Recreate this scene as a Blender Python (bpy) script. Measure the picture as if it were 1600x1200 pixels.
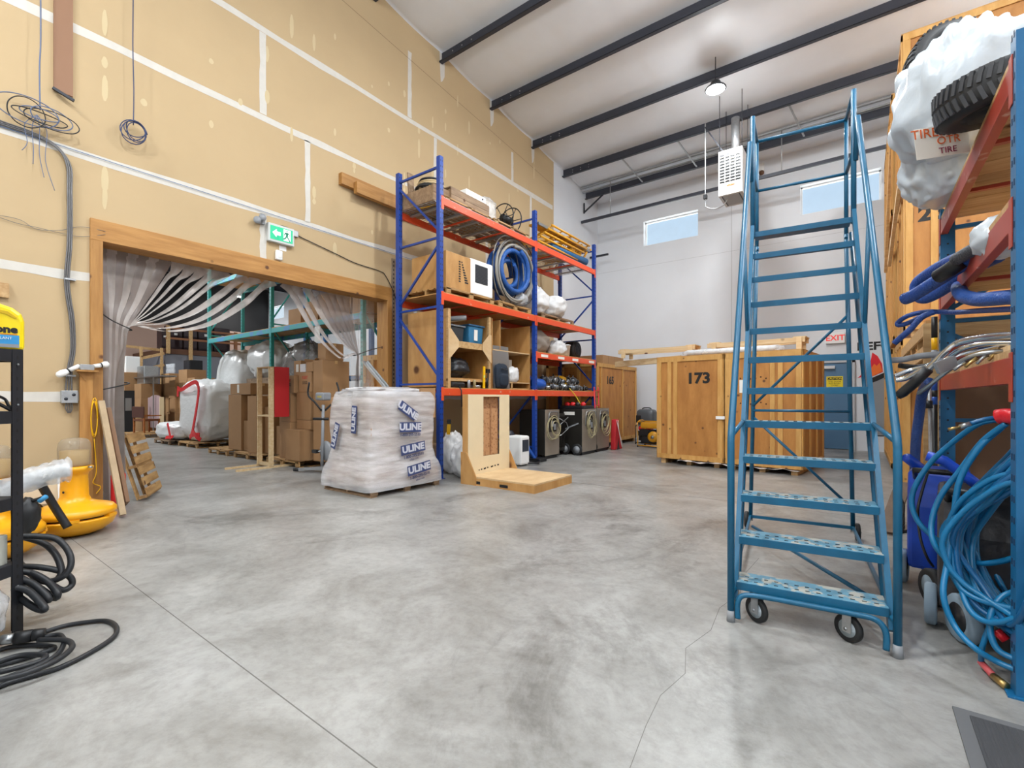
import bpy, bmesh, math, random
from mathutils import Vector, Matrix, noise as mnoise
random.seed(7)
scene = bpy.context.scene
for o in list(bpy.data.objects): bpy.data.objects.remove(o, do_unlink=True)
COL = scene.collection
PI = math.pi; R = math.radians

# ---------------------------------------------------------------- camera
cam_d = bpy.data.cameras.new('camera'); cam = bpy.data.objects.new('camera', cam_d); COL.objects.link(cam)
cam.location = (0, 0, 1.4); cam.rotation_euler = (R(90), 0, R(36.551))
cam_d.sensor_width = 36; cam_d.lens = 36*736.5/1600; cam_d.shift_y = 22/1600; cam_d.clip_end = 200
scene.camera = cam
# ---------------------------------------------------------------- world, exposure
w = bpy.data.worlds.new('sky'); scene.world = w; w.use_nodes = True
nt = w.node_tree; nt.nodes.clear()
wo = nt.nodes.new('ShaderNodeOutputWorld'); wb = nt.nodes.new('ShaderNodeBackground')
cr = nt.nodes.new('ShaderNodeValToRGB'); tc = nt.nodes.new('ShaderNodeTexCoord'); sx = nt.nodes.new('ShaderNodeSeparateXYZ')
nt.links.new(tc.outputs['Generated'], sx.inputs[0]); nt.links.new(sx.outputs['Z'], cr.inputs[0])
cr.color_ramp.elements[0].position = 0.0; cr.color_ramp.elements[0].color = (.85, .95, 1, 1)
cr.color_ramp.elements[1].position = .75; cr.color_ramp.elements[1].color = (.3, .62, 1, 1)
nt.links.new(cr.outputs[0], wb.inputs[0])
mr = nt.nodes.new('ShaderNodeMapRange'); nt.links.new(sx.outputs['Z'], mr.inputs[0])      # glow added below the horizon to whiten the window reveals
mr.inputs['From Min'].default_value = -.05; mr.inputs['From Max'].default_value = .12; mr.inputs['To Min'].default_value = 4.0; mr.inputs['To Max'].default_value = 1.0
nt.links.new(mr.outputs[0], wb.inputs[1])
nt.links.new(wb.outputs[0], wo.inputs[0])
scene.view_settings.view_transform = 'Standard'; scene.view_settings.look = 'None'
scene.view_settings.exposure = -.12; scene.view_settings.gamma = 1; scene.view_settings.use_curve_mapping = False

# ---------------------------------------------------------------- materials
def lin(h):
    if not isinstance(h, str): return tuple(h)
    h = h.lstrip('#'); v = [int(h[i:i+2], 16)/255 for i in (0, 2, 4)]
    return tuple(x/12.92 if x <= .04045 else ((x+.055)/1.055)**2.4 for x in v)
MATS = {}
def mat(name, col, rough=.5, metal=0, var=0, vs=4, col2=None, bump=0, bs=30, stretch=(1, 1, 1), alpha=1, emit=0, spec=.5, rand=0, mottle=None, sheen=0, trans=0):
    """principled surface; colour drifts between col and col2 by a noise of scale vs (amount var)"""
    if name in MATS: return MATS[name]
    m = bpy.data.materials.new(name); MATS[name] = m; m.use_nodes = True
    n = m.node_tree.nodes; l = m.node_tree.links; b = n['Principled BSDF']
    c = lin(col); b.inputs['Base Color'].default_value = (*c, 1)
    b.inputs['Roughness'].default_value = rough; b.inputs['Metallic'].default_value = metal
    b.inputs['Specular IOR Level'].default_value = spec
    if trans: b.inputs['Transmission Weight'].default_value = trans
    tx = n.new('ShaderNodeTexCoord'); mp = n.new('ShaderNodeMapping'); l.new(tx.outputs['Object'], mp.inputs[0])
    mp.inputs['Scale'].default_value = stretch
    if rand:
        oi = n.new('ShaderNodeObjectInfo'); mm = n.new('ShaderNodeMath'); mm.operation = 'MULTIPLY'; mm.inputs[1].default_value = 37
        l.new(oi.outputs['Random'], mm.inputs[0]); l.new(mm.outputs[0], mp.inputs['Location'])
    out = None
    if var or col2:
        c2 = lin(col2) if col2 else tuple(x*(1-var) for x in c)
        t = n.new('ShaderNodeTexNoise'); t.inputs['Scale'].default_value = vs; t.inputs['Detail'].default_value = 6; t.inputs['Roughness'].default_value = .6
        l.new(mp.outputs[0], t.inputs['Vector'])
        r = n.new('ShaderNodeValToRGB'); r.color_ramp.elements[0].position = .35; r.color_ramp.elements[1].position = .65
        r.color_ramp.elements[0].color = (*c2, 1); r.color_ramp.elements[1].color = (*c, 1)
        l.new(t.outputs[0], r.inputs[0]); out = r.outputs[0]
        l.new(out, b.inputs['Base Color'])
    if mottle:                                  # (colour, scale, threshold): blotches with a shape of their own
        mc, ms, th = mottle
        t = n.new('ShaderNodeTexNoise'); t.inputs['Scale'].default_value = ms; t.inputs['Detail'].default_value = 8; l.new(mp.outputs[0], t.inputs['Vector'])
        r = n.new('ShaderNodeValToRGB'); r.color_ramp.elements[0].position = th; r.color_ramp.elements[1].position = min(1, th+.06)
        r.color_ramp.elements[0].color = (0, 0, 0, 1); r.color_ramp.elements[1].color = (1, 1, 1, 1); l.new(t.outputs[0], r.inputs[0])
        mx = n.new('ShaderNodeMix'); mx.data_type = 'RGBA'; l.new(r.outputs[0], mx.inputs['Factor'])
        if out: l.new(out, mx.inputs['A'])
        else: mx.inputs['A'].default_value = (*c, 1)
        mx.inputs['B'].default_value = (*lin(mc), 1); out = mx.outputs['Result']; l.new(out, b.inputs['Base Color'])
    if rand:
        hv = n.new('ShaderNodeHueSaturation'); rr = n.new('ShaderNodeMapRange'); l.new(oi.outputs['Random'], rr.inputs[0])
        rr.inputs['To Min'].default_value = 1-rand; rr.inputs['To Max'].default_value = 1+rand; l.new(rr.outputs[0], hv.inputs['Value'])
        if out: l.new(out, hv.inputs['Color'])
        else: hv.inputs['Color'].default_value = (*c, 1)
        out = hv.outputs[0]; l.new(out, b.inputs['Base Color'])
    if bump:
        t = n.new('ShaderNodeTexNoise'); t.inputs['Scale'].default_value = bs; t.inputs['Detail'].default_value = 4; l.new(mp.outputs[0], t.inputs['Vector'])
        bp = n.new('ShaderNodeBump'); bp.inputs['Strength'].default_value = bump; bp.inputs['Distance'].default_value = .02
        l.new(t.outputs[0], bp.inputs['Height']); l.new(bp.outputs[0], b.inputs['Normal'])
    if emit:
        b.inputs['Emission Color'].default_value = (*c, 1); b.inputs['Emission Strength'].default_value = emit
    if alpha < 1: b.inputs['Alpha'].default_value = alpha
    return m
def film(name, col, a0, a1, scale=3, rough=.25, bump=.5, bs=12, stretch=(1, 1, 1)):
    """thin plastic: opacity drifts with the folds of the sheet"""
    if name in MATS: return MATS[name]
    m = mat(name, col, rough, bump=bump, bs=bs, stretch=stretch, alpha=.5); n = m.node_tree.nodes; l = m.node_tree.links; b = n['Principled BSDF']
    mp = [x for x in n if x.type == 'MAPPING'][0]
    t = n.new('ShaderNodeTexNoise'); t.inputs['Scale'].default_value = scale; t.inputs['Detail'].default_value = 5; l.new(mp.outputs[0], t.inputs['Vector'])
    r = n.new('ShaderNodeMapRange'); r.inputs['From Min'].default_value = .35; r.inputs['From Max'].default_value = .65
    r.inputs['To Min'].default_value = a0; r.inputs['To Max'].default_value = a1; l.new(t.outputs[0], r.inputs[0]); l.new(r.outputs[0], b.inputs['Alpha'])
    return m
def wood(name, a, b_, scale=(1.2, 14, 14), knots=.0, rough=.6, rand=.08, kc='#5a3418'):
    """timber: stretched grain noise plus round knots"""
    if name in MATS: return MATS[name]
    m = mat(name, a, rough, bump=.12, bs=6, stretch=scale, rand=rand, col2=b_, vs=1.6)
    if knots:
        n = m.node_tree.nodes; l = m.node_tree.links; b = n['Principled BSDF']
        src = b.inputs['Base Color'].links[0].from_socket
        tx = [x for x in n if x.type == 'TEX_COORD'][0]
        v = n.new('ShaderNodeTexVoronoi'); v.inputs['Scale'].default_value = knots; l.new(tx.outputs['Object'], v.inputs['Vector'])
        r = n.new('ShaderNodeValToRGB'); r.color_ramp.elements[0].position = .06; r.color_ramp.elements[1].position = .12
        r.color_ramp.elements[0].color = (1, 1, 1, 1); r.color_ramp.elements[1].color = (0, 0, 0, 1); l.new(v.outputs['Distance'], r.inputs[0])
        mx = n.new('ShaderNodeMix'); mx.data_type = 'RGBA'; l.new(r.outputs[0], mx.inputs['Factor']); l.new(src, mx.inputs['A'])
        mx.inputs['B'].default_value = (*lin(kc), 1); l.new(mx.outputs['Result'], b.inputs['Base Color'])
    return m
# ---------------------------------------------------------------- mesh builder
class MB:
    def __init__(s, M=None): s.v = []; s.f = []; s.mi = []; s.M = M or Matrix(); s.m = 0; s.sm = []; s.smooth = False
    def mt(s, i): s.m = i; return s
    def add(s, vs, fs, M=None):
        T = s.M @ M if M is not None else s.M
        o = len(s.v); s.v += [T @ Vector(p) for p in vs]
        for f in fs: s.f.append(tuple(i+o for i in f)); s.mi.append(s.m); s.sm.append(s.smooth)
        return s
    def box(s, x0, x1, y0, y1, z0, z1, M=None):
        vs = [(x, y, z) for x in (x0, x1) for y in (y0, y1) for z in (z0, z1)]
        return s.add(vs, [(0, 1, 3, 2), (4, 6, 7, 5), (0, 4, 5, 1), (2, 3, 7, 6), (0, 2, 6, 4), (1, 5, 7, 3)], M)
    def cb(s, c, d, M=None):      # box by centre and size
        return s.box(c[0]-d[0]/2, c[0]+d[0]/2, c[1]-d[1]/2, c[1]+d[1]/2, c[2]-d[2]/2, c[2]+d[2]/2, M)
    def beam(s, p, q, w_, h_, up=(0, 0, 1)):     # rectangular bar from p to q
        p = Vector(p); q = Vector(q); d = q-p; L = d.length; d.normalize(); u = Vector(up)
        x = d.cross(u)
        if x.length < 1e-4: x = d.cross(Vector((1, 0, 0)))
        x.normalize(); u = x.cross(d)
        M = Matrix((( *[a for a in (d.x, x.x, u.x)], p.x), (d.y, x.y, u.y, p.y), (d.z, x.z, u.z, p.z), (0, 0, 0, 1)))
        return s.box(0, L, -w_/2, w_/2, -h_/2, h_/2, M)
    def tube(s, pts, r, n=8, closed=False, caps=True, fl=1):
        s.smooth = True
        P = [Vector(p) for p in pts]; N = len(P)
        rr = r if hasattr(r, '__len__') else [r]*N
        t0 = (P[1]-P[0]).normalized(); a = t0.orthogonal().normalized(); vs = []
        for i in range(N):
            if closed: t = P[(i+1) % N]-P[i-1]
            else: t = P[min(i+1, N-1)]-P[max(i-1, 0)]
            t = t.normalized() if t.length > 1e-9 else t0
            a = a-t*a.dot(t); a = a.normalized() if a.length > 1e-6 else t.orthogonal().normalized(); b = t.cross(a)
            for j in range(n):
                an = 2*PI*j/n; vs.append(P[i]+(a*math.cos(an)+b*math.sin(an)*fl)*rr[i])
        fs = []
        for i in range(N if closed else N-1):
            k = (i+1) % N
            for j in range(n): fs.append((i*n+j, i*n+(j+1) % n, k*n+(j+1) % n, k*n+j))
        if caps and not closed: fs += [tuple(range(n-1, -1, -1)), tuple((N-1)*n+j for j in range(n))]
        s.add(vs, fs); s.smooth = False; return s
    def cyl(s, p, q, r, r2=None, n=16): return s.tube([p, q], [r, r if r2 is None else r2], n)
    def lathe(s, prof, M=None, n=24, smooth=True):     # prof: (radius, z) around z
        vs = []; fs = []
        for (r, z) in prof:
            for j in range(n): an = 2*PI*j/n; vs.append((r*math.cos(an), r*math.sin(an), z))
        for i in range(len(prof)-1):
            for j in range(n): fs.append((i*n+j, i*n+(j+1) % n, (i+1)*n+(j+1) % n, (i+1)*n+j))
        if prof[0][0] > 1e-4: fs.append(tuple(range(n-1, -1, -1)))
        if prof[-1][0] > 1e-4: fs.append(tuple((len(prof)-1)*n+j for j in range(n)))
        s.smooth = smooth; s.add(vs, fs, M); s.smooth = False; return s
    def prism(s, poly, z0, z1, M=None):
        n = len(poly); vs = [(x, y, z0) for x, y in poly]+[(x, y, z1) for x, y in poly]
        fs = [tuple(range(n-1, -1, -1)), tuple(range(n, 2*n))]+[(i, (i+1) % n, n+(i+1) % n, n+i) for i in range(n)]
        return s.add(vs, fs, M)
    def torus(s, c, R_, r, axis='z', n=32, m=8):
        ax = {'x': lambda a: (0, math.cos(a), math.sin(a)), 'y': lambda a: (math.cos(a), 0, math.sin(a)), 'z': lambda a: (math.cos(a), math.sin(a), 0)}[axis]
        return s.tube([Vector(c)+Vector(ax(2*PI*i/n))*R_ for i in range(n)], r, m, closed=True)
    def blob(s, c, d, amp=.1, fr=3, seed=0, nu=28, nv=16, pw=1, flat=None, M=None, rid=0):
        """lumpy closed form: superellipsoid (pw<1 boxier) of size d, creased by noise; flat: lowest z"""
        vs = []; fs = []
        sg = lambda v, p: math.copysign(abs(v)**p, v)
        for i in range(nv+1):
            ph = -PI/2+PI*i/nv
            for j in range(nu):
                th_ = 2*PI*j/nu
                u = Vector((sg(math.cos(ph), pw)*sg(math.cos(th_), pw), sg(math.cos(ph), pw)*sg(math.sin(th_), pw), sg(math.sin(ph), pw)))
                k = 1+amp*mnoise.noise(u*fr+Vector((seed*7.1, seed*3.3, 0)))+.4*amp*mnoise.noise(u*fr*2.7+Vector((seed, 0, 9)))
                if rid: k += rid*(abs(mnoise.noise(Vector((u.x*fr*2, u.y*fr*2, u.z*fr*.7))+Vector((seed*2.3, 1, 0))))-.25)
                p = Vector((u.x*d[0]/2, u.y*d[1]/2, u.z*d[2]/2))*k+Vector(c)
                if flat is not None and p.z < flat: p.z = flat
                vs.append(p)
        for i in range(nv):
            for j in range(nu): fs.append((i*nu+j, i*nu+(j+1) % nu, (i+1)*nu+(j+1) % nu, (i+1)*nu+j))
        s.smooth = True; s.add(vs, fs, M); s.smooth = False; return s
    def grid(s, fn, nu, nv, thick=0, smooth=True):
        """sheet fn(u,v)->point; thick>0 gives it a second side"""
        vs = [Vector(fn(i/nu, j/nv)) for i in range(nu+1) for j in range(nv+1)]; W = nv+1
        fs = [(i*W+j, (i+1)*W+j, (i+1)*W+j+1, i*W+j+1) for i in range(nu) for j in range(nv)]
        s.smooth = smooth
        if thick:
            n0 = len(vs); nr = []
            for i in range(nu+1):
                for j in range(nv+1):
                    a = vs[min(i+1, nu)*W+j]-vs[max(i-1, 0)*W+j]; b = vs[i*W+min(j+1, nv)]-vs[i*W+max(j-1, 0)]
                    c = a.cross(b); nr.append(c.normalized() if c.length > 1e-9 else Vector((0, 0, 1)))
            vs = vs+[v-k*thick for v, k in zip(vs, nr)]
            fs = fs+[tuple(n0+q for q in reversed(f)) for f in fs]
            rim = [j for j in range(nv+1)]+[i*W+nv for i in range(1, nu+1)]+[nu*W+j for j in range(nv-1, -1, -1)]+[i*W for i in range(nu-1, 0, -1)]
            for k in range(len(rim)): a, b = rim[k], rim[(k+1) % len(rim)]; fs.append((a, n0+a, n0+b, b))
        s.add(vs, fs); s.smooth = False; return s
    def build(s, name, mats, parent=None, bevel=0, world=False, solid=0, sub=0):
        me = bpy.data.meshes.new(name); T = Matrix()
        if world and parent is not None:
            r = parent
            while r.parent: r = r.parent
            T = (Matrix.Translation(r.location) @ Matrix.Rotation(r.rotation_euler.z, 4, 'Z')).inverted()
        me.from_pydata([T @ v for v in s.v], [], s.f)
        for m in (mats if isinstance(mats, (list, tuple)) else [mats]): me.materials.append(m)
        me.polygons.foreach_set('material_index', s.mi); me.polygons.foreach_set('use_smooth', s.sm); me.update()
        o = bpy.data.objects.new(name, me); COL.objects.link(o)
        if parent is not None: o.parent = parent
        if bevel:
            b = o.modifiers.new('bevel', 'BEVEL'); b.width = bevel; b.segments = 2; b.limit_method = 'ANGLE'; b.angle_limit = R(40)
        if solid: q = o.modifiers.new('solid', 'SOLIDIFY'); q.thickness = solid
        if sub: q = o.modifiers.new('sub', 'SUBSURF'); q.levels = sub; q.render_levels = sub
        return o
def thing(name, label, cat, loc=(0, 0, 0), rz=0, group=None):
    o = bpy.data.objects.new(name, None); COL.objects.link(o); o.empty_display_size = .1
    o.location = loc; o.rotation_euler = (0, 0, rz); o['label'] = label; o['category'] = cat
    if group: o['group'] = group
    return o
def tag(o, label, cat, group=None, kind=None):
    o['label'] = label; o['category'] = cat
    if group: o['group'] = group
    if kind: o['kind'] = kind
    return o
def struct(o, label=None):
    o['kind'] = 'structure'
    if label: o['label'] = label
    return o
KIDS = {}
def dup(root, loc, rz, label, group=None):
    def cp(o, parent):
        c = o.copy(); COL.objects.link(c); c.parent = parent
        for ch in [x for x in bpy.data.objects if x.parent == o]: cp(ch, c)
        return c
    c = cp(root, None); c.location = loc; c.rotation_euler = (0, 0, rz); c['label'] = label
    if group: c['group'] = group
    return c
def text(name, s, size, M, m, parent, ext=.001, align='CENTER', off=0, sx=1, shear=0, world=False):
    """lettering as a mesh: x along the line, y up, z out of the surface"""
    cu = bpy.data.curves.new(name, 'FONT'); cu.body = s; cu.size = size; cu.extrude = ext; cu.align_x = align; cu.align_y = 'CENTER'
    cu.offset = off; cu.shear = shear; cu.resolution_u = 3
    t = bpy.data.objects.new('tmp', cu); COL.objects.link(t)
    dg = bpy.context.evaluated_depsgraph_get(); me = bpy.data.meshes.new_from_object(t.evaluated_get(dg))
    bpy.data.objects.remove(t); me.name = name
    me.transform(Matrix.Diagonal((sx, 1, 1, 1))); T = M
    if world and parent is not None:
        r = parent
        while r.parent: r = r.parent
        T = (Matrix.Translation(r.location) @ Matrix.Rotation(r.rotation_euler.z, 4, 'Z')).inverted() @ M
    me.transform(T); me.materials.clear(); me.materials.append(m)
    o = bpy.data.objects.new(name, me); COL.objects.link(o)
    if parent is not None: o.parent = parent
    return o
def frame(p, x, y):      # matrix with origin p, local x and y axes given
    x = Vector(x).normalized(); y = Vector(y).normalized(); z = x.cross(y).normalized(); y = z.cross(x)
    return Matrix(((x.x, y.x, z.x, p[0]), (x.y, y.y, z.y, p[1]), (x.z, y.z, z.z, p[2]), (0, 0, 0, 1)))
def spline(pts, n=8, closed=False):      # Catmull-Rom through pts
    P = [Vector(p) for p in pts]; N = len(P); out = []
    for i in range(N if closed else N-1):
        if closed: a, b, c, d = P[i-1], P[i], P[(i+1) % N], P[(i+2) % N]
        else: a, b, c, d = P[max(i-1, 0)], P[i], P[i+1], P[min(i+2, N-1)]
        for k in range(n):
            t = k/n; out.append(.5*((2*b)+(c-a)*t+(2*a-5*b+4*c-d)*t*t+(3*b-a-3*c+d)*t*t*t))
    if not closed: out.append(P[-1])
    return out
rnd = random.uniform

# shared colours
PINE = wood('pine', '#c9a676', '#b08856', knots=2.5)
PINE_PALE = wood('pale_pine', '#dcc49c', '#cdad7e', knots=2)
HEADER = wood('header_timber', '#b18145', '#9b6b33', scale=(10, 1, 10), knots=3)
PLY = wood('plywood', '#c09258', '#ab7b42', scale=(3, 3, 1), knots=1.2, rand=.05)
PLY_PALE = wood('pale_plywood', '#d2b68c', '#c3a277', scale=(3, 1.5, 3), knots=0, rand=.03)
VAULT = wood('vault_plywood', '#b9803f', '#a46c30', scale=(4, 4, 1.2), knots=3.5, rand=.05)
VAULT_TR = wood('vault_trim', '#cc9d5a', '#ba8843', scale=(6, 6, 1.2), knots=4, rand=.06)
PALW = wood('pallet_wood', '#b99462', '#957043', scale=(1.5, 9, 9), knots=3, rand=.12)
GREYWOOD = wood('weathered_wood', '#9a7f62', '#7c6249', scale=(1.5, 9, 9), knots=3, rand=.1)
CARD = mat('cardboard', '#a47d55', .8, var=.1, vs=2, rand=.07)
BLUE = mat('rack_blue_paint', '#173f93', .35, var=.15, vs=3)
ORANGE = mat('rack_orange_paint', '#d94d26', .4, mottle=('#c9a08a', 9, .66), vs=5)
BLACK = mat('black_plastic', '#17181b', .45)
RUB = mat('black_rubber', '#1b1c1e', .6)
DKSTEEL = mat('dark_steel', '#2b2d35', .5, metal=.2, var=.15)
STEEL = mat('bare_steel', '#a8abad', .3, metal=.9)
GALV = mat('galvanised', '#b4b6b8', .4, metal=.7, var=.15, vs=20)
WHITE = mat('white_paint', '#e9e9e7', .5)
GREYP = mat('grey_plastic', '#8b8e92', .5)
RED = mat('red_plastic', '#cf2225', .4)
YEL = mat('yellow_plastic', '#f2b90f', .35)
# ================================================================ ROOM SHELL
XL, YB, XR, YF = -7.7, 15.6, 4.2, -6.0
zc = lambda y: 8.485+.1*(YB-y)
# ---- high bay lamps (each with a disk light and an added point fill)
LAMP_H = mat('lamp_housing', '#3a3c40', .4, metal=.5); LED = mat('lamp_led', (1, .99, .96), emit=40)
CEIL_LAMPS = []
def high_bay(x, y, z, power, label, group='round high bay lamps', zc_=None, zvis=False):
    t = thing('high_bay_lamp', label, 'ceiling light', (x, y, z), group=group)
    MB().lathe([(.05, .16), (.1, .15), (.12, .06), (.2, .03), (.22, 0), (.2, -.01)], n=28).build('housing', LAMP_H, t)
    MB().lathe([(0, -.016), (.19, -.016), (.19, -.004)], n=28).build('diffuser', LED, t)
    MB().tube([(0, 0, .15), (0, 0, (zc_ or zc(y))-z)], .012, 6).build('hanging_rod', DKSTEEL, t)
    l = bpy.data.lights.new('high_bay_light', 'AREA'); l.shape = 'DISK'; l.size = .38; l.energy = power; l.color = (.93, .975, 1)
    o = bpy.data.objects.new('high_bay_light', l); COL.objects.link(o); o.parent = t; o.location = (0, 0, -.03)
    l2 = bpy.data.lights.new('high_bay_fill', 'POINT'); l2.shadow_soft_size = .2; l2.energy = power*(.2 if zvis else .95); l2.color = (.93, .975, 1)  # point fill added under the housing to brighten the roof lining
    o = bpy.data.objects.new('high_bay_fill', l2); COL.objects.link(o); o.parent = t; o.location = (0, 0, -.3)
    return t
high_bay(-2.58, 11.0, 8.2, 260, 'glowing round LED lamp hanging from the white roof near the unit heater', zvis=True)
for i, (x, y) in enumerate([(-2.58, 5.6), (-2.58, .6), (-2.4, -4), (3.0, 10.5), (2.6, 5), (2.6, 0), (-5.6, -2.5)]):
    high_bay(x, y, 8.4, 190, ['first', 'second', 'third', 'fourth', 'fifth', 'sixth', 'seventh'][i]+' round LED lamp above the open floor, hung out of the picture')
# ---- concrete floor
def concrete():
    m = mat('polished_concrete', '#b0aeaa', .32, bump=.03, bs=3); n = m.node_tree.nodes; l = m.node_tree.links; b = n['Principled BSDF']
    tx = [x for x in n if x.type == 'TEX_COORD'][0]
    def noise(sc, d=8, ro=.62, dist=0, st=(1, 1, 1)):
        mp = n.new('ShaderNodeMapping'); mp.inputs['Scale'].default_value = st; l.new(tx.outputs['Object'], mp.inputs[0])
        t = n.new('ShaderNodeTexNoise'); t.inputs['Scale'].default_value = sc; t.inputs['Detail'].default_value = d; t.inputs['Roughness'].default_value = ro
        t.inputs['Distortion'].default_value = dist; l.new(mp.outputs[0], t.inputs['Vector']); return t.outputs[0]
    def ramp(src, p0, p1, c0, c1):
        r = n.new('ShaderNodeValToRGB'); r.color_ramp.elements[0].position = p0; r.color_ramp.elements[1].position = p1
        r.color_ramp.elements[0].color = (*lin(c0), 1); r.color_ramp.elements[1].color = (*lin(c1), 1); l.new(src, r.inputs[0]); return r.outputs[0]
    def mul(a, c, f=1):
        x = n.new('ShaderNodeMix'); x.data_type = 'RGBA'; x.blend_type = 'MULTIPLY'; x.inputs['Factor'].default_value = f
        l.new(a, x.inputs['A']); l.new(c, x.inputs['B']); return x.outputs['Result']
    base = ramp(noise(.45, 6, .6, .4), .3, .7, '#93928f', '#a8a7a4')
    a = mul(base, ramp(noise(1.3, 12, .72, .6, (1, 1, 1)), .3, .62, '#c4c1bd', '#ffffff'))
    a = mul(a, ramp(noise(.5, 14, .75, 1.0, (1, .8, 1)), .34, .47, '#a19e9a', '#ffffff'), .8)
    a = mul(a, ramp(noise(14, 6, .7), .3, .55, '#d4d2cf', '#ffffff'), .6)
    # hairline cracks
    v = n.new('ShaderNodeTexVoronoi'); v.feature = 'DISTANCE_TO_EDGE'; v.inputs['Scale'].default_value = .28
    mp = n.new('ShaderNodeMapping'); l.new(tx.outputs['Object'], mp.inputs[0])
    ad = n.new('ShaderNodeMixRGB'); ad.blend_type = 'ADD'; ad.inputs[0].default_value = .35
    t = n.new('ShaderNodeTexNoise'); t.inputs['Scale'].default_value = 1.6; t.inputs['Detail'].default_value = 8; l.new(tx.outputs['Object'], t.inputs['Vector'])
    l.new(mp.outputs[0], ad.inputs[1]); l.new(t.outputs['Color'], ad.inputs[2]); l.new(ad.outputs[0], v.inputs['Vector'])
    a = mul(a, ramp(v.outputs['Distance'], .0, .0022, '#8d8a86', '#ffffff'), .12)
    l.new(a, b.inputs['Base Color'])
    rr = n.new('ShaderNodeMapRange'); l.new(noise(1.5, 6), rr.inputs[0]); rr.inputs['To Min'].default_value = .2; rr.inputs['To Max'].default_value = .48
    l.new(rr.outputs[0], b.inputs['Roughness'])
    return m
CONC = concrete(); JOINT = mat('saw_cut_joint', '#6a6763', .9)
fb = MB().box(-44, XR, YF, YB, -.2, 0)
fb.mt(1)
for a, b_ in [((-5.97, 1.154), (-1.9, 1.13)), ((-1.9, 1.13), (4.2, 1.1)), ((-7.7, 1.17), (-5.97, 1.154))]: fb.beam((*a, 0), (*b_, 0), .005, .0016)
for y in (6.9, 12.2): fb.beam((-44, y, 0), (4.2, y, 0), .006, .0016)
for x in (-16, -22): fb.beam((x, -6, 0), (x, 15.6, 0), .006, .0014)
ck = [(-.72, 4.6), (-.75, 4.06), (-.70, 3.7), (-.76, 3.35), (-.73, 3.0), (-.79, 2.7), (-.72, 2.45), (-.76, 2.2), (-.74, 1.96), (-.69, 1.6)]
for a, b_ in zip(ck, ck[1:]): fb.beam((*a, 0), (*b_, 0), .0028, .0008)
struct(fb.build('floor', [CONC, JOINT]))
# ---- walls
def drywall():
    m = mat('bare_drywall', '#bda47e', .85, var=.05, vs=.8, mottle=('#cfb690', 1.7, .72)); return m
DRY = drywall(); TAPE = mat('joint_compound', '#d0cbc2', .8, var=.06, vs=9); BLOCK = mat('white_block_paint', '#dbdde1', .75, var=.03, vs=1.2)
SKIM = mat('thin_compound', '#c9b68f', .85)
OY0, OY1, OZ = 1.6, 6.2, 3.5
lw = MB().box(XL-.2, XL, YF, OY0, 0, 10.8).box(XL-.2, XL, OY1, 12.56, 0, 9.6).box(XL-.2, XL, OY0, OY1, OZ, 10.4)
lw.box(XL-.2, XL+.012, 12.56, YB, 0, 8.9) if 0 else None
def tape_h(z, y0, y1, wd=.1):
    ys = [y0+(y1-y0)*i/26 for i in range(27)]
    top = [(y, z+wd/2+rnd(-.02, .02)) for y in ys]; bot = [(y, z-wd/2+rnd(-.02, .02)) for y in reversed(ys)]
    vs = [(XL+.002, y, zz) for y, zz in top+bot]
    n = 27; lw.add(vs, [(i, i+1, 2*n-2-i, 2*n-1-i)[::-1] for i in range(n-1)])
def tape_v(y, z0, z1, wd=.1):
    zs = [z0+(z1-z0)*i/8 for i in range(9)]
    l_ = [(XL+.002, y-wd/2+rnd(-.01, .01), z) for z in zs]; r_ = [(XL+.002, y+wd/2+rnd(-.01, .01), z) for z in zs]
    lw.add(l_+r_, [(i, 9+i, 10+i, i+1) for i in range(8)])
lw.mt(1)
for z, y0, y1, wd in [(2.9, YF, OY0, .12), (4.39, YF, 12.5, .11), (5.9, YF, 12.5, .1), (7.3, YF, 12.5, .11), (1.42, YF, OY0, .12), (2.9, OY1, 12.5, .1), (1.42, OY1, 12.5, .1)]: tape_h(z, y0, y1, wd)
for y, z0, z1 in [(3.69, 3.64, 4.35), (3.69, 5.95, 7.25), (4.45, 4.44, 5.85), (6.74, 7.35, 8.75), (7.49, 5.95, 7.25), (10.4, 7.35, 8.15), (11.3, 5.95, 7.25), (.6, 4.4, 5.9), (9.3, 4.44, 5.85), (6.9, 2.9, 4.35), (10.5, 2.9, 4.35), (.2, 5.95, 7.3)]: tape_v(y, z0, z1)
lw.mt(2)
random.seed(3)
for i in range(80):                       # filled screw lines and patches
    y = round(rnd(0, 12)/.406)*.406+.1; z = rnd(3.7, 8.6); hh = rnd(.04, .22) if i % 3 else rnd(.03, .06)
    if y < OY1+.2 and z < 3.9 and y > 1.3: continue
    if z+hh > zc(y)-.4: continue
    ww = rnd(.022, .04)
    lw.add([(XL+.0008+i*4e-5, y+ww*math.cos(a)*(1+rnd(-.15, .15)), z+hh*math.sin(a)) for a in [2*PI*k/10 for k in range(10)]], [tuple(range(10))])
lw.mt(3)                                    # sheet edge under the roof
ys = [YF+(12.56-YF)*i/20 for i in range(21)]
lw.add([(XL+.002, y, zc(y)-.78) for y in ys]+[(XL+.002, y, zc(y)-.79) for y in ys], [(i, i+1, 22+i, 21+i)[::-1] for i in range(20)])
for y in (7.69, 9.49, 11.39):               # compound below each purlin end
    lw.mt(1).add([(XL+.003, y-.07, zc(y)), (XL+.003, y+.1, zc(y)), (XL+.003, y+.09, zc(y)-.5), (XL+.003, y+.03, zc(y)-.62), (XL+.003, y-.03, zc(y)-.68), (XL+.003, y-.05, zc(y)-.4)], [tuple(range(6))[::-1]])
struct(lw.build('wall_left', [DRY, TAPE, SKIM, mat('sheet_edge', '#7d684c', .9)]))
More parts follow.
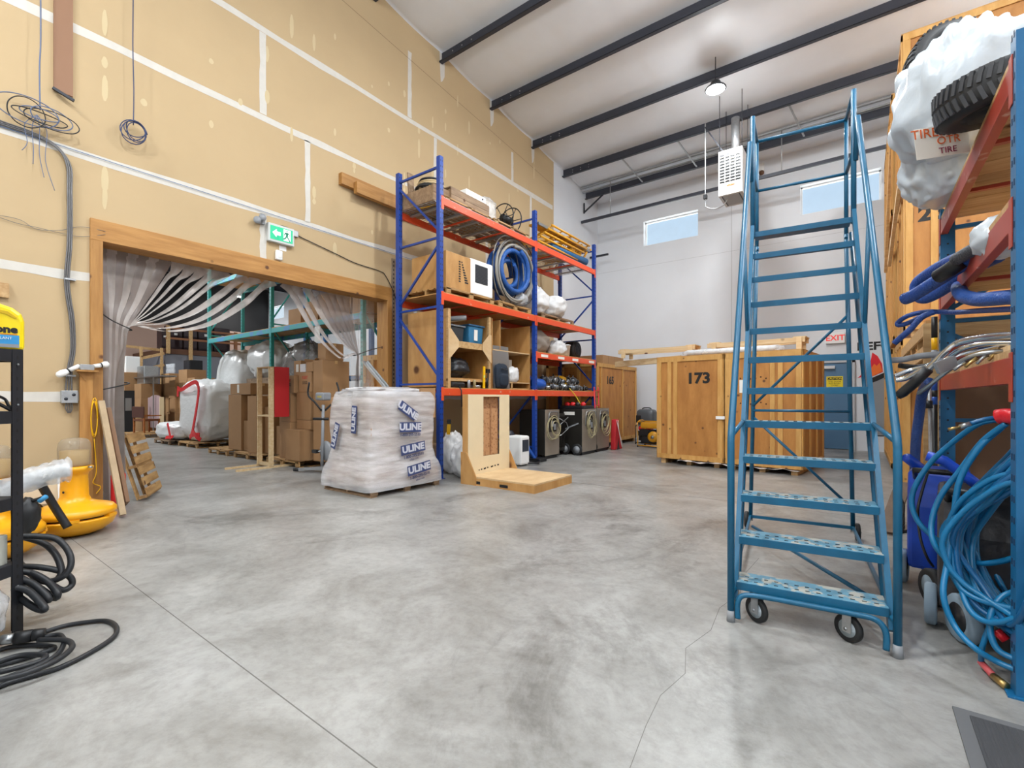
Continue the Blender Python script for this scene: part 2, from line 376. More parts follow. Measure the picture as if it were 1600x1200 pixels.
struct(MB().box(XL-.2, XL, 12.56, YB, 0, 9.1).build('wall_left_block', BLOCK)).name = 'wall_left.001'
W1 = (-5.98, -4.18, 6.575, 7.42); W2 = (-1.40, .42, 6.575, 7.42)
bw = MB()
for x0, x1, z0, z1 in [(-44, XR, 0, 6.575), (-44, XR, 7.42, 9.0), (-38.8, W1[0], 6.575, 7.42), (W1[1], W2[0], 6.575, 7.42), (W2[1], XR, 6.575, 7.42), (-44, -40.6, 6.575, 7.42)]:
    if (z0, z1) == (6.575, 7.42) and x0 == -38.8:
        for a, b_ in [(-38.8, -31.6), (-29.8, W1[0])]: bw.box(a, b_, YB, YB+.3, z0, z1)
    else: bw.box(x0, x1, YB, YB+.3, z0, z1)
bw.mt(1)
for x in (-3.2, 1.9, -9.5): bw.box(x, x+.012, YB-.002, YB, 0, zc(YB))
bw.mt(1).box(-7.7, XR, YB-.0015, YB, 5.9, 5.906)
struct(bw.build('wall_back', [BLOCK, mat('block_seam', '#a5a5a4', .8)]))
BEIGE = mat('beige_wall_paint', '#bb9c8c', .8)
struct(MB().box(XR, XR+.2, YF, YB, 0, 10.8).build('wall_right', BLOCK))
struct(MB().box(-44, XR, YF-.2, YF, 0, 10.8).build('wall_front', BLOCK))
struct(MB().box(-44.2, -44, YF, YB, 0, 10.8).build('wall_far', BEIGE)).name = 'wall_end'
VINYL = mat('window_vinyl', '#f2f2f2', .4); GLASS = film('window_glass', '#dfeeff', .04, .06, rough=.02, bump=0)
for i, (x0, x1, z0, z1) in enumerate([W1, W2, (-31.6, -29.8, 6.575, 7.42), (-40.6, -38.8, 6.575, 7.42)]):
    wn = thing('window_%d' % (i+1), 'high horizontal window with a white frame showing blue sky', 'window', (0, 0, 0)); wn['kind'] = 'structure'
    f = MB(); t_ = .045; ya, yb = YB+.17, YB+.24
    f.box(x0, x1, ya, yb, z1-t_, z1).box(x0, x1, ya, yb, z0, z0+t_).box(x0, x0+t_, ya, yb, z0, z1).box(x1-t_, x1, ya, yb, z0, z1)
    f.box(x0, x1, YB, ya, z1-.006, z1).box(x0, x0+.006, YB, ya, z0, z1).box(x1-.006, x1, YB, ya, z0, z1).box(x0, x1, YB-.01, ya, z0, z0+.006)
    f.build('window_frame', VINYL, wn); MB().box(x0+t_, x1-t_, ya+.03, ya+.036, z0+t_, z1-t_).build('pane', GLASS, wn)
# ---- steel door, caution sheet
DBLUE = mat('door_blue_paint', '#4f7596', .45, var=.06)
d = thing('door_1', 'blue steel exit door with a closer in the white back wall', 'door', (-.66, YB, 0)); d['kind'] = 'structure'
MB().box(-1.13, -.2, YB-.05, YB-.012, .02, 2.36).build('door_leaf', DBLUE, d, bevel=.004, world=True)
MB().box(-1.19, -1.13, YB-.08, YB, 0, 2.43).box(-.2, -.14, YB-.08, YB, 0, 2.43).box(-1.19, -.14, YB-.08, YB, 2.36, 2.43).build('door_frame', mat('door_frame_paint', '#b9bcc0', .5), d, world=True)
MB().box(-.98, -.58, YB-.12, YB-.05, 2.2, 2.28).build('door_closer', mat('closer_silver', '#c7cacc', .4, metal=.3), d, world=True)
cs = MB().box(-.775, -.40, YB-.054, YB-.051, 1.70, 1.99).build('caution_sheet', mat('caution_yellow', '#e8cf1c', .5), None)
tag(cs, 'yellow CAUTION sheet taped on the blue steel door', 'sign')
K = mat('black_print', '#111111', .6)
MB().box(-.75, -.425, YB-.0555, YB-.054, 1.89, 1.97).build('header_bar', K, cs)
text('lettering', 'CAUTION', .075, frame((-.5875, YB-.0565, 1.93), (1, 0, 0), (0, 0, 1)), mat('sign_yellow', '#f0d820', .5), cs, off=.001)
text('lettering', 'THIS DOOR', .055, frame((-.5875, YB-.0555, 1.845), (1, 0, 0), (0, 0, 1)), K, cs)
text('lettering', 'MUST BE KEPT', .042, frame((-.5875, YB-.0555, 1.79), (1, 0, 0), (0, 0, 1)), K, cs)
text('lettering', 'CLOSED', .042, frame((-.5875, YB-.0555, 1.74), (1, 0, 0), (0, 0, 1)), K, cs)
ex = thing('exit_sign', 'white EXIT sign with red letters above the blue door', 'sign', (-.55, YB, 2.9))
MB().box(-.79, -.36, YB-.07, YB, 2.89, 3.17).build('housing', WHITE, ex, bevel=.006, world=True)
text('lettering', 'EXIT', .21, frame((-.575, YB-.0715, 3.03), (1, 0, 0), (0, 0, 1)), mat('exit_red', '#e83a34', .5, emit=.35), ex, off=.004, world=True)
# ---- painted house picture on the back wall
hs = thing('wall_decal', 'wall decal reading BEFORE above a burning house outline, behind the ladder', 'wall graphic', (.3, YB, .4))
F_ = lambda x, z: frame((x, YB-.003, z), (1, 0, 0), (0, 0, 1))
text('lettering', 'BEFORE', .29, F_(-.1, 2.76), K, hs, off=.01, sx=1.12, align='LEFT', world=True)
def decal(nm, poly, m, dy=.002): MB(frame((0, YB-dy, 0), (1, 0, 0), (0, 0, 1))).prism(poly, -.001, .001).build(nm, m, hs, world=True)
decal('house_wall', [(.12, .43), (1.4, .43), (1.4, 2.3), (.68, 2.13), (.14, 1.85)], mat('decal_grey', '#8f9194', .7))
decal('outline', [(.10, .40), (1.4, .40), (1.4, .43), (.12, .43), (.14, 1.85), (.11, 1.85)], K, .004)
decal('roof_line', [(.0, 1.83), (.05, 1.72), (.35, 1.86), (.7, 2.06), (1.4, 2.4), (1.4, 2.52), (.7, 2.18), (.3, 1.97)], K, .006)
FR = mat('flame_red', '#e0182b', .6); FO = mat('flame_orange', '#f2701d', .6)
decal('flame', [(.2, 1.95), (.16, 2.2), (.2, 2.42), (.23, 2.6), (.34, 2.5), (.43, 2.3), (.45, 2.08)], FR, .007)
decal('flame', [(.2, 1.95), (.18, 2.15), (.27, 2.3), (.32, 2.24), (.38, 2.32), (.44, 2.1)], FO, .009)
decal('flame', [(.52, 2.1), (.5, 2.25), (.6, 2.38), (.66, 2.5), (.72, 2.3), (.7, 2.17)], FR, .007)
decal('flame', [(.52, 2.1), (.54, 2.2), (.64, 2.28), (.7, 2.17)], FO, .009)
decal('flame', [(-.09, 1.93), (.0, 1.96), (.08, 1.9), (.08, 2.02), (.03, 2.2), (-.02, 2.0)], FR, .007)
# ---- roof lining: white quilt between the purlins
def roof(x0, x1, m, name, sag=.07):
    def fn(u, v):
        x = x0+(x1-x0)*u; y = YF+(YB-YF)*v; k = ((y-7.69)/1.83) % 1
        q = 4*k*(1-k); s_ = ((x+7.7)/1.22) % 1; seam = min(s_, 1-s_)*1.22
        return (x, y, zc(y)+.02-sag*q*(.75+.25*min(1, seam/.12)))
    return struct(MB().grid(fn, int((x1-x0)/.1), 130, thick=.02).build(name, m))
QUILT = mat('white_roof_lining', '#e2e5ea', .38, var=.03, vs=2)
roof(XL, XR, QUILT, 'ceiling')
struct(MB().add([(XR+.2, YF-.2, zc(YF)+.3), (-44.2, YF-.2, zc(YF)+.3), (-44.2, YB+.3, zc(YB)+.3), (XR+.2, YB+.3, zc(YB)+.3)], [(0, 1, 2, 3)]).build('ceiling_deck', DKSTEEL, solid=.05)).name = 'ceiling.002'
PUR = mat('purlin_paint', '#33353f', .5, var=.12, vs=3)
PY = [7.69-1.83*k for k in range(7, 0, -1)]+[7.69, 9.49, 11.39, 13.15]
for i, y in enumerate(PY):
    zt = zc(y)+.01; zb = zt-.27
    lab = {13.15: 'dark steel roof purlin nearest the unit heater, farthest full one', 11.39: 'dark steel roof purlin just behind the glowing lamp', 9.49: 'dark steel roof purlin, second from the top of the picture', 7.69: 'dark steel roof purlin crossing the top edge by the tan wall'}.get(y, '%s dark steel roof purlin counted from the wall behind the camera, overhead' % ['first', 'second', 'third', 'fourth', 'fifth', 'sixth', 'seventh', 'eighth'][min(i, 7)])
    b_ = MB()
    b_.box(XL+.01, XR, y-.004, y+.004, zb, zt).box(XL+.01, XR, y-.09, y+.004, zb, zb+.008).box(XL+.01, XR, y-.004, y+.08, zt-.008, zt).box(XL+.01, XR, y-.09, y-.084, zb, zb+.03)
    o = b_.build('roof_purlin', PUR); tag(o, lab, 'roof beam', 'dark roof purlins')
    s_ = MB()
    for k in range(3):
        for dz in (.09, .16): s_.cyl((XL+.35+k*.28, y-.012, zb+dz), (XL+.35+k*.28, y-.003, zb+dz), .014, n=8)
    s_.build('bolt', GALV, o)
# eave purlin, pipe rail and struts in front of the back wall
o = MB().box(-7.6, XR, 14.5, 14.51, 8.2, 8.42).box(-7.6, XR, 14.42, 14.51, 8.2, 8.21).build('eave_purlin', PUR); tag(o, 'dark steel eave purlin close to the back wall', 'roof beam')
for dz, y, lab in ((8.47, 14.2, 'upper galvanised strut channel beside the eave purlin'), (8.39, 14.35, 'lower galvanised strut channel beside the eave purlin')):
    o = MB().box(-7.65, XR, y, y+.07, dz, dz+.045).build('strut_channel', GALV); tag(o, lab, 'strut channel', 'galvanised strut channels')
o = MB().beam((-7.66, 14.3, 7.38), (XR, 14.3, 7.38), .06, .085).build('rail', PUR); tag(o, 'dark steel rail hung across the back wall above the windows', 'rail')
for x in (-6.6, -1.7): MB().cyl((x, 14.3, 7.38), (x, 14.3, zc(14.3)), .012, n=6).build('hanger_rod', GALV, o)
o = MB().beam((-7.66, 14.5, 8.1), (-7.66, 14.5, 7.75), .04, .04).beam((-7.66, 14.5, 7.78), (-6.9, 14.5, 8.25), .04, .04).build('knee_brace', DKSTEEL); tag(o, 'small dark angle brace under the eave purlin in the corner', 'bracket')
for x, y in ((-5.55, 13.6), (-1.2, 13.9), (-3.9, 13.8)):
    o = MB().beam((x-.25, 13.2, zc(13.2)-.1), (x, 14.4, 8.22), .04, .02).build('purlin_brace', GALV)
    tag(o, {-5.55: 'light steel brace between purlins near the left corner', -1.2: 'light steel brace between purlins above the ladder', -3.9: 'light steel brace between purlins left of the heater'}[x], 'brace', 'light purlin braces')
# ---- timber frame of the opening
HB = .3
struct(MB().box(-8.0, -7.66, 1.578, 6.24, 3.37, 3.635).build('trim_1', HEADER, bevel=.004), 'orange-brown timber header over the wide opening')
JM = wood('jamb_timber', '#b18145', '#9b6b33', scale=(10, 10, 1), knots=3)
struct(MB().box(-8.0, -7.66, 1.578, 1.70, 0, 3.37).build('trim_2', JM, bevel=.004), 'left timber jamb of the opening')
struct(MB().box(-8.0, -7.66, 6.13, 6.24, 0, 3.37).build('trim_3', JM, bevel=.004), 'right timber jamb of the opening')
# ================================================================ FAR WAREHOUSE shell
DECK = mat('dark_roof_deck', '#3a3b40', .6, var=.4, vs=.6)
def deck(u, v):
    x = -44+(44-7.9)*u; y = YF+(YB-YF)*v
    return (x, y, zc(y)-.0+.03*math.sin(x*8))
roof(-44, -7.9, mat('shaded_roof_lining', '#3b3937', .6, var=.5, vs=.5), 'ceiling.001', .1)  # white lining coloured dark, its dim lighting put into the colour
for k, x in enumerate((-12.5, -17.5, -22.5, -27.5, -32.5, -38)):
    o = MB().box(x-.09, x+.09, YF, YB, 7.65, 7.67).box(x-.09, x+.09, YF, YB, 8.1, 8.12).box(x-.01, x+.01, YF, YB, 7.67, 8.1).build('roof_girder', PUR)
    tag(o, ['first', 'second', 'third', 'fourth', 'fifth', 'sixth'][k]+' steel girder from the opening under the roof beyond the strip curtain', 'roof beam', 'roof girders beyond the curtain')
for k, y in enumerate((14, 12, 10, 8, 6, 4, 2)):
    o = MB().box(-44, -7.9, y-.04, y+.04, zc(y)-.3, zc(y)-.05).build('roof_joist', PUR)
    tag(o, ['first', 'second', 'third', 'fourth', 'fifth', 'sixth', 'seventh'][k]+' roof joist from the white back wall in the room beyond the curtain', 'roof beam', 'roof joists beyond the curtain')
for k, (x, y, p) in enumerate([(-11, 2, 110), (-11, 9.5, 110), (-15.5, 5, 140), (-15.5, -2, 130), (-20, 2.5, 420), (-25, 2, 650), (-35, -3, 400), (-21, 12, 200), (-30, 13, 120)]):  # added lamps, stronger where the far goods came out dark
    high_bay(x, y, 7.4 if x > -20 else 7.5, p, ['first', 'second', 'third', 'fourth', 'fifth', 'sixth', 'seventh', 'eighth', 'ninth'][k]+' nearest LED lamp to the opening, added to light the room beyond the curtain', 'lamps added beyond the curtain', zvis=True)
# ================================================================ builders shared by several zones
def pallet(loc, rz, L, W, label, group=None, m=None, h=.14):
    m = m or PALW
    t = thing('pallet', label, 'pallet', loc, rz, group)
    n = max(4, int(W/.15)); b = MB()
    for i in range(n):
        y = -W/2+W*(i+.5)/n; b.cb((rnd(-.004, .004), y, h-.009), (L, W/n*.72, .018))
    b.build('deck_boards', m, t)
    for y in (-W/2+.02, 0, W/2-.02):
        s_ = MB()
        for x in (-L/2+.06, 0, L/2-.06): s_.cb((x, y, h/2), (.11, .038 if abs(y) < .01 else .04, h-.05))
        s_.box(-L/2, L/2, y-.02, y+.02, h-.045, h-.018); s_.build('stringer', m, t)
    b = MB()
    for i in range(3): b.cb((-L/2+.05+(L-.1)*i/2, 0, .009), (.1, W, .018))
    b.build('bottom_boards', m, t)
    return t
def rack(name, label, loc, rz, s, ys, depth, H, levels, cu, cbm, group=None, braces=None, holes=True, pw=.085, bh=.125):
    """pallet rack: frames at the local y values ys; x runs into the rack by s*depth; levels = [(bay, z_top, deck)]"""
    t = thing(name, label, 'shelving', loc, rz, group)
    slot = mat('slot_dark', '#0b1b3c', .6)
    for y in ys:
        for x in (0, depth-pw):
            x0, x1 = sorted((s*x, s*(x+pw))); b = MB()
            b.box(x0, x1, y-pw/2, y+pw/2, 0, H)
            if holes:
                b.mt(1); xf = s*x-.001*s
                for k in range(int(H/.1)):
                    for dy in (-.02, .02): b.cb((xf, y+dy, .12+k*.1), (.002, .012, .03))
            b.mt(0).box(x0-.03, x1+.03, y-pw/2-.02, y+pw/2+.02, 0, .008)
            b.build('upright', [cu, slot], t)
        zs = braces or [.3, 1.65, 3.0, 4.2, 5.43]
        xa, xb = s*pw*.5, s*(depth-pw*.5)
        for k, z in enumerate(zs):
            MB().beam((xa, y, z), (xb, y, z), .035, .035).build('brace', cu, t)
            if k < len(zs)-1:
                z2 = zs[k+1]; a, c = (xb, xa) if (len(zs)-k) % 2 else (xa, xb)
                MB().beam((a, y, z+.1), (c, y, z2-.1), .035, .035).build('brace', cu, t)
    for bay, z, deck in levels:
        y0, y1 = ys[bay]+pw/2, ys[bay+1]-pw/2
        for x, sd in ((0, 1), (depth-.05, 0)):
            x0, x1 = sorted((s*x, s*(x+.05))); b = MB().box(x0, x1, y0, y1, z-bh, z)
            xo = sorted((s*(x-.006 if sd else x+.05), s*(x if sd else x+.056)))
            b.box(xo[0], xo[1], y0-.05, y0+.012, z-bh-.09, z+.02).box(xo[0], xo[1], y1-.012, y1+.05, z-bh-.09, z+.02)
            b.build('beam', cbm, t, bevel=.004)
        xi, xj = sorted((s*.05, s*(depth-.05)))
        if deck == 'wire':
            n = 2
            for k in range(n):
                ya, yb = y0+(y1-y0)*k/n+.01, y0+(y1-y0)*(k+1)/n-.01; b = MB()
                for i in range(11): x = xi-.04+(xj-xi+.08)*i/10; b.box(x-.003, x+.003, ya, yb, z+.004, z+.01)
                for i in range(24): y = ya+(yb-ya)*i/23; b.box(xi-.05, xj+.05, y-.003, y+.003, z+.001, z+.007)
                for i in range(3): y = ya+(yb-ya)*(i+.5)/3; b.box(xi, xj, y-.03, y+.03, z-.03, z)
                b.mt(0); b.build('wire_deck', GALV, t)
        elif deck == 'ply': MB().box(xi-.04, xj+.04, y0+.01, y1-.01, z, z+.018).build('plywood_deck', PLY, t)
        elif deck == 'plank':
            n = int((y1-y0)/.24)
            for k in range(n): MB().box(xi-.045, xj+.045, y0+(y1-y0)*k/n+.004, y0+(y1-y0)*(k+1)/n-.004, z, z+.036).build('deck_plank', PINE, t)
        if deck in ('plank', 'ply', 'wire'):
            for k in range(2): yy = y0+(y1-y0)*(k+1)/3; MB().box(xi, xj, yy-.02, yy+.02, z-.06, z-.035).build('cross_bar', cbm, t)
    return t
def box_frame(b, L, W, H, tr=.07, th=.02, mid=()):      # trims on a box centred at x,y with base z=0 (b = MB)
    for x in (-L/2, L/2):
        for y in (-W/2, W/2):
            b.cb((x-math.copysign(tr/2, x), y+math.copysign(th/2, y), H/2), (tr, th, H)); b.cb((x+math.copysign(th/2, x), y-math.copysign(tr/2, y)+math.copysign(th, y), H/2), (th, tr, H))
    for z in (tr/2, H-tr/2):
        for y in (-W/2, W/2): b.cb((0, y+math.copysign(th/2, y), z), (L-2*tr, th, tr))
        for x in (-L/2, L/2): b.cb((x+math.copysign(th/2, x), 0, z), (th, W-2*tr+.03, tr))
TAPE_P = mat('packing_tape', '#c9a36f', .3); LBL = mat('paper_label', '#e6e3dc', .6); INK = mat('box_ink', '#4a3a2c', .8); INKR = mat('red_box_ink', '#b5402f', .8)
def carton(loc, rz, L, W, H, label, group=None, m=None, tape=True, lab=None, printed=None, open_=False):
    t = thing('cardboard_box', label, 'box', loc, rz, group)
    b = MB().box(-L/2, L/2, -W/2, W/2, 0, H); b.build('carton_body', m or CARD, t, bevel=.004)
    if tape: MB().box(-L/2-.0015, L/2+.0015, -.03, .03, H-.06, H+.0015).build('tape', TAPE_P, t)
    if lab: x, z, w_, h_ = lab; MB().box(x-w_/2, x+w_/2, -W/2-.002, -W/2-.0005, z-h_/2, z+h_/2).build('paper_label', LBL, t)
    if printed:
        z = H*.72
        for k, (s_, sz, mm) in enumerate(printed): text('print', s_, sz, frame((0, -W/2-.0015, z-k*sz*1.15), (1, 0, 0), (0, 0, 1)), mm, t, off=.002)
    if open_:
        for sx_ in (-1, 1): MB().beam((sx_*L/2, 0, H), (sx_*(L/2+.09), 0, H+.07), W*.96, .004).build('flap', m or CARD, t)
    return t
def coil(c, r0, wraps, r, axis='z', jit=.03, seed=1, step=.03, n=20, sq=1, start=0):
    """points of a loosely wound hose"""
    g = random.Random(seed); pts = []; N = int(wraps*n); ph = [g.uniform(0, 6) for _ in range(6)]
    for i in range(N+1):
        a = start+2*PI*i/n; q = i/n
        rr = r0*(1+jit*math.sin(q*1.7+ph[0])+jit*.6*math.sin(a*2+ph[1]+q*.6)); h_ = step*q+jit*r0*.6*math.sin(q*2.3+ph[2]); dx = jit*r0*math.sin(q*1.1+ph[3]); dy = jit*r0*math.cos(q*1.3+ph[4])
        u, v = rr*math.cos(a)+dx, rr*sq*math.sin(a)+dy
        p = {'z': (u, v, h_), 'x': (h_, u, v), 'y': (u, h_, v)}[axis]
        pts.append(Vector(c)+Vector(p))
    return pts
def wheel(b, c, r, w_, axis='x', hub=.45, n=24):        # tyre (slot 0) and hub (slot 1) on MB b
    M = Matrix.Translation(Vector(c)) @ {'x': Matrix.Rotation(PI/2, 4, 'Y'), 'y': Matrix.Rotation(PI/2, 4, 'X'), 'z': Matrix()}[axis]
    b.mt(0).lathe([(r*.62, -w_*.42), (r*.9, -w_*.5), (r, -w_*.3), (r, w_*.3), (r*.9, w_*.5), (r*.62, w_*.42)], M, n)
    b.mt(1).lathe([(0, -w_*.5), (r*.2, -w_*.5), (r*.25, -w_*.3), (r*.6, -w_*.3), (r*.63, -w_*.44)], M, n).lathe([(r*.63, w_*.44), (r*.6, w_*.3), (r*.25, w_*.3), (r*.2, w_*.5), (0, w_*.5)], M, n)
    return b
def vault(loc, rz, L, W, H, label, num=None, group=None, stiles=(), numx=0, numy=.43, foot=.11, side_bats=2):
    """plywood storage vault with applied battens: face towards local -y, base at z=foot"""
    t = thing('storage_vault', label, 'wooden crate', loc, rz, group)
    MB().box(-L/2, L/2, -W/2, W/2, foot, H).build('plywood_box', VAULT, t)
    tr = .09; th = .022
    def bat(x0, x1, z0, z1, y=-W/2): MB().box(x0, x1, y-th if y < 0 else y, y if y < 0 else y+th, z0, z1).build('batten', VAULT_TR, t, bevel=.002)
    bat(-L/2, L/2, foot, foot+tr*1.1); bat(-L/2, L/2, H-tr*1.1, H)
    for x in (-L/2, L/2-tr): bat(x, x+tr, foot+tr*1.1, H-tr*1.1)
    for x in stiles: bat(x-tr*.45, x+tr*.45, foot+tr*1.1, H-tr*1.1)
    for s_ in (-1, 1):
        for k in range(side_bats+2):
            y = -W/2+tr/2+(W-tr)*k/(side_bats+1); x0, x1 = sorted((s_*L/2, s_*(L/2+th)))
            MB().box(x0, x1, y-tr/2, y+tr/2, foot, H).build('batten', VAULT_TR, t)
        for z in (foot, H-tr): MB().box(*sorted((s_*L/2, s_*(L/2+th))), -W/2, W/2, z, z+tr).build('batten', VAULT_TR, t)
    MB().box(-L/2-.02, L/2+.02, -W/2-.02, W/2+.02, H, H+.015).build('lid', PLY, t)
    for x in (-L/2+.12, 0, L/2-.12): MB().box(x-.05, x+.05, -W/2+.02, W/2-.02, 0, foot).build('skid', PINE, t)
    if num: text('number', num, .3, frame((numx, -W/2-.002, H-numy), (1, 0, 0), (0, 0, 1)), K, t, off=.012, sx=1.1)
    return t
def lumpy_bag(name, label, cat, loc, d, m, seed, group=None, amp=.16, fr=2.2, pw=.85, rid=.12, nu=44, nv=26, rz=0, knot=False):
    b = MB().blob((0, 0, d[2]*.47), d, amp, fr, seed, nu, nv, pw, flat=0, rid=rid)
    if knot: b.blob((d[0]*.05, 0, d[2]*.99), (d[0]*.2, d[1]*.2, d[2]*.24), .3, 3, seed+5, 16, 10)
    o = b.build(name, m); o.location = loc; o.rotation_euler = (0, 0, rz); tag(o, label, cat, group); return o
BAGW = mat('white_poly_bag', '#dcdcdc', .35, bump=.6, bs=7, var=.08, vs=5)
WRAP = film('stretch_wrap', '#dcd8d4', .35, .8, 4, .2, .8, 16, (1, 1, 4))
CLEAR = film('clear_plastic', '#dfe3e8', .25, .6, 3, .15, .7, 14)
BLKBAG = mat('black_bag', '#1c1e23', .4, bump=.7, bs=8)
ordn = ['first', 'second', 'third', 'fourth', 'fifth', 'sixth', 'seventh', 'eighth', 'ninth', 'tenth', 'eleventh', 'twelfth', 'thirteenth', 'fourteenth', 'fifteenth', 'sixteenth', 'seventeenth', 'eighteenth', 'nineteenth', 'twentieth', 'twenty-first', 'twenty-second', 'twenty-third', 'twenty-fourth', 'twenty-fifth', 'last']
# ================================================================ BLUE AND ORANGE RACK ON THE LEFT WALL
RX = -5.85; RD = 1.16
rack('pallet_rack', 'tall blue pallet rack with orange beams standing along the tan left wall', (RX, 0, 0), 0, -1, [5.84, 8.80, 11.72], RD, 5.6,
     [(0, 4.9, 'wire'), (0, 3.24, 'ply'), (0, 1.57, 'ply'), (1, 4.9, 'wire'), (1, 3.24, 'ply'), (1, 2.43, 'ply'), (1, 1.57, 'ply')], BLUE, ORANGE)
S5, S3, S2, S1 = 4.912, 3.26, 2.45, 1.59
# --- top shelf, near bay
pallet((-6.48, 6.72, S5), PI/2, 1.3, 1.0, 'pallet under the weathered timber box on the rack top shelf', 'pallets on the rack')
def slat_crate(loc, rz, L, W, H, label, m, name='timber_crate', planks=2):
    t = thing(name, label, 'wooden crate', loc, rz)
    for y in (-W/2, W/2-.03): 
        for k in range(planks): MB().box(-L/2, L/2, y, y+.03, H*k/planks+.003, H*(k+1)/planks-.003).build('side_plank', m, t)
    for x in (-L/2, L/2-.03): MB().box(x, x+.03, -W/2+.03, W/2-.03, 0, H-.02).build('end_panel', m, t)
    MB().box(-L/2+.03, L/2-.03, -W/2+.03, W/2-.03, 0, .02).build('base', m, t)
    return t
c_ = slat_crate((-6.42, 6.86, S5+.14), PI/2, 1.1, .7, .24, 'weathered brown timber box on the pallet on the rack top shelf', GREYWOOD)
MB().box(-.55, .5, -.33, .33, .24, .265).build('lid', GREYWOOD, c_)
o = MB().box(-.3, .3, -.26, .26, 0, .13).build('body', WHITE, bevel=.01)
t = thing('white_case', 'long white metal case lying on top of the weathered timber box', 'case', (-6.4, 7.1, S5+.42), PI/2); o.parent = t
MB().cyl((.18, -.262, .07), (.18, -.275, .07), .016, n=10).build('latch', BLACK, t)
c_ = slat_crate((-6.55, 6.18, S5+.02), PI/2, .55, .85, .3, 'old plank bin with coiled hoses at the near end of the rack top shelf', GREYWOOD, 'plank_bin')
for k in range(3):
    o = MB().tube(coil((0, 0, 0), .26-.03*k, 2.6, .022, 'z', .06, k+3, .03), .022, 8).build('hose_coil', [BLACK, mat('tan_hose', '#c5ae85', .5), BLACK][k]); o.location = (-6.5, 6.2, S5+.36+.055*k)
    tag(o, ['lowest black hose coil on the plank bin on the rack top', 'tan hose coil between black ones on the plank bin', 'upper black hose coil on the plank bin on the rack top'][k], 'hose', 'hose coils on the rack top')
ROPE = mat('yellow_rope', '#e5b52a', .7)
o = MB().tube(spline([(-6.3, 5.98, S5+.35), (-6.25, 6.0, S5+.1), (-6.2, 6.05, S5+.04), (-6.1, 5.99, S5+.2), (-6.05, 6.0, S5+.4), (-6.12, 6.05, S5+.04), (-6.7, 5.96, S5+.02), (-6.8, 5.97, S5+.3)], 6), .009, 6).build('yellow_rope', ROPE); tag(o, 'loose yellow rope hanging over the plank bin on the rack top', 'rope')
o = MB().beam((-6.78, 6.0, S5+.02), (-6.84, 6.0, S5+.72), .14, .03).build('grey_board', GREYWOOD); tag(o, 'grey board standing upright behind the yellow rope on the rack top', 'board')
for k, (y0_, y1_, z) in enumerate([(5.05, 6.35, 5.42), (5.3, 6.9, 5.32)]):
    o = MB().box(-7.7+.1*k, -7.6+.1*k, y0_, y1_, z-.11, z+.1).build('lumber', HEADER); tag(o, ['longer end of orange timber sticking out past the rack toward the opening', 'orange timber lying against the wall behind the rack top'][k], 'lumber')
    o['label'] = ['orange timber fixed to the tan wall whose end sticks out left of the rack', 'second orange timber behind the rack top, half hidden by the first'][k]
# wrapped bundle, reel on second pallet
pallet((-6.45, 8.05, S5), PI/2, 1.2, 1.0, 'pallet under the black cable reel on the rack top shelf', 'pallets on the rack')
t = thing('wrapped_bundle', 'bundle of white panels in clear film beside the black reel', 'bundle', (-6.6, 7.78, S5+.14))
MB().box(-.25, .25, -.16, .16, 0, .5).build('panels', mat('cream_panel', '#d9cbb5', .6), t); MB().blob((0, 0, .31), (.62, .42, .66), .1, 3, 4, 30, 18, .5, flat=0).build('film_cover', CLEAR, t)
t = thing('cable_reel', 'empty black wire cable reel standing on the rack top shelf', 'cable reel', (-6.35, 8.36, S5+.14+.32))
for s_ in (-1, 1):
    b = MB().torus((0, s_*.15, 0), .3, .013, 'y', 36, 6)
    for k in range(6): a = PI*k/3; b.cyl((.05*math.cos(a), s_*.15, .05*math.sin(a)), (.3*math.cos(a), s_*.15, .3*math.sin(a)), .009, n=6)
    b.build('reel_side', BLACK, t)
MB().cyl((0, -.15, 0), (0, .15, 0), .09, n=14).build('reel_core', BLACK, t)
# --- top shelf, far bay: folded yellow scaffold, blue roll, small stands
SY = mat('scaffold_yellow', '#e0a01c', .4, var=.2, vs=8)
def scaf(loc, rx, label, L=1.8, n=4):
    t = thing('folded_scaffold', label, 'scaffold frame', loc); t.rotation_euler = (0, rx, 0)
    for x in (-.45, .45): MB().tube([(x, -L/2, 0), (x, L/2, 0)], .024, 8).build('side_rail', SY, t)
    for k in range(n+1): MB().tube([(-.45, -L/2+.05+(L-.1)*k/n, 0), (.45, -L/2+.05+(L-.1)*k/n, 0)], .018, 8).build('rung', SY, t)
    MB().tube([(-.45, -L/2, 0), (.45, 0, .01), (-.45, L/2, 0)], .014, 6).build('cross_brace', SY, t)
    return t
for k in range(5):
    scaf((-6.35+.03*k, 9.85+.12*k, S5+.1+.075*k), R(4-5*k), ['lowest', 'second', 'middle', 'fourth', 'topmost'][k]+' yellow scaffold frame of the pile on the rack top shelf', 1.9)
t = thing('scaffold_plank', 'yellow and silver scaffold plank lying across the yellow frames', 'scaffold plank', (-6.0, 10.2, S5+.42))
MB().box(-.12, .12, -1.3, 1.2, 0, .045).build('plank_body', SY, t, bevel=.005); MB().box(.12, .15, -1.3, 1.2, -.01, .05).build('side_rail', STEEL, t)
o = MB().tube([(-5.98, 9.6, S5+.13), (-5.94, 11.3, S5+.13)], .1, 14).tube([(-6.2, 9.7, S5+.1), (-6.16, 11.2, S5+.1)], .08, 12).build('tarp_roll', mat('tarp_blue', '#1d5a8c', .5, bump=.5, bs=12), None); tag(o, 'rolled blue tarpaulin under the yellow scaffold frames', 'tarpaulin')
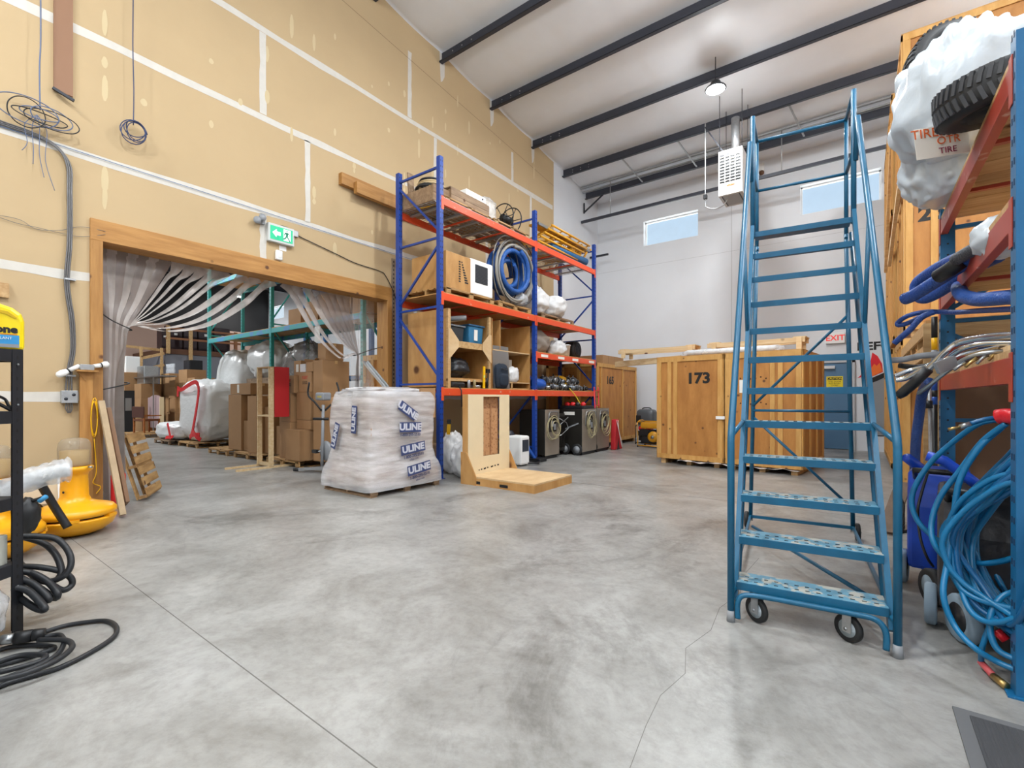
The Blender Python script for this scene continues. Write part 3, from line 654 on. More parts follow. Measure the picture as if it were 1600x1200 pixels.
for k in range(3):
    t = thing('folding_trestle', ['folded yellow trestle nearest the scaffold pile at the far rack end', 'middle folded yellow trestle at the far rack end', 'folded yellow trestle at the farthest corner of the rack top'][k], 'trestle', (-6.4, 10.85+.24*k, S5+.012), 0, 'folded yellow trestles')
    for x in (-.4, .4): MB().beam((x, -.2, 0.01), (x, .22, .5), .03, .05).build('leg', SY, t)
    MB().beam((-.5, .22, .5), (.5, .22, .5), .05, .05).build('top_bar', SY, t); MB().beam((-.4, 0, .24), (.4, 0, .24), .03, .04).build('stretcher', SY, t)
# --- second shelf, near bay
pallet((-6.48, 6.72, S3), PI/2, 1.35, 1.1, 'pallet under the plywood box on the second shelf', 'pallets on the rack')
t = thing('plywood_box', 'plywood box with a dark printed mark on the second shelf of the rack', 'wooden crate', (-6.4, 6.38, S3+.14), PI/2)
MB().box(-.33, .33, -.45, .45, 0, .64).build('panels', PLY, t, bevel=.004)
b = MB()
for k in range(9): b.box(.07+.012*k-.045*0, .1+.02*k, -.4525, -.4515, .5-.045*k+.0, .53-.045*k)
for k in range(9): b.box(.0, .05, -.4525, -.4515, .5-.045*k, .525-.045*k)
b.build('printed_mark', K, t)
t = thing('air_scrubber', 'white square metal box with a black louvred grille on the second shelf', 'air cleaner', (-6.25, 7.04, S3+.14), PI/2)
MB().box(-.33, .33, -.3, .3, 0, .66).build('housing', WHITE, t, bevel=.01)
b = MB().box(-.2, .17, -.304, -.3, .22, .57)
b.mt(1)
for k in range(12): b.box(-.2, .17, -.31, -.302, .235+k*.028, .247+k*.028)
b.build('grille', [BLACK, mat('grille_grey', '#3e434c', .5)], t)
MB().torus((-.332, 0, .5), .05, .015, 'x', 18, 6).build('handle', BLACK, t)
pallet((-6.48, 8.14, S3), PI/2, 1.15, 1.1, 'pallet under the great blue hose coil on the second shelf', 'pallets on the rack')
HB_ = mat('duct_hose_blue', '#17529c', .45, bump=.8, bs=60); HG = mat('grey_hose', '#8a867e', .5)
o = MB().tube(coil((-6.35, 8.12, S3+.86), .47, 5.2, .055, 'x', .05, 5, .09, 26), .05, 10).build('blue_hose', HB_); tag(o, 'great upright coil of ribbed blue hose on the second shelf', 'hose')
o = MB().tube(coil((-6.2, 8.1, S3+.83), .3, 3.2, .05, 'x', .08, 15, .05, 24), .045, 8).build('blue_hose', HB_); tag(o, 'smaller inner coil of ribbed blue hose inside the great coil', 'hose')
o = MB().tube(coil((-6.02, 8.2, S3+.84), .62, 2.3, .03, 'x', .06, 8, .05, 28), .032, 8).build('grey_hose', HG); tag(o, 'grey hose looped around the blue coil on the second shelf', 'hose')
for k in range(3):
    o = MB().tube(coil((-6.03+.01*k, 7.85+.17*k, S3+.78+.05*k), .42+.1*k, 1.2, .01, 'x', .1, 20+k, .05, 28, 1.35-.1*k), .012, 6).build('cable', [BLACK, HG, BLACK][k]); tag(o, ['black cable looped over the blue hose coil, nearest the white box', 'thin grey cable looped over the blue hose coil', 'black cable looped over the far side of the blue hose coil'][k], 'cable')
lumpy_bag('plastic_bundle', 'clear plastic bundle lying beside the blue hose coil', 'bundle', (-6.15, 8.46, S3+.14), (.5, .45, .35), CLEAR, 3)
# --- second shelf, far bay
pallet((-6.5, 10.0, S3), PI/2, 1.5, 1.05, 'pallet under the white bags on the second shelf of the far bay', 'pallets on the rack', GREYWOOD)
lumpy_bag('white_bag', 'white plastic bag nearest the rack post on the second shelf', 'bag', (-6.25, 9.35, S3+.14), (.65, .6, .62), BAGW, 11, 'white bags on the second shelf', knot=True)
lumpy_bag('white_bag', 'white plastic bag farther along on the second shelf of the rack', 'bag', (-6.25, 10.05, S3+.14), (.8, .72, .56), BAGW, 12, 'white bags on the second shelf')
t = thing('wrapped_roll', 'tall fabric roll in clear film standing behind the white bags', 'roll', (-6.7, 9.6, S3+.14))
MB().lathe([(.22, 0), (.22, 1.0), (.2, 1.02)], n=20).build('roll_core', mat('roll_cloth', '#b9aca2', .8), t); MB().blob((0, 0, .55), (.55, .55, 1.2), .1, 3, 6, 30, 18, .6, flat=0).build('film_cover', CLEAR, t)
# --- third shelf, far bay
lumpy_bag('white_bag', 'white plastic bag on the orange shelf with white labels', 'bag', (-6.15, 10.15, S2), (.5, .5, .4), BAGW, 31)
t = thing('bucket', 'white plastic bucket under the white bag on the labelled shelf', 'bucket', (-6.2, 10.62, S2)); MB().lathe([(0, 0), (.14, 0), (.17, .3), (.18, .3), (.18, .32), (0, .32)], n=20).build('bucket_body', WHITE, t); MB().torus((0, 0, .3), .175, .006, 'z', 20, 5).build('rim', GREYP, t)
lumpy_bag('canvas_bag', 'large grey brown canvas bag filling the labelled shelf behind the rack post', 'bag', (-6.4, 9.4, S2), (.8, .95, .6), mat('canvas_taupe', '#8c8177', .8, bump=.4, bs=6), 33)
o = [x for x in bpy.data.objects if x.name.startswith('pallet_rack')][0]
for y in (9.0, 9.75, 10.45, 11.35): MB().box(-5.8495, -5.848, y, y+.3, 2.34, 2.4).build('shelf_label', LBL, o, world=True)
t = thing('round_fan', 'black round drum fan at the far end of the labelled shelf', 'fan', (-6.3, 11.25, S2+.24)); MB().lathe([(.23, -.15), (.24, -.1), (.24, .1), (.23, .15)], Matrix.Rotation(PI/2, 4, 'Y'), 26).build('drum', BLACK, t); MB().torus((.15, 0, 0), .12, .01, 'x', 20, 5).torus((.15, 0, 0), .2, .008, 'x', 20, 5).build('guard', BLACK, t)
# --- first shelf, near bay: octagon-cornered plywood crate, shelf box
t = thing('gusseted_crate', 'open plywood crate with angled corner gussets on the first orange shelf', 'wooden crate', (-5.97, 6.69, S1))
Lc = 1.22; Wc = 1.0; Hc = 1.42
for s_ in (-1, 1): MB().box(-Wc, 0, *sorted((s_*Lc/2, s_*(Lc/2-.02))), .02, Hc).build('side_panel', PLY, t)
MB().box(-Wc-.02, -Wc, -Lc/2, Lc/2, .02, Hc).build('back_panel', PLY, t)
for z in (.16, .76): MB().box(-Wc, 0, -Lc/2+.02, Lc/2-.02, z, z+.02).build('shelf', PLY, t)
for s_ in (-1, 1):
    MB().box(0, .04, *sorted((s_*Lc/2, s_*(Lc/2-.07))), 0, Hc).build('front_post', PINE, t)
    g = MB(frame((.0405, 0, 0), (0, 1, 0), (0, 0, 1))); e = Lc/2-.001
    pl = [(s_*e, .5), (s_*(e-.01), .5), (s_*(e-.27), .74), (s_*(e-.27), .87), (s_*(e-.07), 1.06), (s_*e, 1.06)]
    g.prism(pl if s_ < 0 else pl[::-1], 0, .012).build('gusset', PLY_PALE, t)
MB().box(0, .035, -Lc/2+.2, Lc/2-.2, .74, .86).build('cross_rail', PINE, t)
MB().box(0, .035, -Lc/2, Lc/2, .12, .16).build('bottom_rail', PINE, t)
def tote(nm, label, loc, rz, L, W, H, m, lm, lab=True):
    t = thing(nm, label, 'storage tote', loc, rz); b = MB(); a = .88
    b.add([(-L/2*a, -W/2*a, 0), (L/2*a, -W/2*a, 0), (L/2*a, W/2*a, 0), (-L/2*a, W/2*a, 0), (-L/2, -W/2, H), (L/2, -W/2, H), (L/2, W/2, H), (-L/2, W/2, H)], [(3, 2, 1, 0), (4, 5, 6, 7), (0, 1, 5, 4), (1, 2, 6, 5), (2, 3, 7, 6), (3, 0, 4, 7)])
    b.build('tub', m, t, bevel=.015); MB().box(-L/2-.02, L/2+.02, -W/2-.02, W/2+.02, H, H+.03).box(-L/2+.03, L/2-.03, -W/2+.03, W/2-.03, H+.03, H+.04).build('tote_lid', lm, t, bevel=.008)
    if lab: MB().beam((-.02, -W/2*.985-.002, H*.35), (-.02, -W/2-.004, H*.85), .1, .003, up=(0, -1, 0)).build('sticker', LBL, t)
    return t
tote('storage_tote', 'dark lidded tote inside the top of the gusseted crate', (-6.25, 6.42, S1+.78), PI/2, .44, .4, .36, mat('tote_grey', '#33373b', .5), mat('tote_lid_grey', '#6b7076', .5), False)
tote('storage_tote', 'blue storage tote with a white sticker inside the gusseted crate', (-6.22, 6.97, S1+.78), PI/2, .42, .38, .42, mat('tote_blue', '#2f6f95', .5), mat('tote_lid_blue', '#27567a', .5))
o = MB().cyl((-6.3, 6.3, S1+1.28), (-5.98, 6.62, S1+1.33), .045, n=14).build('pipe_offcut', GREYP); tag(o, 'short grey pipe lying above the dark tote in the gusseted crate', 'pipe')
lumpy_bag('black_bag', 'black bag slumped in the lower half of the gusseted crate', 'bag', (-6.35, 6.55, S1+.18), (.7, .75, .42), BLKBAG, 41)
# small things on the shelf lip
for k, (y, c__, h_) in enumerate([(6.62, '#a9acb0', .13), (6.78, '#a99a72', .14)]):
    t = thing('spray_can', ['grey spray can on the shelf under the gusseted crate', 'tan spray can right of the grey one under the gusseted crate'][k], 'spray can', (-5.915, y, S1)); MB().lathe([(0, 0), (.03, 0), (.03, h_), (.022, h_+.015), (0, h_+.018)], n=14).build('can_body', mat('can_%d' % k, c__, .35, metal=.3), t)
t = thing('spirit_level', 'bright yellow spirit level standing on the shelf and leaning on the crate', 'spirit level', (-5.885, 7.02, S1+.004)); MB().beam((0, 0, 0), (.0, .01, .42), .05, .02, up=(1, 0, 0)).build('level_body', YEL, t); MB().box(.011, .013, -.015, .02, .2, .25).build('vial_window', mat('vial', '#c8e08a', .2), t)
t = thing('bar_clamp', 'black bar clamp leaning beside the yellow level', 'clamp', (-5.885, 7.13, S1)); MB().beam((0, 0, 0), (0, .03, .38), .02, .012).build('bar', DKSTEEL, t); MB().box(-.02, .02, -.03, .06, .3, .38).build('jaw', BLACK, t); MB().cyl((0, -.02, .06), (0, -.02, .2), .018, n=10).build('handle', BLACK, t)
o = MB().box(-.1, .1, -.17, .17, 0, .1).build('power_tool_case', BLACK, bevel=.03); o.location = (-5.98, 6.32, S1+.001); tag(o, 'small black tool pouch at the near end of the first shelf', 'tool bag')
MB().tube([(.11, -.02, .03), (.17, -.02, -.05), (.165, 0, -.35)], .012, 6, fl=.4).build('strap', BLACK, o)
b = MB().lathe([(0, 0), (.11, 0), (.12, .05), (.1, .05), (.09, .015), (0, .015)], n=20); o = b.build('metal_dish', STEEL); o.location = (-5.99, 6.87, S1); tag(o, 'shallow metal dish behind the yellow level', 'dish')
# shelf box to the right
t = thing('plywood_shelf_box', 'open plywood shelf unit at the far end of the first shelf in the near bay', 'shelf unit', (-5.98, 8.07, S1))
L2 = 1.36
for s_ in (-1, 1): MB().box(-1.0, 0, *sorted((s_*L2/2, s_*(L2/2-.02))), 0, 1.42).build('side_panel', PLY, t)
MB().box(-1.02, -1.0, -L2/2, L2/2, 0, 1.42).build('back_panel', PLY, t)
for z in (.13, .78): MB().box(-1.0, 0, -L2/2+.02, L2/2-.02, z, z+.02).build('shelf', PLY_PALE, t)
MB().box(-.02, .0, -.02, .02, 0, .13).box(-.02, 0, -L2/2+.02, L2/2-.02, 0, .02).build('plinth', PINE, t)
MB().box(-.9, 0, -.42, -.40, .8, 1.42).build('divider', PLY, t)
o = MB().box(-.01, .01, -.27, .27, 0, .88).build('metal_sheet', STEEL); o.location = (-5.95, 7.67, S1+.002); o.rotation_euler = (0, R(-3), 0); tag(o, 'bare sheet of metal leaning in front of the plywood shelf unit', 'metal sheet')
NAVY = mat('navy_fabric', '#1d2836', .85, bump=.3, bs=10)
t = thing('backpack', 'dark navy backpack leaning on the metal sheet', 'backpack', (-5.915, 7.62, S1+.002)); t.scale = (.8, .9, .9)
MB().blob((-.02, 0, .28), (.22, .42, .58), .06, 2, 3, 30, 20, .6, flat=0).build('pack_body', NAVY, t); MB().blob((.06, 0, .2), (.14, .32, .3), .05, 2, 5, 24, 14, .6).build('front_pocket', NAVY, t)
MB().tube([(.1, -.1, .45), (.13, 0, .42), (.1, .1, .45)], .012, 6).build('strap', BLACK, t)
t = thing('board', 'pale board standing behind the grey bag in the plywood shelf unit', 'board', (-6.2, 8.12, S1+.15)); MB().box(-.01, .01, -.22, .22, 0, .5).build('panel', mat('pale_grey_board', '#c2beb6', .6), t)
lumpy_bag('grey_bag', 'crumpled grey and white bag on the lower level of the plywood shelf unit', 'bag', (-6.03, 8.15, S1+.15), (.22, .36, .34), BAGW, 51)
# --- first shelf, far bay clutter
DKB = mat('tool_blue', '#1a50a8', .4)
t = thing('flood_fan', 'blue drum at the near end of the cluttered shelf', 'blower', (-6.05, 9.15, S1+.13)); MB().lathe([(.12, -.2), (.13, -.16), (.13, .16), (.1, .2)], Matrix.Rotation(PI/2, 4, 'X'), 20).build('drum', DKB, t)
GSTEEL = mat('scuffed_alloy', '#70757c', .4, metal=.6)
rg = random.Random(9)
CL = [('air_tool', 'compressor part', GSTEEL), ('pump_head', 'pump part', BLACK), ('valve_body', 'valve', STEEL), ('motor', 'motor', DKSTEEL)]
for k in range(26):
    nm, ct, m = CL[k % 4]; kk = k % 14; up = k//14; y = 9.3+kk*.17+.08*up; x = -5.99-rg.uniform(0, .16)-.1*up; r_ = rg.uniform(.06, .095)
    t = thing(nm, '%s on the cluttered far first shelf, number-less piece %s' % (ct, k), ct, (x, y, S1+.001+r_*1.05+.17*up), rg.uniform(0, 3), 'parts on the cluttered shelf')
    t['label'] = ['bare alloy', 'black rubber coated', 'polished steel', 'dark painted'][k % 4]+' '+ct+', '+ordn[kk]+' from the middle post, '+('upper' if up else 'lower')+' row of shelf parts'
    b = MB().lathe([(r_*.5, -.11), (r_, -.09), (r_, .02), (r_*.7, .05), (r_*.7, .1), (r_*.3, .12)], Matrix.Rotation(PI/2, 4, 'X'), 14); b.build('casing', m, t)
    MB().torus((0, -.05, 0), r_*1.02, .008, 'y', 14, 5).build('ring', STEEL, t)
    MB().cyl((0, 0, r_*.6), (.03, .05, r_*1.6), .014, n=8).build('spout', STEEL if m != STEEL else BLACK, t)
t = thing('work_lamp', 'yellow round dome on the cluttered shelf behind the alloy parts', 'lamp', (-6.35, 10.6, S1+.22)); MB().blob((0, 0, 0), (.4, .7, .36), .06, 2, 3, 26, 14, .9).build('dome', YEL, t); MB().box(-.2, .2, -.3, .3, -.22, -.15).build('foot', BLACK, t)
for k, (y, z) in enumerate([(10.8, .02), (10.4, .03)]):
    o = MB().tube(coil((-6.02, y, S1+z), .16, 3, .012, 'z', .12, 60+k, .02), .011, 6).build('cable_coil', BLACK); tag(o, ['black cable coil on the cluttered shelf nearest the rack end', 'black cable coil on the cluttered shelf, farther from the rack end'][k], 'cable')
t = thing('hand_truck', 'red hand truck leaning on the far end post of the rack', 'hand truck', (-5.7, 11.62, 0)); 
for y in (-.12, .12): MB().tube([(0, y, .05), (-.08, y, 1.7)], .016, 8).build('side_rail', RED, t)
for z in (.4, .8, 1.2, 1.6): MB().beam((-.03*z, -.12, z), (-.03*z, .12, z), .03, .03).build('crossbar', RED, t)
MB().box(-.02, .2, -.14, .14, 0.002, .02).build('toe_plate', DKSTEEL, t)
o = MB().tube(spline([(-5.85, 10.3, S1+.05), (-5.78, 10.5, S1-.15), (-5.7, 10.75, 1.1), (-5.6, 10.9, .75), (-5.56, 11.0, .55)], 8), .012, 8).build('yellow_hose', mat('hose_yellow', '#e2c739', .5)); tag(o, 'yellow hose hanging from the cluttered shelf down to the steel dehumidifiers', 'hose')
# ================================================================ WRAPPED LOAD, STAND, MACHINES UNDER THE RACK
pallet((-6.075, 4.775, 0), PI/2, 1.32, 1.16, 'pallet under the film wrapped cardboard load', None, GREYWOOD)
t = thing('wrapped_load', 'film wrapped pallet load with dark blue printed film beside the blue rack', 'wrapped pallet load', (-6.075, 4.775, .14))
MB().box(-.5, .5, -.6, .6, 0, 1.27).box(-.56, .56, -.66, .66, 0, .16).build('carton_stack', CARD, t, bevel=.01)
MB().box(.5, .53, .3, .62, .95, 1.42).box(.1, .5, .6, .63, 1.05, 1.42).build('loose_flap', CARD, t)
def uw(u, v):                                        # film skirt pulled over the stack, crinkled
    a = u*2*PI; k = 5
    c_, s_ = math.cos(a), math.sin(a); r = (abs(c_)**(2*k)+abs(s_)**(2*k))**(-1/(2*k))
    z = v*1.36; fl_ = .1*max(0, 1-z/.3)**.7+.035*max(0, math.sin(v*9))
    hw, hd = .54+fl_, .64+fl_
    n_ = mnoise.noise(Vector((c_*3, s_*3, z*3)))*.03+mnoise.noise(Vector((c_*1.5+4, s_*1.5, z*30)))*.008
    sh = 1-.12*max(0, (z-.95)/.4)*(1 if c_ < .2 else .2)
    return (c_*r*hw*sh*(1+n_), s_*r*hd*sh*(1+n_), z+.0-(.06 if v < .02 else 0))
MB().grid(uw, 120, 60).build('film_wrap', film('pallet_wrap', '#efeff2', .4, .68, 2.2, .12, .6, 34, (1, 1, 7)), t)
MB().blob((-.03, 0, 1.35), (.98, 1.16, .16), .2, 4, 8, 40, 14, .6).build('film_top', film('pallet_wrap', '#fff', .3, .8), t)
NB = mat('print_navy', '#33426f', .5); NW = mat('print_white', '#c4c6d0', .5)
lf = lambda y, z, x=.60: frame((x, y, z), (0, 1, 0), (0, 0, 1))
for k, (y, z, w_, tl, x) in enumerate([(.0, 1.07, .36, -.55, .585), (.05, .82, .42, -.03, .585), (.09, .5, .48, .1, .6), (.13, .2, .46, .12, .69)]):
    M_ = lf(y, z, x) @ Matrix.Rotation(tl, 4, 'Z')
    bnr = MB(M_).box(-w_/2, w_/2, -.075, .075, 0, .002).build('printed_banner', NB, t)
    text('lettering', 'ULINE', .135, M_ @ Matrix.Translation((0, 0, .004)), NW, bnr, off=.006, sx=1.18)
    if k: text('lettering', '1-800-295-5510', .062, M_ @ Matrix.Translation((0, -.115, .001)), NB, bnr, off=.001)
    if k > 1: text('lettering', 'uline.com', .045, M_ @ Matrix.Translation((0, -.165, .001)), NB, bnr)
for x, z, tl in ((-.22, .7, 1.25), (.2, .95, 1.5)):
    M_ = frame((x, -.705+(.03 if z > .9 else 0), z), (1, 0, 0), (0, 0, 1)) @ Matrix.Rotation(tl, 4, 'Z')
    bnr = MB(M_).box(-.2, .2, -.06, .06, 0, .002).build('printed_banner', NB, t); text('lettering', 'ULINE', .11, M_ @ Matrix.Translation((0, 0, .004)), NW, bnr, off=.005, sx=1.15)
o = MB().beam((-6.2, 4.9, 1.58), (-6.55, 4.75, 2.0), .07, .03).beam((-6.2, 4.97, 1.58), (-6.55, 4.82, 2.0), .02, .05).build('metal_bar', STEEL); tag(o, 'pair of steel angle bars leaning up behind the film wrapped load', 'metal bar')
# wooden stand
t = thing('display_stand', 'L-shaped wooden display stand with a low plywood platform on the concrete', 'display stand', (-3.83-.7, 6.27, 0))
CRM = mat('cream_board', '#e2cfaa', .6, var=.04); OSB = mat('brown_osb', '#a5764f', .8, mottle=('#7d5233', 22, .55), var=.2, vs=30)
MB().box(-.6, .7, -.55, .55, .115, .14).build('platform_top', PLY_PALE, t, world=False, bevel=.002)
p_ = MB()
MB().box(-.6, .7, -.55, -.53, 0, .115).box(-.6, .7, .53, .55, 0, .115).box(.68, .7, -.53, .53, 0, .115).build('skirt', PLY, t)
for x in (-.5, .05): MB().box(x, x+.16, -.5515, -.548, .025, .07).build('fork_slot', BLACK, t)
MB().box(-.72, -.6, -.55, -.5, 0, 1.46).box(-.72, -.6, .5, .55, 0, 1.46).box(-.72, -.6, -.5, .5, 1.42, 1.46).build('back_frame', PLY, t)
MB().box(-.602, -.585, -.55, .55, .14, .42).box(-.602, -.585, -.55, -.18, .42, 1.46).box(-.602, -.585, .27, .55, .42, 1.46).box(-.602, -.585, -.18, .27, 1.425, 1.46).build('face_board', CRM, t)
MB().box(-.66, -.64, -.2, .29, .4, 1.43).build('back_board', OSB, t); MB().box(-.64, -.6, .03, .05, .42, 1.3).build('centre_strip', OSB, t)
MB().box(-.64, -.62, -.16, .25, .42, 1.22).build('inner_sheet', mat('osb_light', '#b98a60', .8, mottle=('#94673f', 25, .55)), t)
for y in (-.57, .55): MB(frame((0, y+.02, 0), (1, 0, 0), (0, 0, 1))).prism([(-.74, 0), (-.42, 0), (-.42, .14), (-.62, .52), (-.74, .52)], 0, .02).build('side_gusset', PLY, t)
b = MB()
for k, y in enumerate([-.3, -.24, -.17, -.13, -.08, .02, .06, .12, .2]): b.box(-.5845, -.5835, y, y+.02+.01*(k % 3), .19+.004*k, .215+.004*k)
b.build('black_marks', K, t)
# white sacks
lumpy_bag('white_sack', 'full white sack on the floor between the rack post and the wooden stand', 'sack', (-5.62, 6.25, 0), (.52, .58, .66), BAGW, 71, rid=.2)
lumpy_bag('white_sack', 'slumped white sack leaning behind the full one by the rack post', 'sack', (-6.15, 6.45, 0), (.5, .5, .78), BAGW, 72, rid=.2)
o = MB().box(-.06, .06, -.04, .04, 0, .3).build('yellow_tool', YEL, bevel=.02); o.location = (-6.0, 6.05, .72); o.rotation_euler = (0, .5, .3)
bpy.data.objects.remove(o)
t = thing('yellow_torch', 'small yellow tool body leaning above the white sacks under the rack', 'tool', (-6.12, 6.28, .74)); MB().beam((0, 0, 0), (.08, -.06, .2), .06, .05).build('body', YEL, t); MB().beam((.08, -.06, .2), (.1, -.08, .26), .07, .06).build('head', BLACK, t)
# under the near bay
t = thing('space_heater', 'white portable appliance standing behind the wooden stand', 'appliance', (-5.75, 7.98, 0)); MB().box(-.18, .18, -.16, .16, .02, .62).build('housing', WHITE, t, bevel=.04); MB().box(.181, .186, -.11, .11, .3, .54).build('dark_panel', mat('smoke_panel', '#363c46', .2), t)
for s_ in (-1, 1): MB().cyl((s_*.12, -.1, .0), (s_*.12, .1, .0), .02, n=8).build('foot', BLACK, t)
def vac(loc, rz, label):
    t = thing('carpet_machine', label, 'cleaning machine', loc, rz)
    MB().blob((0, 0, .32), (.5, .42, .5), .12, 3, 5, 26, 16, .7).build('tank', BLACK, t); MB().lathe([(.16, .5), (.18, .56), (.1, .68), (0, .7)], n=20).build('motor_cap', DKSTEEL, t)
    [wheel(MB(), (.2, q*.22, .12), .12, .05, 'y').build('wheel', [RUB, GREYP], t) for q in (-1, 1)]
    MB().tube([(-.1, -.12, .45), (-.3, -.12, .95), (-.3, .12, .95), (-.1, .12, .45)], .014, 8).build('handle', STEEL, t)
    return t
vac((-6.25, 7.6, 0), .3, 'black cleaning machine with a steel handle under the near bay of the rack')
vac((-6.3, 8.35, 0), 1.2, 'black cleaning machine beside the middle rack post')
t = thing('floor_tool', 'blue floor tool slanting beside the middle rack post', 'floor tool', (-5.8, 8.45, .06)); MB().beam((0, .2, .0), (-.15, -.12, .5), .12, .07).build('blue_cover', DKB, t, bevel=.02); MB().box(-.1, .2, .08, .4, -.06, .02).build('head', BLACK, t, bevel=.01)
o = MB().tube(coil((-5.62, 8.3, .02), .16, 2.2, .014, 'z', .15, 77, .02), .012, 6).build('black_cable', BLACK); tag(o, 'black cable loosely coiled on the floor left of the middle rack post', 'cable')
t = thing('wood_pallet_end', 'low timber crate pushed under the back of the near bay', 'wooden crate', (-6.6, 6.9, 0)); MB().box(-.3, .3, -.6, .6, .1, .5).build('panels', GREYWOOD, t); MB().box(-.3, .3, -.5, -.4, 0, .1).box(-.3, .3, .4, .5, 0, .1).build('skid', GREYWOOD, t)
# stainless machines under the far bay
STN = mat('stainless', '#968a7c', .35, metal=.35, var=.12, vs=3); STD = mat('dark_casing', '#2a2723', .4, metal=.2, var=.2, vs=3)
CORD = mat('cream_cord', '#b3a77f', .5)
def dehum(loc, W, label, side=True, group='steel dehumidifiers under the rack', wheel_=True):
    t = thing('dehumidifier', label, 'dehumidifier', loc, 0, group); D = .72; H = 1.13
    MB().box(-D, 0, -W/2+.01, W/2, .09, H).build('casing', STD, t, bevel=.01)
    MB().box(0, .012, -W/2, W/2, .08, H).build('steel_face', STN, t, bevel=.004)
    MB().tube([(.03, -W*.34, .72), (.05, -W*.34, H-.1), (.05, -W*.26, H-.05), (.05, W*.26, H-.05), (.05, W*.34, H-.1), (.03, W*.34, .72)], .013, 8).build('handle', STEEL, t)
    MB().box(.0125, .03, -.15, .15, .62, .98).build('control_recess', mat('recess_dark', '#26221e', .6), t, bevel=.006); MB().box(.03, .05, -.1, .0, .74, .86).box(.03, .045, .03, .1, .66, .8).build('control_knobs', GREYP, t)
    MB().tube(coil((.05, 0, .72), .2, 4, .012, 'x', .22, int(W*50), .012, 20, 1.25), .008, 6).build('cord', CORD, t)
    if wheel_:
        for q in (-1, 1): wheel(MB(), (-.12, q*(W/2+.035), .14), .14, .05, 'y').build('wheel', [RUB, GREYP], t)
    MB().box(-D+.02, -D+.1, -W/2+.05, W/2-.05, 0, .09).build('foot', BLACK, t); MB().box(-.1, -.02, -W/2+.05, W/2-.05, .0, .09).build('foot', BLACK, t)
    return t
dehum((-5.78, 9.36, 0), .62, 'steel faced dehumidifier nearest the middle rack post, black tube hanging on it', wheel_=False)
t = thing('axial_dryer', 'dark ribbed wheeled unit with a folded handle between the steel dehumidifiers', 'dehumidifier', (-5.9, 9.93, 0))
b = MB().box(-.5, 0, -.22, .22, .12, 1.02)
for k in range(8): b.box(0, .02, -.2+k*.055, -.18+k*.055, .2, .95)
b.build('ribbed_casing', STD, t); [wheel(MB(), (-.02, q*.27, .14), .14, .05, 'y').build('wheel', [RUB, GREYP], t) for q in (-1, 1)]
MB().tube([(.02, -.2, .95), (.12, .1, .8), (.14, .16, .66), (.03, .0, .5), (.03, -.2, .48)], .012, 6).tube([(.03, -.18, .7), (.12, .18, .93)], .012, 6).build('handle', STEEL, t)
d3 = dehum((-5.47, 10.62, 0), .76, 'steel faced dehumidifier with a black tray on top and yellow hose on its face')
dehum((-5.50, 11.45, 0), .72, 'steel faced dehumidifier farthest along, beside the numbered crate')
MB().box(-.5, -.2, -.3855, -.383, .98, 1.06).build('white_tag', LBL, d3); MB().cyl((-.55, -.374, .32), (-.55, -.385, .32), .025, n=10).build('plug', WHITE, d3)
MB().beam((-.68, -.374, .55), (-.1, -.374, .78), .02, .03, up=(0, 0, 1)).build('trim_strip', GREYP, d3)
t = thing('parts_tray', 'black tray of red and yellow fittings on top of the steel dehumidifier', 'tray', (-5.8, 10.6, 1.131)); MB().box(-.33, .33, -.3, .3, 0, .08).build('tray_body', BLACK, t, bevel=.015)
for k in range(5): MB().blob((-.2+.1*k, -.15+.1*(k % 3), .11), (.14, .12, .12), .2, 3, k, 12, 8).build('fitting', [RED, RED, YEL, BLACK, RED][k], t)
t = thing('folding_caddy', 'red folded fabric caddy with white straps against the last dehumidifier', 'bag', (-5.42, 12.08, 0))
MB(frame((0, 0, 0), (0, 1, 0), (0, 0, 1))).prism([(-.22, .0), (.26, .0), (.22, .12), (.06, .5), (.02, .82), (-.16, .82), (-.2, .5)], -.05, .09).build('fabric_body', mat('red_fabric', '#b81d25', .6, bump=.4, bs=8), t, bevel=.02)
MB(frame((0, 0, 0), (0, 1, 0), (0, 0, 1))).prism([(-.1, .0), (.06, .0), (-.02, .3)], .088, .095).build('black_patch', BLACK, t)
for k in range(2): MB().tube(spline([(.09, -.14+.1*k, .8), (.11, -.02, .5), (.11, .1+.06*k, .2), (.1, .2, .06)], 5), .008, 6).build('strap', LBL, t)
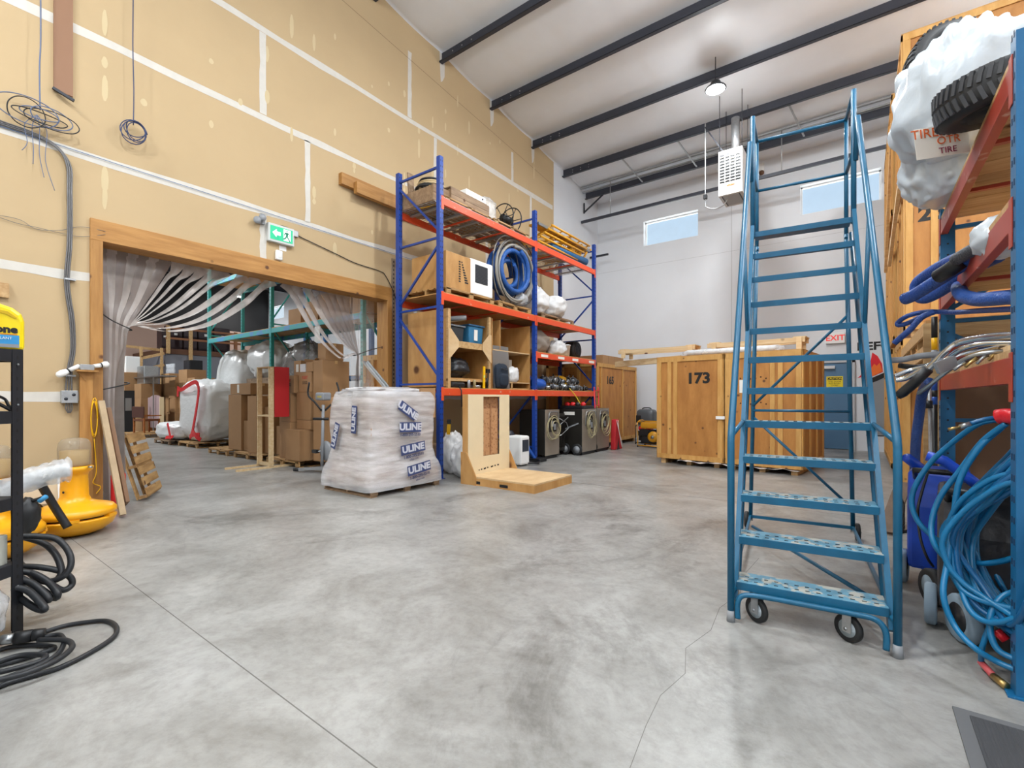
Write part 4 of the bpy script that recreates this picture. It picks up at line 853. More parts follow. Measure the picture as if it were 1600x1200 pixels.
# steel generators
def frame_gen(loc, rz, L, W, H, label, fm, em, name='generator'):
    t = thing(name, label, 'generator', loc, rz); z0 = .05
    for x in (-L/2, L/2):
        MB().tube(spline([(x, -W/2, z0), (x, -W/2, H*.5), (x, -W/2, H), (x, W/2, H), (x, W/2, H*.5), (x, W/2, z0)], 3), .014, 8).build('tube_frame', fm, t)
    for y in (-W/2, W/2):
        for z in (z0, H): MB().tube([(-L/2, y, z), (L/2, y, z)], .014, 8).build('tube_rail', fm, t)
    MB().lathe([(0, -.03), (.1, -.03), (.15, 0), (.16, .08), (.13, .12), (0, .12)], Matrix.Translation((.06, -W/2+.04, H*.42)) @ Matrix.Rotation(-PI/2, 4, 'X'), 22).build('recoil_cover', em, t)
    MB().lathe([(0, -.045), (.045, -.045), (.05, -.03)], Matrix.Translation((.06, -W/2+.04, H*.42)) @ Matrix.Rotation(-PI/2, 4, 'X'), 14).build('recoil_hub', STEEL, t)
    MB().box(-L/2+.03, L/2-.03, -W/2+.12, W/2-.04, .1, H*.68).build('engine_block', BLACK, t, bevel=.03)
    MB().box(-L/2+.05, L/2-.05, -W/2+.04, W/2-.05, H*.74, H*.97).build('fuel_tank', em, t, bevel=.04)
    MB().box(-L/2+.03, -.08, -W/2+.05, -W/2+.12, H*.45, H*.72).build('control_panel', BLACK, t, bevel=.01)
    for x in (-L/2, L/2): MB().cyl((x, -W/2, 0), (x, -W/2, z0), .02, n=8).cyl((x, W/2, 0), (x, W/2, z0), .02, n=8).build('foot', BLACK, t)
    return t
frame_gen((-5.3, 14.05, 0), 0, .46, .5, .56, 'red generator in a black tube frame by the back wall', BLACK, RED)
t = thing('generator', 'grey and black cased generator stacked on the red one', 'generator', (-5.28, 14.05, .56+.015))
MB().blob((0, 0, .23), (.56, .42, .52), .03, 2, 3, 30, 18, .45, flat=0).build('case', mat('gen_grey', '#4d5257', .4), t); MB().tube(spline([(-.15, 0, .45), (-.1, 0, .52), (.1, 0, .52), (.15, 0, .45)], 4), .018, 8).build('handle', BLACK, t); MB().box(-.26, -.1, -.225, -.2, .08, .3).build('control_panel', BLACK, t, bevel=.01)
frame_gen((-4.78, 13.25, 0), 0, .72, .55, .72, 'yellow framed generator half hidden by the large numbered vault', mat('gen_yellow', '#d79a1c', .4), mat('gen_yellow', '#d79a1c', .4))
# ---------------------------------------------------------------- storage vaults
vault((-6.75, 13.38, 0), PI/2, 2.85, 1.65, 2.38, 'tall plywood vault numbered 165 standing behind the rack by the left wall', '165', stiles=(-1.15, .35), numx=-.55, numy=.47)
vA = vault((-2.79, 11.08, 0), R(-6), 1.36, 2.0, 2.27, 'plywood storage vault with the stencilled number 173 on its door', '173', stiles=(-.28, -.41), numx=.2, numy=.47)
vB = vault((-1.4, 10.93, 0), R(-6), 1.3, 2.0, 2.27, 'plywood storage vault without a number seen behind the ladder', None, stiles=(.18, .31, -.52))
b = MB()
for z in (1.78, .95, 1.3):
    for k in range(7): b.cyl((-.38+.09*k, -1.001, z+.02*math.sin(k*2)), (-.38+.09*k, -1.004, z+.02*math.sin(k*2)), .014, n=8)
b.build('nail_holes', mat('nail_hole', '#3d2312', .8), vB)
MB().box(-.4, -.3, -1.003, -1.001, 1.5, 1.75).build('paper_label', LBL, vB)
MB().box(.57, .74, -1.06, -1.03, .98, 1.04).build('metal_latch', WHITE, vA)
t = thing('flat_carton', 'long flat brown carton on top of the vault numbered 165', 'box', (-6.35, 12.9, 2.396)); MB().box(-.4, .42, -.55, .9, 0, .24).build('carton_body', CARD, t, bevel=.004)
for k in range(6): MB().box(.4205, .4215, -.4+.22*k, -.395+.22*k, 0, .24).build('seam', INK, t) if k in (1, 3) else None
def bench(loc, L, label, H=.2, rz=0, ends=True):
    t = thing('timber_trestle', label, 'lumber frame', loc, rz)
    MB().box(-L/2, L/2, -.07, -.03, H-.09, H).build('front_rail', PINE_PALE, t); MB().box(-L/2, L/2, .3, .34, H-.09, H).build('back_rail', PINE_PALE, t)
    for x in (-L/2+.1, L/2-.14):
        for y in (-.11, .34): MB().box(x, x+.09, y, y+.04, 0, H-.0).build('leg', PINE_PALE, t)
        MB().box(x-.06, x+.15, -.07, .34, H, H+.02).build('end_plate', PINE_PALE, t)
    return t
bench((-3.9, 10.95, 2.376), 1.85, 'pale pine frame bridging from the vault numbered 165 to the large vault', .2, R(-2))
bench((-1.75, 10.6, 2.31), 1.8, 'pale pine frame standing on the large vaults behind the ladder', .25, R(-4))
o = MB().beam((-5.1, 11.4, 2.27), (-3.3, 10.9, 2.3), .09, .14).build('pine_stud', PINE_PALE); tag(o, 'pale pine stud spanning from vault to vault above the generators', 'lumber')
t = thing('foam_roll', 'long white roll in clear film lying on the large vaults', 'roll', (-2.05, 10.15, 2.285+.062)); MB().tube([(-.9, .05, 0), (.75, -.05, 0)], .055, 12).build('roll_core', WHITE, t); MB().tube([(-1.0, .055, 0), (-.9, .05, .0), (0, 0, .0), (.8, -.05, 0), (.9, -.055, 0)], [.02, .062, .06, .062, .02], 12).build('film_cover', CLEAR, t)
o = MB().blob((-3.2, 10.3, 2.3), (.6, .4, .04), .1, 3, 3).build('board', PLY_PALE); bpy.data.objects.remove(o)
o = MB().grid(lambda u, v: (-3.1+2.2*u, 9.98-.16*u+.25*v, .09+.012*math.sin(u*23)+.01*math.sin(u*51+v*6)), 60, 4, .002).build('plastic_sheet', WHITE); tag(o, 'white plastic sheet hanging out under the large vaults', 'plastic sheet')
# ---------------------------------------------------------------- unit heater
t = thing('unit_heater', 'white gas unit heater hanging from the roof with a louvred grille', 'unit heater', (-2.53, 12.6, 6.3)); HW = .27
MB().box(-.27, .27, -.4, .42, 0, 1.08).build('housing', mat('heater_white', '#d9d9d8', .45), t, bevel=.012)
MB().box(-.23, .23, -.406, -.4, .3, .99).build('grille_recess', BLACK, t)
for k in range(9): MB().beam((-.22, -.415, .34+k*.072), (.22, -.415, .34+k*.072), .018, .016, up=(0, 0, 1)).build('louvre', WHITE, t)
MB().box(-.006, .006, -.43, -.41, .3, .99).box(-.12, -.108, -.43, -.41, .3, .99).box(.108, .12, -.43, -.41, .3, .99).build('mullion', WHITE, t)
MB().box(-.08, .1, -.408, -.402, .2, .235).build('orange_badge', mat('badge_orange', '#d9662c', .5), t); MB().box(-.1, .08, -.3, -.2, -.008, 0).build('red_warning', RED, t)
MB().box(-.2, .2, -.34, .3, -.012, 0).build('bottom_panel', mat('panel_grey', '#a7a9ab', .5), t)
for x in (-.2, .18): MB().box(x, x+.02, -.34, .3, -.02, -.01).build('bottom_slot', BLACK, t)
MB().cyl((.0, .2, 1.08), (.0, .2, 2.1), .1, n=18).build('flue', GALV, t)
for x in (-.25, .25):
    for y in (-.35, .35): MB().cyl((x, y, 1.08), (x, y, zc(12.6+y)-6.3), .008, n=6).build('hanger_rod', DKSTEEL, t)
MB().tube(spline([(-.62, -.2, 2.0), (-.62, -.2, 1.0), (-.62, -.2, .0), (-.58, -.2, -.12), (-.4, -.2, -.2), (-.2, -.2, -.16), (-.1, -.2, -.03)], 5), .014, 8).build('gas_pipe', GALV, t)
MB().beam((-.62, -.2, 1.9), (-.2, -.2, 1.15), .03, .03).build('stay', DKSTEEL, t)
MB().box(-.66, -.58, -.25, -.15, .1, .2).build('valve', BLACK, t)
t = thing('alarm_horn', 'small white alarm box with a brown fitting high on the back wall', 'alarm', (-2.4, 15.6, 8.1)); MB().box(-.1, .1, -.1, 0, -.02, .2).build('housing', WHITE, t, bevel=.01); MB().lathe([(.03, 0), (.07, .1)], Matrix.Translation((.05, -.06, -.05)) @ Matrix.Rotation(PI/2*1.3, 4, 'X'), 14).build('horn', mat('brown_fitting', '#6a4a34', .5), t)
o = MB().beam((-7.69, 15.0, 6.35), (-7.0, 15.0, 6.35), .06, .06).build('wall_bracket', DKSTEEL); tag(o, 'dark steel stub sticking out of the wall corner above the rack end', 'bracket')
# ---------------------------------------------------------------- rolling ladder
LB = mat('ladder_blue', '#0f5d80', .38, var=.15, vs=6, mottle=('#46798c', 26, .76)); TRD = mat('tread_worn', '#5f97b0', .45, var=.25, vs=10, mottle=('#a9a9a0', 14, .52))
t = thing('rolling_ladder', 'tall blue rolling warehouse ladder with perforated steps and handrails', 'rolling ladder', (-.255, 3.28, 0), R(6.2))
hw = .39; rise = .2475; run = .1545; t0 = 0.0; z1 = .24
for k in range(12):
    y = k*run; z = z1+k*rise; dp = .2 if k < 11 else .26
    b = MB().box(-hw+.01, hw-.01, y, y+dp, z-.006, z)
    b.mt(1)
    for r_ in range(2 if dp < .3 else 5):
        for i in range(13):
            x = -hw+.06+i*(2*hw-.12)/12; b.cb((x, y+.045+.07*r_, z+.0012), (.022, .008, .0026))
    b.build('tread', [TRD if k < 6 else LB, BLACK], t)
    MB().box(-hw+.01, hw-.01, y-.004, y+.002, z-.048, z+.001).build('tread_edge', LB, t, bevel=.002)
zt = z1+11*rise
for s_ in (-1, 1):
    x = s_*hw
    MB().beam((x, -.0, .12), (x, 11*run+.02, zt+.05), .03, .06).build('stringer', LB, t)
    MB().tube([(x*.985, .17, .16), (x*.985, 11*run+.2, zt-.08)], .014, 8).build('rear_stringer', LB, t)
    xo = s_*(hw+.02)
    MB().tube([(xo, -.04, .045), (xo, -.04, 1.13), (xo, -.02, 1.18), (xo, 10.6*run, 3.78), (xo, 10.7*run, 3.8), (xo, 10.9*run, 3.74), (xo*.98, 11*run+.02, 3.45)], .021, 10).build('handrail', LB, t)
    MB().cyl((xo, -.04, 0), (xo, -.04, .07), .026, .022, n=12).build('rubber_foot', GREYP, t)
    MB().tube([(xo, -.03, .18), (x, .0, .2)], .016, 8).build('foot_stay', LB, t)
    for y, z, y2, z2 in ((-.02, 1.16, .72*run*6, z1+4*rise), (6.4*run, 2.75, 7*run, z1+7*rise-.15)): MB().tube([(xo, y, z), (x, y2, z2)], .015, 8).build('handrail_stay', LB, t)
    MB().tube([(x, 11*run+.03, zt-.05), (x, 11*run+.03, 4.07)], .021, 10).build('guard_post', LB, t)
    MB().tube([(x*.97, 2.2, zt-.05), (x*.97, 2.2, 4.07)], .018, 10).build('guard_post', LB, t)
    MB().tube([(x, 11*run+.03, 4.05), (x*.97, 2.2, 4.05)], .017, 8).build('side_guard', LB, t)
    MB().tube([(x, 11*run+.03, 3.54), (x*.97, 2.2, 3.54)], .015, 8).build('side_guard', LB, t)
    MB().tube([(x*.97, 2.2, zt), (s_*.45, 2.4, .1)], .02, 10).build('rear_leg', LB, t)
    MB().beam((s_*.43, .05, .13), (s_*.45, 2.38, .13), .02, .03).build('base_rail', LB, t)
    wb_ = wheel(MB(), (s_*.49, 2.42, .085), .085, .038, 'x'); wb_.build('rear_wheel', [RUB, GREYP], t)
    MB().cyl((s_*.43, 2.42, .085), (s_*.52, 2.42, .085), .012, n=8).build('axle', STEEL, t)
MB().tube([(-hw*.97, 2.2, 4.05), (hw*.97, 2.2, 4.05)], .017, 8).build('rear_guard', LB, t); MB().tube([(-hw*.97, 2.2, 3.54), (hw*.97, 2.2, 3.54)], .015, 8).build('rear_guard', LB, t)
for z in (.13, .36): MB().beam((-.445, 2.38, z), (.445, 2.38, z), .025, .03).build('rear_bar', LB, t)
MB().tube([(-.42, 2.31, 1.27), (.42, 2.31, 1.27)], .014, 8).build('rear_bar', LB, t)
MB().tube([(-.42, 2.3, 1.32), (.4, 2.25, 2.2)], .014, 8).build('diagonal_brace', LB, t); MB().tube([(-.42, 2.32, 1.2), (.44, 2.38, .32)], .014, 8).build('diagonal_brace', LB, t)
MB().tube([(-.4, 1.9, .14), (.4, .25, .16)], .015, 8).build('base_diagonal', LB, t)
MB().tube(spline([(-.37, -.05, .03), (-.37, -.04, .13), (-.33, -.03, .175), (-.2, -.03, .185), (.0, -.03, .185), (.22, -.03, .185), (.32, -.03, .175), (.36, -.04, .12), (.36, -.05, .03)], 5), .016, 8).build('front_bumper', LB, t)
for s_, x in ((-1, -.27), (1, .2)):
    wb_ = wheel(MB(), (x, 0.03, .078), .078, .034, 'x', n=28); w_ = wb_.build('caster', [RUB, mat('caster_hub', '#a7b2b8', .4)], t); w_.location = (0, 0, 0)
    c_ = Vector((x, .03, .078)); w_.matrix_parent_inverse = Matrix.Translation(c_) @ Matrix.Rotation(R(50), 4, 'Z') @ Matrix.Translation(-c_)
    f_ = MB().box(x-.026, x-.021, .0, .05, .06, .175).box(x+.021, x+.026, .0, .05, .06, .175).box(x-.03, x+.03, -.02, .06, .17, .18).build('caster_fork', GALV, w_)
    MB().cyl((x-.03, .03, .078), (x+.03, .03, .078), .01, n=8).build('axle', STEEL, w_)
# ================================================================ LEFT WALL, STRIP CURTAIN, NEAR LEFT THINGS
_th = R(36.551); _s, _c = math.sin(_th), math.cos(_th)
def V(px, py, d):            # surveyed point: bearing and height read off the photograph, d = distance in front of the lens in metres
    a = (px-800)/736.5; return Vector((d*(a*_c-_s), d*(_c+a*_s), 1.4+(622-py)*d/736.5))
def G(px, py, z=0): return V(px, py, (1.4-z)*736.5/(py-622))
def hose(name, pts, r, m, label, cat='hose', group=None, n=8, k=7, closed=False):
    o = MB().tube(spline(pts, k, closed), r, n, closed).build(name, m); tag(o, label, cat, group); return o
W = lambda y, z, x=-7.68: (x, y, z)
# ---- exit sign, lamps heads, boxes and wires on the tan wall
t = thing('exit_sign', 'green running man exit sign glowing on the tan wall above the timber header', 'sign', (-7.7, 3.95, 3.93))
MB().box(0, .08, -.215, .215, 0, .29).build('housing', mat('sign_case', '#c9ccca', .5), t, bevel=.006)
MB().box(.081, .083, -.185, .185, .035, .255).build('green_panel', mat('sign_green', '#12a878', .4, emit=.75), t)
sw = mat('sign_white_lit', '#f4fff8', .4, emit=.9); SM = frame((.084, 0, .145), (0, 1, 0), (0, 0, 1))
MB(SM).prism([(-.15, 0), (-.085, .065), (-.085, .028), (-.02, .028), (-.02, -.028), (-.085, -.028), (-.085, -.065)], 0, .001).build('arrow', sw, t)
MB(SM).prism([(.03, -.09), (.15, -.09), (.15, .095), (.03, .095)], 0, .001).build('doorway', sw, t)
gd = MB(SM); Z1 = .0012
for q in [[(.09+(a-.09)*1.25, b*1.25-.003) for a, b in q] for q in [[(.075, .06), (.095, .075), (.1, .06), (.088, .05)], [(.06, .04), (.11, .045), (.1, -.01), (.075, -.005)], [(.045, .0), (.06, .04), (.07, .035), (.055, -.005)], [(.105, .04), (.135, .015), (.128, .005), (.1, .03)], [(.075, -.005), (.1, -.01), (.125, -.045), (.14, -.07), (.12, -.07), (.105, -.045)], [(.075, .0), (.085, -.02), (.07, -.045), (.04, -.06), (.035, -.045), (.06, -.03)]]]: gd.prism(q, 0, Z1)
gd.build('running_figure', mat('sign_green_dark', '#0f7f60', .5), t)
t = thing('emergency_lamp', 'pair of round grey emergency lamp heads left of the green exit sign', 'lamp', (-7.7, 3.66, 4.22))
for y, z in ((-.08, -.03), (.0, .03)): MB().lathe([(0, 0), (.03, 0), (.055, .06), (.055, .08), (0, .085)], Matrix.Translation((.04, y, z)) @ Matrix.Rotation(PI/2, 4, 'Y') @ Matrix.Rotation(.4, 4, 'X'), 18).build('lamp_head', GREYP, t)
MB().box(0, .05, -.05, .04, -.05, .05).build('bracket', GREYP, t)
t = thing('junction_box', 'small grey junction box on the tape line beside the green exit sign', 'junction box', (-7.7, 4.2, 4.17)); MB().box(0, .05, -.055, .055, -.05, .05).build('box_body', GALV, t, bevel=.006); MB().tube(spline([(.03, -.05, .0), (.03, -.12, .06), (.03, -.25, .06), (.03, -.34, -.0)], 5), .009, 6).build('short_cable', BLACK, t)
hose('wall_cable', [W(4.25, 4.16), W(4.38, 4.13), W(4.5, 4.11), W(5.0, 4.02), W(5.4, 3.95), W(5.95, 3.92), W(6.1, 3.85), W(6.3, 3.55), W(6.5, 3.1)], .008, BLACK, 'black cable running right from the junction box along the tape to the rack', 'cable')
t = thing('motion_sensor', 'small white motion sensor just above the timber header', 'sensor', (-7.7, 3.93, 3.66)); MB().box(0, .06, -.055, .055, 0, .16).build('sensor_body', WHITE, t, bevel=.02); MB().box(.058, .066, -.03, .03, .04, .09).build('lens', LBL, t)
o = MB().box(-7.7, -7.698, 3.95, 4.07, 3.84, 3.92).build('wall_notice', WHITE); tag(o, 'tiny white notice on the wall under the green exit sign', 'notice')
hose('data_cable', [W(-1, 4.44), W(.8, 4.42), W(2, 4.405), W(3.2, 4.39), W(4.2, 4.375), W(5.5, 4.36), W(7.5, 4.34)], .004, mat('blue_cable', '#4e6c9a', .5), 'thin blue cable running level along the white tape over the opening', 'cable')
CND = mat('conduit_grey', '#6e6c6c', .4, metal=.4)
o = MB()
for k in range(3):
    dy = .018*k; o.tube(spline([W(-1.5, 4.5+dy, -7.67), W(.3, 4.47+dy, -7.67), W(.82, 4.44+dy, -7.67), W(1.1, 4.43+dy*.8, -7.67), W(1.28, 4.36+dy*.6, -7.66), W(1.36+dy, 4.2, -7.66), W(1.37+dy, 3.9, -7.66), W(1.37+dy, 3.3, -7.66), W(1.345+dy, 2.85, -7.66), W(1.36+dy, 2.6, -7.66), W(1.39+dy, 2.35, -7.66), W(1.4+dy, 2.0, -7.66), W(1.37+dy, 1.75, -7.66), W(1.35+dy*1.6, 1.48, -7.66)], 6), .009, 8)
o = o.build('conduit_run', CND); tag(o, 'bundle of three grey cables curving down the wall to the metal box', 'cable')
for z in (2.83, 1.67): MB().box(-7.7, -7.64, 1.34, 1.44, z-.01, z+.01).build('strap', GALV, o)
t = thing('outlet_box', 'square galvanised electrical box low on the tan wall left of the jamb', 'electrical box', (-7.7, 1.385, 1.34)); MB().box(0, .07, -.075, .075, 0, .15).build('box_body', GALV, t, bevel=.006)
for y in (-.035, .035): MB().cyl((.07, y, .05+.05*(y > 0)), (.074, y, .05+.05*(y > 0)), .018, n=10).build('knockout', DKSTEEL, t)
o = MB()
for k in range(4): o.tube(spline([W(1.36+.015*k, 1.34, -7.66), W(1.35+.02*k, 1.28, -7.655), W(1.375+.006*k, 1.22, -7.66)], 4), .006, 6)
tag(o.build('cable_tails', CND), 'short loose cable tails under the galvanised electrical box', 'cable')
# hanging coils
GC = mat('grey_blue_cable', '#5d6a86', .5)
hose('hanging_cable', [W(1.125, 6.6, -7.6), W(1.13, 5.6, -7.6), W(1.12, 5.2, -7.6), W(1.125, 4.72, -7.6)], .007, GC, 'grey blue cable hanging down the wall at the far left', 'cable')
for k in range(6):
    a = -.9+.3*k; c_ = Vector((-7.58, 1.12+.12*math.sin(k*2.1), 4.66))
    pts = [c_+Vector((.02*math.sin(j+k), (.07+.18*abs(math.cos(a)))*math.cos(2*PI*j/9)*(.9+.2*math.sin(k)), (.06+.05*(k % 3))*math.sin(2*PI*j/9)-.03*(k % 2))) for j in range(9)]
    hose('cable_coil', pts, .006, BLACK if k % 2 else GC, ['blue grey', 'black'][k % 2]+' loop of the tangled cable bunch under the hanging cable, '+['innermost', 'second', 'third', 'fourth', 'fifth', 'outermost'][k], 'cable', 'tangled cable loops on the wall', 6, 5, True)
for k in range(4): hose('cable_tail', [W(1.1, 4.65, -7.6), W(1.0+.06*k, 4.5, -7.6), W(1.02+.05*k, 4.3-.05*k, -7.6), W(.98+.09*k, 4.2-.12*k, -7.62)], .004, GC, ['first', 'second', 'third', 'fourth'][k]+' thin tail from the left dangling from the tangled cable bunch', 'cable', 'cable tails on the wall', 6)
hose('hanging_cable', [W(1.99, 6.8, -7.6), W(1.985, 6.0, -7.6), W(1.995, 5.4, -7.6), W(1.99, 4.95, -7.6)], .006, mat('navy_cable', '#27365e', .5), 'dark blue cable hanging down to a round coil left of the opening', 'cable')
o = MB().tube(coil((-7.58, 2.0, 4.86), .125, 5, .006, 'x', .16, 12, .004, 18), .006, 6).build('cable_coil', mat('navy_cable', '#27365e', .5)); tag(o, 'round dark blue cable coil on the wall above the left end of the header', 'cable')
for k in range(2): hose('wall_wire', [W(-.5, 3.46-.05*k), W(.6, 3.42), W(.95, 3.43-.05*k), W(1.1, 3.36+.02*k), W(1.3, 3.40-.03*k), W(1.5, 3.5-.12*k), W(1.72, 3.5-.04*k, -7.65)], .003, CND, ['upper', 'lower'][k]+' thin wire sagging along the wall to the corner of the timber frame', 'cable', None, 6)
o = MB().box(-7.7, -7.67, 1.25, 1.42, 5.05, 6.4).build('mounting_board', mat('red_brown_board', '#8f6a50', .7)); tag(o, 'red brown board fixed high on the wall at the far left', 'board'); MB().beam((-7.66, 1.24, 5.06), (-7.62, 1.42, 4.98), .03, .03).build('hook', DKSTEEL, o)
o = MB().box(-7.7, -7.65, .5, .885, 2.52, 2.68).build('wall_block', PINE); tag(o, 'small pine block on the wall above the yellow jug', 'wood block')
o = MB().box(-7.7, -7.68, 6.255, 6.34, 1.6, 4.25)
for k in range(30): o.mt(1).box(-7.679, -7.678, 6.285, 6.31, 1.7+k*.085, 1.74+k*.085)
tag(o.build('slotted_strap', [mat('strap_grey', '#8b7c6b', .5, metal=.3), K]), 'upright slotted steel strap right of the timber frame', 'steel strap')
# ---- bulb post
t = thing('bulb_stand', 'timber upright with a little shelf by the left jamb carrying two white bulbs', 'lamp stand', (-7.6, 1.53, 0))
MB().box(-.05, -.01, -.06, .06, .1, 1.72).build('upright', JM, t); MB().box(-.05, .07, -.1, .1, 1.72, 1.74).build('top_board', JM, t)
MB(frame((0, 0, 0), (0, 1, 0), (0, 0, 1))).prism([(-.09, 1.72), (0, 1.72), (0, 1.6)], -.02, -.0).build('bracket', JM, t)
MB().box(-.03, .04, -.065, .065, 1.742, 1.81).build('metal_box', GALV, t, bevel=.004)
for s_, e in ((-1, (.0, -.27, 1.66)), (1, (-.02, .22, 1.83))):
    a = Vector((0, s_*.065, 1.79)); b_ = Vector(e); m_ = a.lerp(b_, .45)
    MB().tube([a, m_], .026, 12).build('socket', WHITE, t); MB().tube([m_, m_.lerp(b_, .12)], .031, 12).build('collar', BLACK, t)
    MB().tube([m_.lerp(b_, .12), m_.lerp(b_, .5), m_.lerp(b_, .85), b_], [.03, .042, .036, .012], 14).build('bulb', mat('bulb_glass', '#eeeeec', .3), t)
o = MB().tube(coil((-7.6, 1.6, 1.15), .03, 3, .004, 'x', .1, 4, .004, 14, 8), .005, 6).tube(spline([(-7.6, 1.6, .9), (-7.59, 1.62, .5), (-7.6, 1.59, .36), (-7.59, 1.66, .3), (-7.6, 1.62, .22)], 5), .005, 6).build('extension_cord', YEL); tag(o, 'yellow cord hanging on the timber upright with the bulbs', 'cord')
# ---- strip curtain, tied back left and right
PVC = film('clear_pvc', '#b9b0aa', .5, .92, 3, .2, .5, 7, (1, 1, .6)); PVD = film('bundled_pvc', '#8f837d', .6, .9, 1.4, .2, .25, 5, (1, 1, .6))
PVX = film('thin_pvc', '#dcd6d0', .16, .45, 1.6, .12, .2, 5)
TL = Vector((-8.0, 2.02, 2.33)); TR = Vector((-8.0, 5.66, 2.25))
NS = [0]
def strip(path, ws, m, desc, twist=1.2, xo=0):
    P = spline(path, 6); n = len(P)-1; wi = spline([(w_, 0, 0) for w_ in ws], 6) if len(ws) == len(path) else None
    def fn(u, v):
        i = min(n, int(round(u*n))); p = P[i]; w_ = wi[i].x if wi else ws[0]; T = P[min(i+1, n)]-P[max(0, i-1)]; T.normalize()
        side = Vector((0, 1, 0))-T*T.y; side = side.normalized() if side.length > .05 else Vector((0, 0, 1))
        nrm = T.cross(side); a = twist*u; q = (v-.5)*w_
        d = side*math.cos(a)+nrm*math.sin(a)
        return p+d*q+nrm*(.12*w_*math.sin(PI*v)*(1 if u > .05 else .3))+Vector((xo*(1-u), 0, 0))
    k = NS[0]; NS[0] += 1
    o = MB().grid(fn, n, 6).build('curtain_strip', m); tag(o, '%s curtain strip from the left jamb, %s' % (ordn[k], desc), 'curtain strip', 'strip curtain in the opening'); return o
BL = lambda z, k: Vector((-7.98-.02*(k % 3), 1.83+.03*k, z))
for k, y in enumerate([1.76, 1.86, 1.98, 2.1, 2.22, 2.34, 2.46]):
    yt = 1.8+.036*k
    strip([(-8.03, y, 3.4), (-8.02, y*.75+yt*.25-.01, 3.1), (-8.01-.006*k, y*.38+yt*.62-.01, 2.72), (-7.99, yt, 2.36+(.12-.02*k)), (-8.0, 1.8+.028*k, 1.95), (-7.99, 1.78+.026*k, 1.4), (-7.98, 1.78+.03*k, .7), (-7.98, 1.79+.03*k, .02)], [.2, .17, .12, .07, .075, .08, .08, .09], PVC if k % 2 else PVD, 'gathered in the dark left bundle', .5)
for k, (y, sag, wm) in enumerate([(2.64, .02, .055), (2.80, .04, .05), (2.96, .07, .045), (3.12, .16, .085), (3.27, .2, .06), (3.56, .26, .1), (3.76, .36, .09), (4.02, .42, .1)]):
    d = TL+Vector((.02, .02, .02+.004*k)); a = Vector((-8.03, y, 3.4))
    p1 = a.lerp(d, .1)+Vector((0, 0, -.06)); m0 = a.lerp(d, .25)+Vector((0, 0, -sag*.55)); m1 = a.lerp(d, .5)+Vector((0, -.0, -sag*.85)); m2 = a.lerp(d, .76)+Vector((0, 0, -sag*.62))
    strip([a, p1, m0, m1, m2, d, d+Vector((.01, -.05, -.25)), Vector((-7.96, 1.9+.01*k, 1.5)), Vector((-7.95, 1.9+.012*k, .03))], [.2, .1, wm, wm*.75, wm*.35, .018, .03, .045, .05], PVC, 'swept across and tied back left', 1.3)
for k, (y, sag, wm) in enumerate([(4.2, .5, .1), (4.38, .42, .1), (4.6, .16, .2), (4.78, .12, .24), (4.96, .08, .24), (5.12, .05, .22), (5.28, 0, .2), (5.42, 0, .18)]):
    d = TR+Vector((0, -.03+.008*k, .02)); a = Vector((-8.03, y, 3.4)); p1 = a.lerp(d, .12)+Vector((0, 0, -.05)); m1 = a.lerp(d, .4)+Vector((0, 0, -sag*.7)); m2 = a.lerp(d, .75)+Vector((0, 0, -sag*.75))
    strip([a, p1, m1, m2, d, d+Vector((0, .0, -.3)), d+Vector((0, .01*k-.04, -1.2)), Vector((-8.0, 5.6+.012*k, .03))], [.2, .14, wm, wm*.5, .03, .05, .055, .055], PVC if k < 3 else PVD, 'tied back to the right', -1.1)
for k, y in enumerate([5.62, 5.8, 5.98]): strip([(-8.03, y, 3.4), (-8.03, y+.005, 2.6), (-8.02, y, 1.6), (-8.02, y-.005, .02)], [.21, .2, .19, .19], PVX, 'hanging straight by the right jamb', .05)
hose('tie_rope', [(-7.9, 1.71, 2.52), (-7.92, 1.85, 2.42), (-7.93, 2.06, 2.32), (-8.08, 1.95, 2.36), (-8.06, 1.75, 2.5)], .008, BLACK, 'black rope tying the strip curtain back to the left jamb', 'rope')
hose('tie_rope', [(-7.9, 1.71, 1.5), (-7.89, 1.85, 1.54), (-7.91, 2.03, 1.6), (-8.06, 1.9, 1.6), (-8.04, 1.74, 1.52)], .008, BLACK, 'lower black rope around the left curtain bundle', 'rope')
hose('tie_rope', [(-7.85, 6.13, 2.44), (-7.95, 5.9, 2.36), (-7.96, 5.64, 2.25), (-8.05, 5.6, 2.24), (-8.06, 5.9, 2.34), (-8.0, 6.13, 2.42)], .006, BLACK, 'black rope from the right jamb to the right curtain bundle', 'rope')
# ---- leaning boards and pallet by the left jamb
o = MB().beam((-6.95, 1.72, .03), (-7.57, 1.66, 1.36), .05, .06, up=(0, 1, 0)).build('leaning_board', mat('aged_plank', '#b39c7c', .8, var=.2, vs=6)); tag(o, 'pale narrow timber leaning against the left jamb', 'board')
o = MB().beam((-7.17, 1.79, .1), (-7.7, 1.735, 1.22), .04, .3, up=(1, 0, .45)).build('leaning_board', mat('brown_board', '#7a5636', .6, var=.15)); tag(o, 'wide brown board leaning behind the pale timber at the left jamb', 'board')
t = pallet((0, 0, 0), 0, .7, .9, 'small orange pallet leaning on the left curtain bundle', None, PALW)
t.location = (-8.1, 2.16, .5); t.rotation_euler = (R(0), R(0), 0)
_x = Vector((-.87, .49, 0)); _y = Vector((-.11, -.24, .96)); _z = _x.cross(_y).normalized(); _y = _z.cross(_x)
t.rotation_euler = Matrix(((_x.x, _y.x, _z.x), (_x.y, _y.y, _z.y), (_x.z, _y.z, _z.z))).to_euler(); t.location = Vector((-7.9, 2.1, .02))+_x.normalized()*.36+_y*.44
